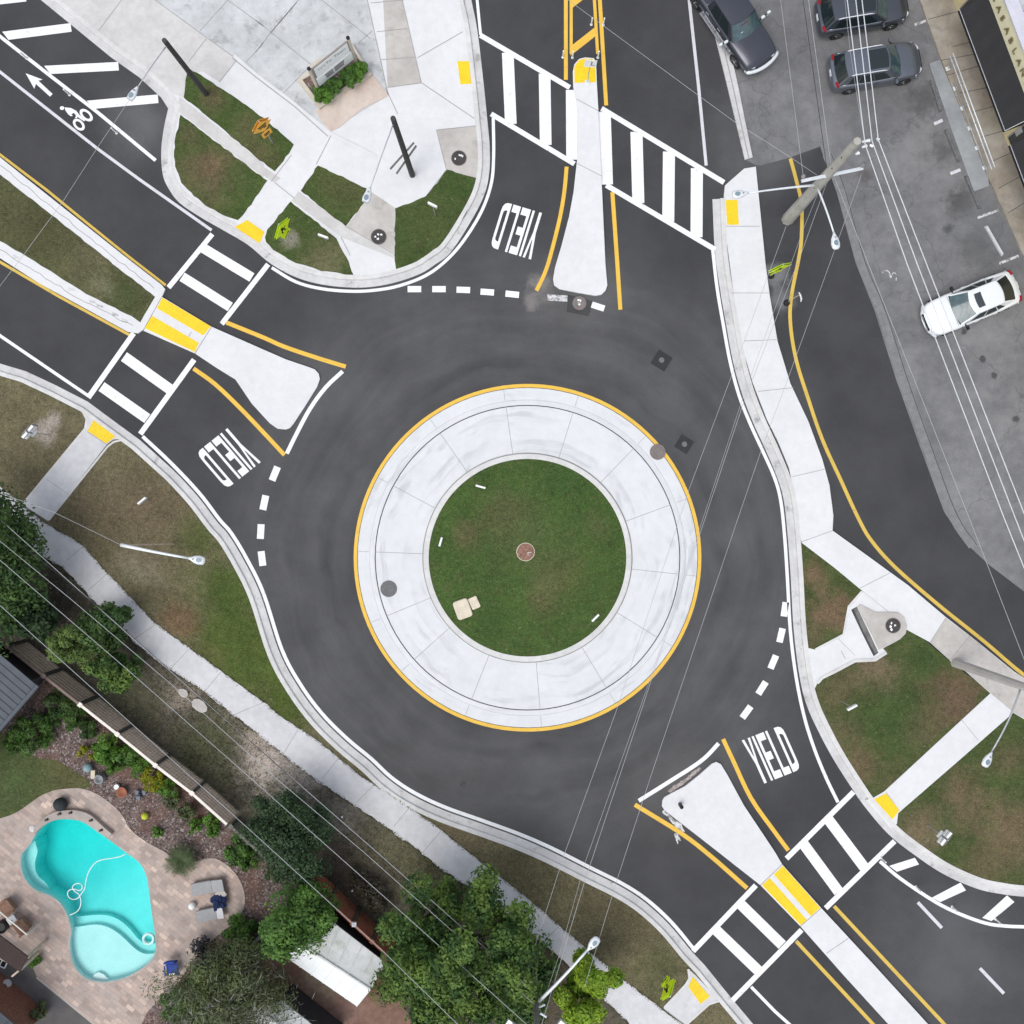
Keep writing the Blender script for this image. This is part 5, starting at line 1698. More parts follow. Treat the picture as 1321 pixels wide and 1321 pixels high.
# ------------------------------------------------------------------ welcome sign with planter
zz = lambda s: Z(370, 30, 8.256, s)
t = thing('planter', 'low tan block planter with a pinkish slab in front, under the sign board', 'planter', tuple(W(442, 120, .12)))
m = MB(); o_ = xy(zz('105,600 210,525 250,440 300,400 690,205 905,540 640,700 345,905'), .4)
i_ = xy(zz('165,600 235,560 690,250 850,520 620,670 350,850'), .4)
m.poly(o_, .38, M['stone_beige'], bottom=.1, holes=[i_]); m.build('wall', t, False, True)
m = MB(); m.poly(i_, .33, M['mulch']); m.build('soil', t, False, True)
m = MB(); m.poly(xy(jag(zz('305,935 350,900 905,545 960,600 1085,770 800,910 560,1110 470,1150 390,1070'), 6, 60), .15), .16, M['stone_pink'], bottom=.1); m.build('slab', t, False, True)
pa = W(411.8, 117.8, .33); pb = W(459.6, 80, .33)
u = pb - pa; ang = math.atan2(u.y, u.x); Ls = u.length
t = thing('sign_board', 'two-post white sign board above the green shrub planter', 'sign', tuple(pa), ang)
s = facing(t)
for k, x in enumerate((0, Ls)):
    m = MB(); m.tube([(x, 0, -.1), (x, 0, 2.62)], .085, M['stone_beige'], 12); po = m.build('post', t)
    m = MB(); m.ball((x, 0, 2.66), .10, M['black']); m.build('finial', po)
m = MB(); m.box((Ls / 2, 0, 1.55), (Ls - .2, .07, 1.86), M['sign_back']); m.build('frame', t)
m = MB(); m.box((Ls / 2 + .02, s * .03, 1.92), (Ls - .36, .06, .92), M['sign_white']); up_ = m.build('upper_panel', t)
m = MB(); m.box((Ls / 2, s * .045, 1.02), (Ls - .20, .09, .80), M['sign_white']); lp_ = m.build('message_panel', t)
T0 = Matrix.Translation((Ls / 2, s * .064, 2.08)) @ (Matrix.Rotation(R(180), 4, 'Z') if s > 0 else Matrix.Identity(4)) @ Matrix.Rotation(R(90), 4, 'X')
vs, fs = text_geo('To  Town', .30, .004)
m = MB(); m.add(vs, fs, plain('thin_grey_lettering', (.22, .25, .26), .6), T0 @ Matrix.Translation((.28, 0, 0)))
rr = random.Random(11)
for k in range(5):
    m.box((-.80 + k * .09, rr.uniform(-.05, .05), 0), (.035, rr.uniform(.08, .22), .006), plain('thin_grey_lettering', (.25, .28, .28), .6), rr.uniform(-.3, .3), T0)
m.build('lettering', up_)
T1_ = Matrix.Translation((Ls / 2, s * .093, 1.06)) @ (Matrix.Rotation(R(180), 4, 'Z') if s > 0 else Matrix.Identity(4)) @ Matrix.Rotation(R(90), 4, 'X')
ik_ = plain('dark_plum_lettering', (.05, .02, .035), .6)
for row in range(3):
    for (xa, xb) in ((-.62 + .03 * row, -.13), (-.03, .56 - .02 * row)):
        m = MB(); x = xa
        m.box(((xa + xb) / 2, .17 - row * .16, 0), (xb - xa, .012, .005), ik_, 0, T1_)
        while x < xb:
            w_ = rr.uniform(.03, .055)
            m.box((x + w_ / 2, .17 - row * .16, 0), (w_, .105, .007), ik_, 0, T1_)
            x += w_ + .016
        m.build('word', lp_)

# ------------------------------------------------------------------ backyard: pool, deck, beds
deck = smooth(zp('-40,296 0,290 50,275 100,250 150,215 200,180 250,157 300,145 400,140 480,165 560,220 610,270 650,340 720,400 830,462 900,520 960,512 1060,490 1130,518 1190,580 1224,660 1222,740 1175,812 1100,870 1000,960 930,1060 860,1160 790,1212 740,1260 705,1335 650,1500'), 4) + zp('200,1500 -40,1500')
yz = LZ - .03
yd = MB()
yard = xy(P('-700,300 -60,777 0,828 50,866 105,910 152,949 201,989 250,1026 293,1066 345,1112 385,1138 330,1216 300,1270 290,1700 -700,1700'), .1)
yd.poly(yard, yz + .006, M['mulch'], holes=[xy(P('20,1050 225,1050 225,1290 20,1290'))] if False else [xy(pool, .1)])
struct(yd.build('mulch_bed'))
lw = MB(); lw.poly(xy(jag(zp('-60,-180 0,-160 60,-60 200,-10 290,0 360,45 440,95 460,130 400,150 300,155 200,190 100,260 0,300 -60,310'), 3, 20), .1), yz + .012, M['lawn_yard']); struct(lw.build('lawn'))
dk = MB(); dk.poly(xy(deck, .12), .125, M['paver'], bottom=.05, holes=[xy(pool, .12)]); struct(dk.build('pool_deck'))
M['plaster'] = plain('pale_pool_plaster', (.80, .80, .79), .7, 0, .05, 1, .03, 10)
M['coping'] = make_concrete('pool_coping', (.34, .30, .275), (.44, .39, .35), .4, (.2, .18, .17))
pb = MB()
pl_ = xy(pool, .12)
A_ = pl_ + [pl_[0]]
pb.strip(A_, A_, .124, -2.4, M['plaster'])
# floor: deep at the upper left, shallower towards the lower right
nx = 40
x0, y0 = W(20, 1045).xy; x1, y1 = W(215, 1285).xy
vs = []; fs = []
for i in range(nx + 1):
    for j in range(nx + 1):
        x = x0 + (x1 - x0) * i / nx; y = y0 + (y1 - y0) * j / nx
        px = CX + x * S; py = CX - y * S
        dd = (px - 75) * .45 + (py - 1090) * .9
        k = min(1, max(0, (dd + 25) / 150)); k = k * k * (3 - 2 * k)
        vs.append((x, y, -1.75 + .85 * k))
for i in range(nx):
    for j in range(nx):
        a = i * (nx + 1) + j
        fs.append((a, a + 1, a + nx + 2, a + nx + 1))
pb.add(vs, fs, M['plaster'])
shelf = zp('352,850 380,846 430,838 480,835 530,848 570,870 605,898 640,932 665,955 690,972 725,983 784,985 800,1060 700,1130 520,1180 380,1120 320,1000 325,880')
step = zp('345,800 380,803 430,797 500,795 550,808 590,830 625,860 650,890 672,915 700,935 740,942 800,935 800,990 690,975 640,938 570,876 480,841 355,852 330,830')
bench = zp('150,415 160,440 168,470 156,520 157,565 175,600 205,625 222,650 225,672 170,665 90,610 70,500 100,430')
seat2 = zp('640,455 668,490 700,530 722,580 735,640 755,645 765,560 720,490')
pb.poly(xy(smooth(shelf, 3, True), .0), -.30, M['plaster'], bottom=-2)
pb.poly(xy(smooth(step, 3, True), .0), -.55, M['plaster'], bottom=-2)
pb.poly(xy(smooth(bench, 3, True), .0), -.45, M['plaster'], bottom=-2)
pb.poly(xy(smooth(seat2, 3, True), .0), -.5, M['plaster'], bottom=-2)
pb.poly(xy(zp('455,1095 470,1075 490,1067 515,1078 545,1110 520,1118 480,1112'), 0), -.12, M['plaster'], bottom=-.4)
struct(pb.build('pool_basin'))
cp = MB(); cp.ribbon(pl_, .10, .1285, M['coping'], True); struct(cp.build('pool_coping'))
# water: clear sheet with a tinted body below
b = NB('pool_water', .03)
nt = b.nt; nt.nodes.remove(b.b)
out = [n_ for n_ in nt.nodes if n_.type == 'OUTPUT_MATERIAL'][0]
tr = nt.nodes.new('ShaderNodeBsdfTransparent'); nt.links.new(tr.outputs[0], out.inputs['Surface'])
va = nt.nodes.new('ShaderNodeVolumeAbsorption'); va.inputs['Color'].default_value = (.0, .93, .92, 1); va.inputs['Density'].default_value = .92
nt.links.new(va.outputs[0], out.inputs['Volume'])
wm = MB()
wl = [(p_.x, p_.y) for p_ in offset(pl_, -.004, True)]
wm.poly(wl, .035, b.mat, bottom=-2.3)
lo_ = [(p_[0], p_[1]) for p_ in wl]
loops = [[Vector((p_[0], p_[1], 0)) for p_ in lo_]]
tris = tessellate_polygon(loops)
wm.add([(p_[0], p_[1], -2.3) for p_ in lo_], [tuple(t_)[::-1] for t_ in tris], b.mat)
# weld so that the body of water is closed
wo = wm.build('pool_water')
import bmesh
bm = bmesh.new(); bm.from_mesh(wo.data); bmesh.ops.remove_doubles(bm, verts=bm.verts, dist=1e-4); bmesh.ops.recalc_face_normals(bm, faces=bm.faces); bm.to_mesh(wo.data); bm.free()
struct(wo)
# raised wall with spouts
outer = smooth(zp('168,345 190,318 220,288 260,265 300,253 380,250 450,272 510,325 560,368'), 4)
inner = smooth(zp('172,372 200,342 235,316 270,300 305,291 375,296 435,318 495,362 545,386'), 4)
m = MB(); m.poly(xy(outer, .4) + xy(inner, .4)[::-1], .42, M['coping'], bottom=.1)
t = thing('pool_wall', 'low raised curved wall with dark spouts at the head of the pool', 'wall', tuple(W(95, 1050, .1)))
m.build('wall', t, False, True)
for (x, y) in zp('233,297 297,268 352,262 455,300 505,350'):
    q = W(x, y, .44); m = MB(); m.box((q.x, q.y, .45), (.18, .10, .06), M['iron'], R(30)); m.ball((q.x + .06, q.y, .47), .05, M['black']); m.build('spout', t, False, True)
# hose and float
hs = smooth(zp('630,468 600,482 560,490 520,496 490,505 462,530 440,570 430,610 425,640 412,662 390,690 362,696 342,680 340,660 352,648 375,645 398,652 412,640 408,622 388,616 368,626 364,642 378,658 396,672 405,700 403,730 385,758 350,775'), 4)
m = MB(); m.tube([W(x, y, .05) for x, y in hs], .024, M['sign_white'], 8); o = m.build('pool_hose'); tag(o, 'white hose looping on the pool water', 'hose')
q = W(QX[0] + 745 * 340 / 1321, QX[3] + 893 * 340 / 1321, .06)
m = MB(); rg = [(q.x + .26 * math.cos(2 * PI * k / 24), q.y + .26 * math.sin(2 * PI * k / 24), .07) for k in range(25)]
m.tube(rg, .075, plain('pale_aqua_vinyl', (.55, .78, .76), .4), 10, False); o = m.build('swim_ring'); tag(o, 'pale ring float at the pool step edge', 'pool float')

M['aqua_pad'] = plain('grey_sling_fabric', (.32, .325, .33), .85, 0, .06, 4, .05, 40)
M['wicker'] = plain('brown_wicker', (.23, .135, .095), .85, 0, .15, 8, .2, 40, bump=.3)
M['blue'] = plain('royal_blue_fabric', (.02, .055, .30), .75, 0, .2, 6)
M['navy'] = plain('navy_cloth', (.012, .022, .075), .9, 0, .3, 8)


def lounger(label, px0, py0, px1, py1, wpx, split, headc):
    a = W(px0, py0, .3); b_ = W(px1, py1, .3)
    u = b_ - a; L_ = u.length; ang = math.atan2(u.y, u.x)
    t = thing('sun_lounger', label, 'sun lounger', (a.x, a.y, .125), ang, 'sun loungers on the pavers')
    w_ = wpx / S
    m = MB(); m.rbox((L_ * split / 2, 0, .30), (L_ * split - .02, w_, .06), .05, M['aqua_pad']); m.build('seat', t)
    T = Matrix.Translation((L_ * split, 0, .30)) @ Matrix.Rotation(R(-14), 4, 'Y')
    m = MB(); m.rbox((L_ * (1 - split) / 2, 0, .02), (L_ * (1 - split) - .03, w_, .06), .05, headc, 0, T); m.build('backrest', t)
    m = MB()
    for sg in (-1, 1):
        m.tube([(0, sg * w_ / 2, .26), (L_ * split, sg * w_ / 2, .26)], .02, M['sign_back'])
    m.build('frame', t)
    for x in (.15, L_ * .85):
        for sg in (-1, 1):
            m = MB(); m.tube([(x, sg * w_ * .46, 0), (x, sg * w_ * .46, .27)], .02, M['sign_back']); m.build('leg', t)


zl = lambda s: Z(180, 1080, 6.607, s)
p0, p1 = zl('450,445 735,390'); lounger('grey sun lounger nearer the palm', *p0, *p1, 15.5, .60, M['aqua_pad'])
p0, p1 = zl('490,675 730,625'); lounger('grey sun lounger with a navy towel at its head', *p0, *p1, 15.0, .72, M['conc_walk'])
q = W(*zl('698,480')[0], .45); t = thing('side_table', 'small pale side table between the two loungers', 'table', (q.x, q.y, .125), R(38), 'small pale tables')
m = MB(); m.rbox((0, 0, .42), (.48, .42, .04), .03, M['conc_tan']); m.build('tabletop', t)
for sx in (-1, 1):
    for sy_ in (-1, 1):
        m = MB(); m.tube([(sx * .19, sy_ * .16, 0), (sx * .19, sy_ * .16, .41)], .018, M['sign_back']); m.build('leg', t)
# crumpled towel
rr = random.Random(5)
cx, cy = zl('682,548')[0]
q = W(cx, cy, .5); m = MB(); vs = []; fs = []
n1, n2 = 7, 18
for i in range(n1):
    for k in range(n2):
        a = 2 * PI * k / n2; r = .40 * i / (n1 - 1) * (1 + .35 * rr.uniform(-1, 1) * (i > 2))
        vs.append((r * math.cos(a), r * 1.1 * math.sin(a), .20 * (1 - (i / (n1 - 1)) ** 1.5) + rr.uniform(-.03, .06)))
for i in range(n1 - 1):
    for k in range(n2):
        fs.append((i * n2 + k, i * n2 + (k + 1) % n2, (i + 1) * n2 + (k + 1) % n2, (i + 1) * n2 + k))
m.add(vs, fs, M['navy']); o = m.build('towel'); o.location = (q.x, q.y, .48); tag(o, 'crumpled navy towel over the lounger head', 'towel')
q = W(*zl('450,585')[0], .3); o = MB().ball((0, 0, .2), .20, M['sign_white'], 16).build('ball', None, True); o.location = (q.x, q.y, .125); tag(o, 'white ball on the pavers beside the loungers', 'ball')
# blue chair
q = W(*zl('285,1120')[0], .4); t = thing('pool_chair', 'royal blue folding chair alone on the pavers', 'chair', (q.x, q.y, .125), R(-85))
m = MB(); m.rbox((0, 0, .38), (.55, .58, .06), .06, M['blue']); m.build('seat', t)
m = MB(); m.rbox((-.30, 0, .62), (.10, .58, .50), .05, M['blue'], 0, Matrix.Rotation(R(-14), 4, 'Y')); m.build('backrest', t)
for sg in (-1, 1):
    m = MB(); m.rbox((.0, sg * .33, .54), (.52, .07, .05), .03, M['blue']); m.build('armrest', t)
    for x in (-.24, .24):
        m = MB(); m.tube([(x, sg * .31, 0), (x, sg * .31, .52)], .018, M['steel']); m.build('leg', t)
m = MB(); m.box((.22, 0, .425), (.08, .30, .02), M['sign_white']); m.build('stripe', t)


def wicker(label, px, py, rz):
    q = W(px, py, .5); t = thing('wicker_chair', label, 'chair', (q.x, q.y, .125), R(rz), 'brown chairs at the west deck edge')
    m = MB(); m.rbox((0, 0, .34), (.66, .62, .14), .10, M['wicker']); m.build('seat', t)
    m = MB(); m.rbox((-.34, 0, .60), (.14, .66, .46), .06, M['wicker'], 0, Matrix.Rotation(R(-8), 4, 'Y')); m.build('backrest', t)
    for sg in (-1, 1):
        m = MB(); m.rbox((.02, sg * .35, .50), (.6, .10, .10), .04, M['wicker']); m.build('armrest', t)
    for x in (-.26, .26):
        for sg in (-1, 1):
            m = MB(); m.tube([(x, sg * .28, 0), (x, sg * .28, .30)], .025, M['wicker']); m.build('leg', t)


wicker('brown wicker chair at the very edge, above the little table', 8, 1171, 218)
wicker('brown wicker chair below the little table with the pole crossing it', 27, 1196, 218)
q = W(16.5, 1186.5, .5); t = thing('side_table', 'small pale side table between the brown wicker chairs', 'table', (q.x, q.y, .125), R(35), 'small pale tables')
m = MB(); m.rbox((0, 0, .46), (.46, .46, .04), .03, M['conc_walk']); m.lathe([(.03, .48), (.03, .56), (.001, .56)], M['ink'], 10); m.build('tabletop', t)
for sx in (-1, 1):
    for sy_ in (-1, 1):
        m = MB(); m.tube([(sx * .18, sy_ * .18, 0), (sx * .18, sy_ * .18, .45)], .018, M['sign_back']); m.build('leg', t)
q = W(4, 1194, .4); o = MB().lathe([(.22, 0), (.30, .15), (.32, .55), (.26, .60), (.20, .50), (.001, .5)], M['black'], 18).build('grill'); o.location = (q.x, q.y, .125); tag(o, 'black kettle grill beside the brown chairs', 'grill')
m = MB(); m.tube([W(-16, 1163, 1.9), W(35, 1206, 1.9)], .035, M['rail_white']); o = m.build('awning_pole'); 
tag(o, 'thin pale pole slanting over the brown wicker chairs', 'pole')
m = MB(); m.tube([W(35, 1206, 1.9), W(35, 1206, 1.9) - Vector((0, 0, 1.78))], .025, M['rail_white']); m.build('post', o)

# urns, ornaments and solar lights in the bed
def lathe_thing(name, label, cat, px, py, prof, mat, group=None, z=.1, n=18):
    q = W(px, py, z + .2); o = MB().lathe(prof, mat, n).build(name, None, True); o.location = (q.x, q.y, z); tag(o, label, cat, group); return o


M['terra'] = plain('terracotta', (.32, .125, .075), .85, 0, .15, 5)
M['bluegrey'] = plain('blue_glaze', (.22, .33, .36), .3, 0, .1, 6)
urn = [(.16, 0), (.24, .15), (.28, .35), (.22, .5), (.24, .55), (.18, .54), (.15, .40), (.001, .38)]
lathe_thing('garden_urn', 'dark covered urn on the deck above the pool wall', 'urn', 79.5, 1036.5, [(.2, 0), (.32, .2), (.34, .45), (.2, .62), (.08, .68), (.001, .7)], plain('dark_slate_pot', (.03, .037, .04), .7), None, .12)
lathe_thing('garden_globe', 'blue-grey glass globe in the dark bed near the yard lawn', 'ornament', 114.5, 989.5, [(.10, 0), (.09, .12), (.2, .2), (.24, .36), (.18, .50), (.001, .56)], M['bluegrey'])
lathe_thing('flower_pot', 'grey stone pot beside the cream box in the bed', 'pot', 130.5, 1003.5, urn, M['conc_ramp'], 'pots in the bark bed')
lathe_thing('flower_pot', 'terracotta pot lying in the bark bed', 'pot', 158, 1021.5, [(.15, 0), (.24, .3), (.28, .34), (.24, .34), (.18, .25), (.001, .2)], M['terra'], 'pots in the bark bed')
lathe_thing('flower_pot', 'small white and black pot next to the terracotta one', 'pot', 150.5, 1015, [(.10, 0), (.14, .25), (.10, .26), (.04, .2), (.001, .2)], M['sign_white'], 'pots in the bark bed')
lathe_thing('flower_pot', 'dark open pot near the fence end', 'pot', 234, 1045.5, [(.12, 0), (.17, .3), (.13, .3), (.1, .1), (.001, .05)], M['black'], 'pots in the bark bed')
lathe_thing('garden_globe', 'yellow-green ball in the bark bed', 'ornament', 187, 1053, [(.001, 0), (.15, .06), (.19, .2), (.14, .34), (.001, .40)], plain('yellow_green_glaze', (.50, .58, .05), .4))
q = W(120, 999, .3); o = MB().rbox((0, 0, .12), (.22, .44, .24), .03, M['cream']).build('box'); o.location = (q.x, q.y, .1); tag(o, 'upright cream box standing in the bark bed', 'box')
q = W(180, 1027, .3)
m = MB()
for k in range(6):
    m.rbox((rr.uniform(-.25, .25), rr.uniform(-.2, .2), .1 + .03 * k), (.22, .16, .14), .05, plain('blue_grey_stone', (.17, .20, .25), .8), rr.uniform(0, 3))
o = m.build('stone_ornament'); o.location = (q.x, q.y, .1); tag(o, 'blue-grey broken stone ornament in the bed', 'ornament')
lathe_thing('skimmer_lid', 'pale round lid on the pavers left of the pool wall', 'lid', 39.5, 1070.5, [(.17, 0), (.17, .02), (.15, .035), (.001, .035)], M['conc_walk'], None, .125)
lathe_thing('flower_pot', 'pale round pot at the dark terrace by the brick edge', 'pot', 9, 1269.5, urn, M['conc_walk'], 'pots in the bark bed')
lathe_thing('flower_pot', 'dark ring pot beside the deck in the lower bed', 'pot', 242.5, 1268, [(.14, 0), (.2, .3), (.17, .3), (.13, .1), (.001, .05)], M['iron'], 'pots in the bark bed')
# small lights and stubs seen in the strip
for (x, y, lab) in ((441.5, 1053.5, 'tiny white stake light by the sidewalk strip'), (413.5, 1110.5, 'tiny white stake light below the dark round tree'), (454.8, 1148.5, 'tiny white stake light left of a close pair by the red fence'), (463, 1144.5, 'tiny white stake light right of a close pair by the red fence')):
    q = W(x, y, .3); o = MB().tube([(0, 0, -.05), (0, 0, .25)], .02, M['steel']).ball((0, 0, .28), .055, M['sign_white'], 8).build('stake_light'); o.location = (q.x, q.y, .1); tag(o, lab, 'garden light', 'white stake lights')
for (x, y, l_, w_, rz, lab) in ((236.5, 894, .62, .42, -38, 'smaller pale slab lying between the fence and the sidewalk'), (257.5, 910, .95, .62, -38, 'larger broken pale slab lying beside the sidewalk')):
    q = W(x, y, .15); m = MB(); pts = [(l_ / 2 * math.cos(2 * PI * k / 9) * rr.uniform(.85, 1.1), w_ / 2 * math.sin(2 * PI * k / 9) * rr.uniform(.85, 1.1)) for k in range(9)]
    m.poly(pts, .10, M['conc_tan'], bottom=-.05); o = m.build('stone_slab'); o.location = (q.x, q.y, .1); o.rotation_euler = (0, 0, R(rz)); tag(o, lab, 'slab', 'loose slabs by the sidewalk')

# ------------------------------------------------------------------ fences
def fence(label, pts, h, rails, board, npb, group, vertical=False, posts=True):
    """pts: photograph pixels of the top rail"""
    P3 = [W(x, y, h) for x, y in pts]
    base = Vector((P3[0].x, P3[0].y, .08))
    t = thing('wooden_fence', label, 'fence', tuple(base), 0, group)
    for i in range(len(P3) - 1):
        a = P3[i] - base; b_ = P3[i + 1] - base
        a.z = b_.z = 0
        u = b_ - a; L_ = u.length; ang = math.atan2(u.y, u.x)
        T = Matrix.Translation(a) @ Matrix.Rotation(ang, 4, 'Z')
        m = MB()
        if vertical:
            n = max(1, int(L_ / .145))
            for k in range(n):
                m.box(((k + .5) * L_ / n, .0, h / 2 - .03 + rr.uniform(-.02, .02)), (L_ / n - .012, .022, h - .1), board, 0, T)
            for z in (.3, h - .35):
                m.box((L_ / 2, -.04, z), (L_, .045, .09), M['wood_dark'], 0, T)
        else:
            hb = (h - .2) / npb
            for k in range(npb):
                m.box((L_ / 2, 0, .08 + hb * (k + .5)), (L_ - .02, .022, hb - .015), board, 0, T)
                m.box((L_ / 2, .018, .08 + hb * (k + 1) - .02), (L_ - .02, .014, .022), M['board_edge'], 0, T)
            n = max(2, int(L_ / .15))
            for k in range(1, n):
                m.box((L_ * k / n, .0135, h / 2 - .02), (.008, .005, h - .2), M['wood_dark'], 0, T)
        m.build('panel', t)
        m = MB(); m.box((L_ / 2, 0, h - .03), (L_, .13, .05), rails[min(i, len(rails) - 1)], 0, T); m.build('top_rail', t)
        if posts:
            m = MB(); m.box((0, .08, h / 2 - .02), (.14, .13, h + .04), M['wood_dark'], 0, T); po = m.build('post', t)  # dark posts on this face stand in for the post shadows
            m = MB(); m.box((0, .02, h + .03), (.19, .22, .05), rails[min(i, len(rails) - 1)], 0, T); m.build('post_cap', po)
    return t


FG = 'wooden fences round the backyard'
fence('tall brown slatted fence with pinkish and cream top rails behind the pool garden', P('-180,680 -90,752 10,834 57,872 104,909 152,947 201,987 248,1023 293,1063'), 2.15,
      [M['rail_pink']] * 4 + [M['rail_white']] * 4, M['wood_brown'], 6, FG)
q = W(293, 1063, 2.2)
fence('low weathered plain fence running on from the slatted one past the dark round tree', P('298,1066 320,1086 343,1107 366,1124 388,1141'), 1.25, [M['wood_grey']], M['wood_grey'], 6, FG, True)
fence('short weathered side fence between the garden bed and the dirt yard', P('388,1141 366,1170 343,1201 318,1226'), 1.5, [M['wood_grey']], M['wood_grey'], 6, FG, True)
FR = fence('red-stained board fence in front of the white shed', P('396,1137 425,1163 455,1191 480,1214 507,1238'), 2.0, [M['wood_red']], M['wood_red'], 6, FG, True)
q = W(457.5, 1191, 2.0) - FR.location; MB().rbox((q.x, q.y, 2.06), (.22, .22, .12), .02, M['conc_walk']).build('pale_cap', FR)

# ------------------------------------------------------------------ sheds and houses
def gable(name, label, ridge, eave1, eave2, hr, he, wallm, roof1, roof2, ribs, cat='shed', ribw=.03):
    """ridge/eaves: pixel pairs; builds walls, two pitched roof slopes with standing ribs"""
    r0, r1 = [W(x, y, hr) for x, y in ridge]
    base = (r0 + r1) / 2; base.z = .08
    t = thing(name, label, cat, tuple(base))
    es_ = []
    for (ev, mat) in ((eave1, roof1), (eave2, roof2)):
        e0, e1 = [W(x, y, he) for x, y in ev]
        es_.append((e0, e1))
        m = MB()
        q_ = [r0 - base, r1 - base, e1 - base, e0 - base]
        th = Vector((0, 0, -.06))
        m.add(q_ + [v + th for v in q_], [(0, 1, 2, 3), (7, 6, 5, 4), (0, 4, 5, 1), (1, 5, 6, 2), (2, 6, 7, 3), (3, 7, 4, 0)], mat)
        for k in range(ribs + 1):
            f = k / ribs
            m.tube([q_[0].lerp(q_[1], f) + Vector((0, 0, .015)), q_[3].lerp(q_[2], f) + Vector((0, 0, .015))], ribw, mat, 4)
        m.build('roof', t)
    m = MB(); m.tube([r0 - base + Vector((0, 0, .02)), r1 - base + Vector((0, 0, .02))], .06, roof1, 6); m.build('ridge_cap', t)
    m = MB()
    ins = .90
    c4 = [es_[0][0], es_[0][1], es_[1][1], es_[1][0]]
    cc = sum(c4, Vector()) / 4
    ring = [(cc + (v - cc) * ins) - base for v in c4]
    vs = [Vector((v.x, v.y, -.1)) for v in ring] + [Vector((v.x, v.y, he - .12)) for v in ring]
    m.add(vs, [(0, 1, 5, 4), (1, 2, 6, 5), (2, 3, 7, 6), (3, 0, 4, 7)], wallm)
    for (i, j, rp) in ((0, 3, r0), (1, 2, r1)):
        ap = (cc + (rp - cc) * ins) - base
        m.add([vs[4 + i], vs[4 + j], Vector((ap.x, ap.y, hr - .22))], [(0, 1, 2)], wallm)
    m.build('wall', t)
    return t, base, es_


M['roof_white'] = make_concrete('white_metal_roof', (.60, .62, .61), (.72, .74, .74), .5, (.40, .43, .35), rough=.5, grime=.5)
M['roof_white2'] = plain('bright_white_metal_roof', (.78, .80, .80), .45, .1, .04)
M['roof_dark'] = plain('dark_slate_metal_roof', (.060, .070, .085), .55, .3, .1, 3)
M['roof_dark2'] = plain('dark_slate_flashing', (.10, .115, .13), .5, .3, .08)
M['brick'] = plain('red_brick', (.20, .085, .06), .9, 0, .25, 8, .2, 30)
M['wall_dark'] = plain('dark_painted_siding', (.05, .05, .055), .8, 0, .1)
gable('garden_shed', 'white metal-roofed shed partly under a green tree', P('360,1199 478,1276'), P('428,1183 497,1242') and P('378,1150 497,1242'), P('343,1217 460,1298'), 2.9, 2.35, M['wall_dark'], M['roof_white'], M['roof_white2'], 8)
gable('garden_shed', 'pale metal roof at the bottom edge below the grey-green tree', P('330,1300 410,1358'), P('365,1292 440,1352'), P('290,1330 370,1390'), 2.9, 2.4, M['wall_dark'], M['roof_white'], M['roof_white2'], 6)
# dark roofed house at the left edge
t, base, es_ = gable('house', 'dark seamed metal roof at the left edge behind the slatted fence', P('-70,785 -197,931'), P('47,884 -80,1030'), P('-190,690 -317,836'), 3.9, 3.0, M['wall_dark'], M['roof_dark'], M['roof_dark'], 22, 'house', .022)
m = MB(); q0 = W(49, 884, 3.0) - base; q1 = W(-30, 975, 3.0) - base
m.tube([q0, q0.lerp(q1, .5), q1], .11, M['roof_dark2'], 8); m.build('gutter', t)
# house corner, terrace and pergola at the lower left
ter = MB(); ter.poly(xy(zp('-60,830 0,872 140,980 185,1085 475,1325 560,1500 -60,1500'), .12), .1285, make_concrete('dark_terrace', (.10, .095, .095), (.14, .135, .13), .4, (.06, .06, .06))); 
ter.ribbon(xy(zp('0,876 140,985'), .12), .08, .1325, M['conc_tan']); ter.ribbon(xy(zp('183,1088 470,1322'), .12), .07, .1325, M['conc_tan']); struct(ter.build('terrace'))
bt = MB(); bt.poly(xy(zp('-40,1075 0,1108 60,1150 165,1290 130,1330 60,1290 0,1225 -40,1190'), .2), .22, M['brick'], bottom=.1); struct(bt.build('brick_step'))
q0 = W(-20, 1232, 2.2)
t = thing('pergola', 'dark brown pergola beams over the lower left terrace', 'pergola', (q0.x, q0.y, .12))
m = MB()
cs = [W(x, y, 2.3) - t.location for x, y in zp('-60,835 140,985 100,1060 -60,950')]
m.add([c_ + Vector((0, 0, 0)) for c_ in cs] + [c_ + Vector((0, 0, -.08)) for c_ in cs], [(0, 1, 2, 3), (7, 6, 5, 4), (0, 4, 5, 1), (1, 5, 6, 2), (2, 6, 7, 3)], plain('dark_brown_canopy', (.045, .028, .025), .8)); m.build('canopy', t)
m = MB(); m.tube([W(x, y, 2.2) - t.location for x, y in zp('0,990 105,1045')], .05, M['wood_brown']); m.tube([W(x, y, 2.2) - t.location for x, y in zp('105,1045 60,1082')], .05, M['wood_brown']); m.build('beam', t)
for (x, y) in zp('140,985 105,1045'):
    q = W(x, y, 2.2) - t.location
    m = MB(); m.box((q.x, q.y, 1.05), (.12, .12, 2.1), M['wood_brown']); m.build('post', t)
m = MB(); qq = W(6.5, 1241.5, .4); m.rbox((0, 0, .40), (.34, .46, .04), .05, M['sign_white']); m.rbox((0, 0, .423), (.22, .32, .01), .03, M['black'])
o = m.build('stool'); o.location = (qq.x, qq.y, .13); o.rotation_euler = (0, 0, R(-25)); tag(o, 'small white-rimmed stool under the pergola edge', 'stool')
t, base, es_ = gable('house', 'dark roof corner at the lower left by the brick step', P('-190,1302 -75,1405'), P('-95,1222 32,1322') and P('-95,1225 40,1340'), P('-250,1380 -140,1480'), 4.2, 3.0, M['brick'], M['roof_dark'], M['roof_dark'], 10, 'house', .02)
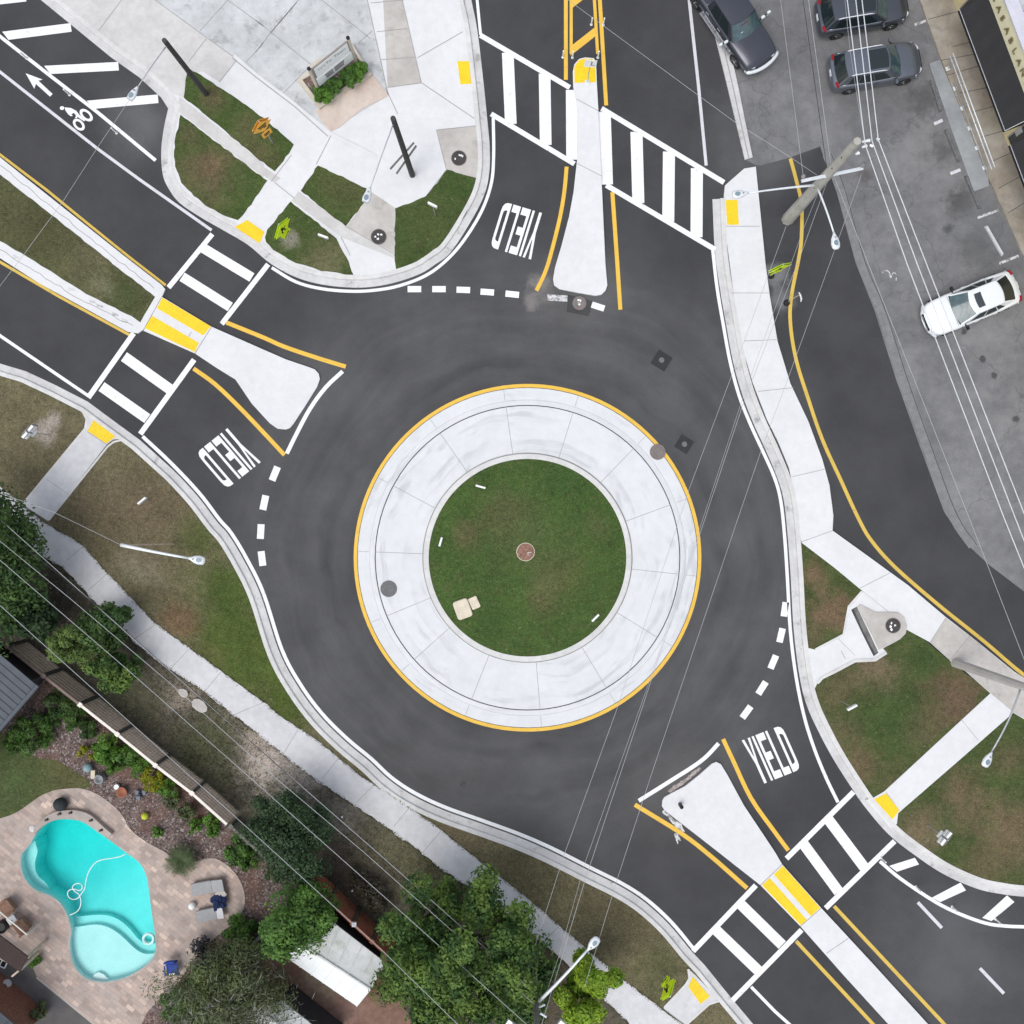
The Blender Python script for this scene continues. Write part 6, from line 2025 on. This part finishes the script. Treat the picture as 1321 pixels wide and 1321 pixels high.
# reddish dirt yard round the shed
dy = MB(); dy.poly(xy(jag(P('372,1160 392,1147 500,1236 520,1300 560,1340 560,1500 330,1500 300,1330 330,1260'), 2, 10), .1), yz + .012, patched('red_dirt', (.20, .12, .09), [(420, 1265, 24, (.23, .19, .14), .8, .8), (450, 1300, 20, (.24, .15, .12), .8, .8), (480, 1260, 22, (.12, .04, .025), .8, .7)], fine=.2, fs=4)); struct(dy.build('dirt_yard'))
# ------------------------------------------------------------------ vegetation
def leaf_mat(name, c0, c1, c2=None, rough=.55):
    b = NB(name, rough, 0, .25)
    gi = b.n.new('ShaderNodeNewGeometry')
    ri = gi.outputs['Random Per Island']
    c = b.mix(b.rng(ri, 0, 1, 0, 1, False), c0, c1)
    if c2:
        c = b.mix(b.math('MULTIPLY', b.rng(b.noise(.9, 4, .6), .42, .62), .85), c, c2)
    v = b.rng(b.noise(1.4, 3), .25, .75, .75, 1.25)
    b.col(b.scale(c, v))
    # thin leaves let a little light through
    nt = b.nt
    tl = nt.nodes.new('ShaderNodeBsdfTranslucent'); nt.links.new(b.b.inputs['Base Color'].links[0].from_socket, tl.inputs['Color'])
    mx = nt.nodes.new('ShaderNodeMixShader'); mx.inputs[0].default_value = .22
    out = [n_ for n_ in nt.nodes if n_.type == 'OUTPUT_MATERIAL'][0]
    nt.links.new(b.b.outputs[0], mx.inputs[1]); nt.links.new(tl.outputs[0], mx.inputs[2]); nt.links.new(mx.outputs[0], out.inputs['Surface'])
    return b.mat


M['leaf_dark'] = leaf_mat('dark_leaves', (0.028, 0.067, 0.020), (0.061, 0.118, 0.033), (0.090, 0.154, 0.038))
M['leaf_deep'] = leaf_mat('deep_small_leaves', (0.026, 0.058, 0.026), (0.054, 0.100, 0.041), (0.044, 0.079, 0.033))
M['leaf_mid'] = leaf_mat('mid_green_leaves', (0.038, 0.100, 0.023), (0.096, 0.192, 0.038), (0.122, 0.237, 0.045))
M['leaf_big'] = leaf_mat('mixed_green_leaves', (0.018, 0.051, 0.013), (0.070, 0.143, 0.033), (0.160, 0.250, 0.051))  # darker and paler greens also paint in clump gaps and highlights
M['leaf_lime'] = leaf_mat('yellow_green_leaves', (0.115, 0.237, 0.023), (0.243, 0.384, 0.032), (0.301, 0.435, 0.038))
M['leaf_feather'] = leaf_mat('feathery_green_leaves', (0.070, 0.128, 0.033), (0.154, 0.230, 0.058), (0.166, 0.243, 0.064))
M['leaf_grey'] = leaf_mat('grey_green_leaves', (0.070, 0.096, 0.045), (0.141, 0.160, 0.083), (0.128, 0.166, 0.058))
M['leaf_moss'] = leaf_mat('grey_hanging_strands', (.17, .18, .15), (.30, .31, .27))
M['leaf_palm'] = leaf_mat('palm_leaflets', (.050, .085, .030), (.105, .145, .055))
M['leaf_bright'] = leaf_mat('bright_green_leaves', (0.058, 0.160, 0.023), (0.154, 0.294, 0.045))
M['leaf_gold'] = leaf_mat('golden_leaves', (.200, .235, .015), (.340, .330, .025))
M['leaf_bluish'] = leaf_mat('dusky_blue_leaves', (.030, .034, .036), (.075, .080, .085))
M['bark'] = plain('grey_brown_bark', (.11, .09, .07), .95, 0, .25, 6, .2, 25, bump=.4)


def leaves_mesh(name, parent, pts, nrm, size, mat, aspect=.5, jit=.6, droop=0.0):
    n = len(pts)
    nr = nrm + rng.normal(0, jit, (n, 3)); nr[:, 2] = np.abs(nr[:, 2]) + .12
    nr /= np.linalg.norm(nr, axis=1, keepdims=True)
    rv = rng.normal(0, 1, (n, 3))
    u = np.cross(nr, rv); u /= np.linalg.norm(u, axis=1, keepdims=True) + 1e-9
    w = np.cross(nr, u)
    L = size * rng.uniform(.6, 1.35, (n, 1))
    a = pts - u * L * .5
    c = pts + u * L * .5
    c[:, 2] -= droop * L[:, 0]
    b_ = pts + w * L * aspect * .5 + nr * L * .06
    d = pts - w * L * aspect * .5 + nr * L * .06
    V = np.stack([a, b_, c, d], 1).reshape(-1, 3)
    me = bpy.data.meshes.new(name)
    me.vertices.add(4 * n); me.loops.add(4 * n); me.polygons.add(n)
    me.vertices.foreach_set('co', V.astype(np.float32).ravel())
    me.loops.foreach_set('vertex_index', np.arange(4 * n, dtype=np.int32))
    me.polygons.foreach_set('loop_start', np.arange(0, 4 * n, 4, dtype=np.int32))
    me.polygons.foreach_set('loop_total', np.full(n, 4, dtype=np.int32))
    me.materials.append(mat)
    me.update(calc_edges=True)
    o = bpy.data.objects.new(name, me); COL.objects.link(o); o.parent = parent
    return o


def crown_points(R_, Hc, n, clumps, outline=None, rc=(.22, .40)):
    """points on the shells of many clumps spread through an ellipsoid crown; local, base of crown at z=0"""
    cs = []
    k = 0
    while len(cs) < clumps and k < 5000:
        k += 1
        p = rng.uniform(-1, 1, 3)
        if p[0] ** 2 + p[1] ** 2 + p[2] ** 2 > 1:
            continue
        if rng.random() > .35 + .65 * math.sqrt(p[0] ** 2 + p[1] ** 2 + max(p[2], 0) ** 2):
            continue
        cs.append(p)
    cs = np.array(cs)
    wts = rng.uniform(.5, 1.4, len(cs))
    idx = rng.choice(len(cs), n, p=wts / wts.sum())
    cr = rng.uniform(rc[0], rc[1], len(cs))[idx]
    d = rng.normal(0, 1, (n, 3)); d /= np.linalg.norm(d, axis=1, keepdims=True)
    d[:, 2] = np.abs(d[:, 2]) * np.where(rng.random(n) < .8, 1, -1)
    r = rng.uniform(.55, 1.08, (n, 1)) * cr[:, None]
    spread = rng.uniform(.66, 1.0, len(cs))[idx][:, None]
    q = cs[idx] * spread + d * r
    pts = q * np.array([R_[0], R_[1], Hc / 2]) + np.array([0, 0, Hc / 2])
    nr = d * np.array([1, 1, 1.2]) + cs[idx] * .4
    return pts, nr, cs


def tree(name, label, cat, px, py, hmid, rx, ry, rz_deg, base_h, crown_h, n, clumps, leaf, mat, group=None, aspect=.55, trunk=.16, tint=None, rc=(.22, .40), droop=0.1, moss=0, gz=.1):
    """px,py: middle of the crown seen in the photograph at height hmid; rx, ry in photo pixels"""
    q = W(px, py, hmid)
    k = (1 - hmid / H) / S
    t = thing(name, label, cat, (q.x, q.y, gz), R(-rz_deg), group)
    pts, nr, cs = crown_points((rx * k, ry * k), crown_h, n, clumps, rc=rc)
    pts[:, 2] += base_h
    leaves_mesh('crown', t, pts, nr, leaf, mat, aspect, .55, droop)
    m = MB()
    hub = Vector((0, 0, base_h * .75 + .1))
    m.tube([(0, 0, -.2), (.03, .02, hub.z * .5), tuple(hub)], [trunk * 1.25, trunk, trunk * .85], M['bark'], 8)
    sel = cs[rng.choice(len(cs), min(len(cs), 12), replace=False)]
    for c_ in sel:
        e_ = Vector((c_[0] * rx * k * .75, c_[1] * ry * k * .75, base_h + crown_h / 2 + c_[2] * crown_h * .38))
        md_ = hub.lerp(e_, .5) + Vector((0, 0, .12 * crown_h))
        m.tube([tuple(hub), tuple(md_), tuple(e_)], [trunk * .55, trunk * .35, trunk * .12], M['bark'], 6)
    m.build('trunk', t, True)
    if moss:
        n2 = moss
        d2 = rng.normal(0, 1, (n2, 3))
        sel2 = cs[rng.choice(len(cs), n2)]
        p2 = sel2 * .85 + rng.normal(0, .16, (n2, 3))
        p2 = p2 * np.array([rx * k, ry * k, crown_h / 2]) + np.array([rx * k * .12, -ry * k * .22, base_h + crown_h * .62])
        hs2 = leaves_mesh('hanging_strand', t, p2, np.tile([0, 0, 1.0], (n2, 1)), leaf * 2.4, M['leaf_moss'], .07, .35, .25)
        hs2['kind'] = 'stuff'
    return t


TG = 'trees south-west of the roundabout'
BG = 'garden shrubs'
tree('leafy_tree', 'dark leafy tree cut by the left edge beside the sidewalk', 'tree', -8, 722, 4.0, 62, 104, -8, 1.4, 5.0, 16000, 90, .20, M['leaf_dark'], TG)
tree('leafy_tree', 'dark low tree between the left edge tree and the fence', 'tree', 38, 790, 2.2, 44, 34, 40, .6, 3.0, 3600, 30, .24, M['leaf_deep'], TG)
tree('feathery_tree', 'light feathery green small tree above the brown fence', 'tree', 86, 836, 3.4, 33, 27, 30, 1.2, 3.4, 5200, 34, .17, M['leaf_feather'], TG, .35)
tree('leafy_tree', 'dark green small tree right of the feathery one, between fence and sidewalk', 'tree', 132, 812, 2.4, 36, 40, 35, .7, 3.0, 3800, 30, .21, M['leaf_dark'], TG)
tree('leafy_tree', 'dull green bush tree below the pair of cables, right of the feathery one', 'tree', 150, 862, 2.0, 34, 28, 30, .5, 2.8, 3200, 28, .20, M['leaf_feather'] if False else M['leaf_big'], TG)
tree('round_tree', 'dense dark small-leaved round tree between the sidewalk and the fence end', 'tree', 374, 1078, 2.8, 64, 54, 30, .5, 4.4, 14000, 70, .15, M['leaf_deep'], TG, .6, rc=(.2, .32))
tree('leafy_tree', 'fresh green tree covering one end of the white shed', 'tree', 385, 1187, 4.0, 47, 56, 40, 1.8, 4.0, 11000, 60, .19, M['leaf_mid'], TG)
tree('leafy_tree', 'broad dark green tree, the largest, right of the white shed', 'tree', 588, 1238, 4.6, 112, 130, 35, 1.6, 6.2, 42000, 125, .195, M['leaf_big'], TG, trunk=.22, rc=(.11, .20))
tree('leafy_tree', 'low dark growth at the foot of the grey pole', 'tree', 682, 1278, 2.4, 38, 52, 20, .5, 3.2, 4200, 34, .24, M['leaf_dark'], TG)
tree('broom_tree', 'bright yellow-green tree in separate tufts by the lower sidewalk', 'tree', 762, 1294, 4.2, 52, 52, 0, 1.6, 3.6, 10000, 26, .19, M['leaf_lime'], TG, .55, rc=(.20, .30))
tree('weeping_tree', 'grey-green tree with pale hanging strands at the bottom edge', 'tree', 296, 1284, 3.2, 92, 70, -10, 1.0, 4.4, 17000, 80, .19, M['leaf_grey'], TG, .30, moss=800, trunk=.2)
tree('leafy_tree', 'dark brown-green thicket between the red fence and the broad tree', 'tree', 478, 1150, .6, 40, 20, 38, .05, 1.0, 1700, 30, .15, leaf_mat('dry_thicket', (.045, .042, .030), (.085, .075, .052)), TG, trunk=.05)


def shrub(label, px, py, r, h, n, leaf, mat, ry=None, name='shrub', group=BG, clumps=14, aspect=.5, rz=0):
    return tree(name, label, 'shrub', px, py, h * .7, r, ry or r, rz, .05, h, n, clumps, leaf, mat, group, aspect, .03)


shrub('green bush by the dark roof, the one farthest left in the garden', 42, 945, 27, 1.5, 1900, .24, M['leaf_mid'], 25, aspect=.25)
shrub('dark tangled bush under the fence behind the slate roof', 74, 905, 30, 1.5, 1800, .22, M['leaf_dark'], 24, aspect=.25)
shrub('spiky mid-green plant below the first white rail of the fence', 94, 925, 19, 1.2, 1200, .28, M['leaf_mid'], aspect=.14)
shrub('bright green bush with small leaves in the middle of the fence bed', 134, 967, 22, 1.5, 1900, .20, M['leaf_bright'])
shrub('deep green bush beside the bright one in the fence bed', 160, 975, 20, 1.4, 1500, .20, M['leaf_mid'])
shrub('yellow-green grassy bush, left half of the golden pair', 180, 988, 17, 1.2, 1300, .24, M['leaf_bright'], aspect=.2)
shrub('golden grassy bush, brightest in the fence bed', 196, 1006, 17, 1.2, 1500, .24, M['leaf_gold'], aspect=.18)
shrub('small golden plant near the blue-grey globe', 108, 969, 8, .6, 320, .16, M['leaf_gold'])
shrub('second small golden plant near the blue-grey globe', 122, 976, 7, .6, 280, .16, M['leaf_gold'])
shrub('thin reddish-green bush below the lattice fence', 222, 1030, 17, .9, 700, .15, M['leaf_grey'])
shrub('light green rounded bush, left of the pair by the fence end', 252, 1065, 10, .8, 800, .13, M['leaf_bright'])
shrub('light green rounded bush, upper of the pair by the fence end', 272, 1058, 10, .8, 800, .13, M['leaf_bright'])
shrub('light green rounded bush under the upper one by the fence end', 276, 1073, 10, .8, 800, .13, M['leaf_bright'])
shrub('dark green bush right of the deck bulge', 305, 1098, 21, 1.4, 2300, .18, M['leaf_mid'], 23)
shrub('dark green bush where the deck meets the side fence', 308, 1203, 23, 1.5, 2600, .18, M['leaf_mid'], 25)
shrub('dusky blue-grey bush below the loungers', 272, 1238, 26, 1.3, 2200, .17, M['leaf_bluish'])
shrub('small low plant right of the yellow-green ball', 206, 1073, 9, .5, 420, .13, M['leaf_bright'])
shrub('potted green plant at the terrace corner', 43, 1239, 9, .8, 520, .16, M['leaf_bright'])
shrub('small tree-like bush on the dark terrace', 50, 1306, 11, 1.2, 700, .15, M['leaf_grey'])
shrub('small dark plant near the side fence corner', 352, 1128, 13, .7, 520, .16, M['leaf_dark'])
shrub('low green clump under the weeping tree edge by the deck', 228, 1296, 26, 1.3, 2200, .17, M['leaf_mid'], 24)
for (x, y, r_, mt, lab) in ((20, 962, 17, 'leaf_mid', 'green bush at the left edge beside the yard grass'), (60, 932, 20, 'leaf_dark', 'dark bush between the slate roof and the fence bed'), (112, 940, 17, 'leaf_dark', 'dark bush tight under the cream fence rail'), (148, 985, 15, 'leaf_bright', 'bright green low bush in front of the deep green one'),
                         (170, 970, 15, 'leaf_bright', 'bright green bush tight under the cream fence rail'), (212, 1018, 15, 'leaf_bright', 'green bush right of the golden grassy one'), (240, 1050, 12, 'leaf_grey', 'thin grey-green bush by the dark open pot'), (320, 1110, 14, 'leaf_mid', 'small green bush near the low weathered fence'), (290, 1230, 20, 'leaf_dark', 'dark bush under the side fence beside the dusky shrub'), (262, 1262, 17, 'leaf_mid', 'green bush below the dusky blue-grey shrub')):
    shrub(lab, x, y, r_, 1.2, int(70 * r_), .19, M[mt], aspect=.3)
# shrub row in the sign planter
for (x, y, r_, lab, mt) in ((416, 121, 15, 'round clipped green shrub at the left end of the planter', 'leaf_bright'), (433, 110, 14, 'darker green plant left of the planter middle', 'leaf_mid'), (448, 100, 14, 'darker green plant right of the planter middle', 'leaf_mid'), (463, 90, 15, 'round green shrub at the right end of the planter', 'leaf_bright')):
    tt = tree('planter_shrub', lab, 'shrub', x, y, .75, r_, r_ * .8, 38, .02, .85, 2800, 26, .13, M[mt], 'shrubs in the sign planter', .4, .02, gz=.3)

# cycad / palm with arching fronds
q = W(232, 1112, .9)
t = thing('cycad_palm', 'spiky round palm with feathered fronds at the edge of the pavers', 'palm', (q.x, q.y, .1))
m = MB(); m.lathe([(.20, -.1), (.24, .3), (.16, .55), (.001, .6)], M['bark'], 12); m.build('trunk', t)
for k in range(34):
    a = k * 2.39996 + rng.uniform(-.1, .1); el = .25 + .85 * (k / 34); ln = rng.uniform(.85, 1.12)
    pts = []
    for i in range(9):
        s_ = i / 8
        r_ = ln * s_ * (1 - .35 * el * .6)
        z_ = .55 + el * .75 * s_ - 1.0 * (1.05 - el * .5) * s_ * s_ * .62
        pts.append(Vector((r_ * math.cos(a), r_ * math.sin(a), z_)))
    m = MB(); m.tube(pts, [.016 - .0014 * i for i in range(9)], M['leaf_palm'], 4)
    side_ = Vector((-math.sin(a), math.cos(a), 0)); fwd = Vector((math.cos(a), math.sin(a), 0))
    for i in range(1, 17):
        s_ = i / 17
        f = s_ * 8; i0_ = int(f); p_ = pts[i0_].lerp(pts[min(8, i0_ + 1)], f - i0_)
        wl_ = .24 * math.sin(PI * min(1, s_ * .9 + .12)) + .03
        for sg in (-1, 1):
            e_ = p_ + side_ * sg * wl_ + fwd * wl_ * .55 + Vector((0, 0, .03))
            m.add([p_ - fwd * .014, p_ + fwd * .014, e_], [(0, 1, 2)], M['leaf_palm'])
    m.build('frond', t)

# ragged grass growing over the pavement edges and tufts in the verge: one uncountable cover
def tufts(name, lines, n, z, mat, spread, size):
    P_ = []
    for (pts, s0) in lines:
        pp = [W(x, y, .12) for x, y in pts]
        seg = [(pp[i], pp[i + 1]) for i in range(len(pp) - 1)]
        ln = np.array([(b_ - a).length for a, b_ in seg]); 
        for _ in range(int(n * s0)):
            i = rng.choice(len(seg), p=ln / ln.sum())
            a, b_ = seg[i]; tt = rng.random()
            q = a.lerp(b_, tt)
            P_.append((q.x + rng.normal(0, spread), q.y + rng.normal(0, spread), z + rng.uniform(0, .05)))
    P_ = np.array(P_)
    o = leaves_mesh(name, None, P_, np.tile([0, 0, 1.0], (len(P_), 1)), size, mat, .22, .9, .1)
    o['kind'] = 'stuff'
    return o


M['grass_blade'] = leaf_mat('verge_grass_blades', (.055, .065, .024), (.115, .105, .050))
tufts('grass', [(up[2:-1], 1.0), (lo[3:-1], 1.2)], 2000, .115, M['grass_blade'], .04, .10)
# rough growth over the bare strip
P_ = []
for (x0, y0, x1, y1, wd, n_) in ((200, 860, 330, 960, 40, 900), (330, 1000, 520, 1130, 30, 1000), (60, 720, 190, 860, 24, 700), (215, 930, 320, 1030, 34, 900), (540, 1110, 700, 1215, 14, 800)):
    a = W(x0, y0, .1); b_ = W(x1, y1, .1)
    for _ in range(n_):
        q = a.lerp(b_, rng.random()); P_.append((q.x + rng.normal(0, wd / S * .5), q.y + rng.normal(0, wd / S * .5), .10 + rng.uniform(0, .05)))
WALK = [Vector(p_) for p_ in xy(up, .12) + xy(lo, .12)[::-1]]


def inside(x, y, poly):
    r_ = False
    for i in range(len(poly)):
        p_, q_ = poly[i - 1], poly[i]
        if (p_.y > y) != (q_.y > y) and x < (q_.x - p_.x) * (y - p_.y) / (q_.y - p_.y) + p_.x:
            r_ = not r_
    return r_


P_ = np.array([p_ for p_ in P_ if not inside(p_[0], p_[1], WALK)])
o = leaves_mesh('weeds', None, P_, np.tile([0, 0, 1.0], (len(P_), 1)), .13, M['grass_blade'], .25, .9, .1); o['kind'] = 'stuff'

# ------------------------------------------------------------------ light and camera
w = bpy.data.worlds.new('World'); SC.world = w; w.use_nodes = True
nt = w.node_tree
sky = nt.nodes.new('ShaderNodeTexSky'); sky.sky_type = 'NISHITA'; sky.sun_disc = False
EL, AZ = 68, 225          # sun in the south-west, high
sky.sun_elevation = R(EL); sky.sun_rotation = R(AZ)
sky.air_density = 1.0; sky.dust_density = 2.5; sky.ozone_density = 1.0
bg = nt.nodes['Background']; bg.inputs['Strength'].default_value = .15
# thin overcast: the cloud layer takes most of the blue out of the sky
hs_ = nt.nodes.new('ShaderNodeHueSaturation'); hs_.inputs['Saturation'].default_value = .42
nt.links.new(sky.outputs[0], hs_.inputs['Color']); nt.links.new(hs_.outputs[0], bg.inputs['Color'])
sl = bpy.data.lights.new('sun', 'SUN'); sl.energy = 1.0; sl.angle = R(40); sl.color = (1.0, .97, .92)
so = bpy.data.objects.new('sun', sl); COL.objects.link(so)
d = Vector((math.sin(R(AZ)) * math.cos(R(EL)), math.cos(R(AZ)) * math.cos(R(EL)), math.sin(R(EL))))
so.rotation_euler = d.to_track_quat('Z', 'Y').to_euler()
cam = bpy.data.cameras.new('camera'); co = bpy.data.objects.new('camera', cam); COL.objects.link(co)
co.location = (0, 0, H); co.rotation_euler = (0, 0, 0)
cam.sensor_width = 36; cam.lens = 18 / (CX / S / H)
cam.clip_start = .5; cam.clip_end = 1500
SC.camera = co
SC.view_settings.view_transform = 'Standard'; SC.view_settings.look = 'None'
SC.view_settings.gamma = 1; SC.view_settings.exposure = 0.40
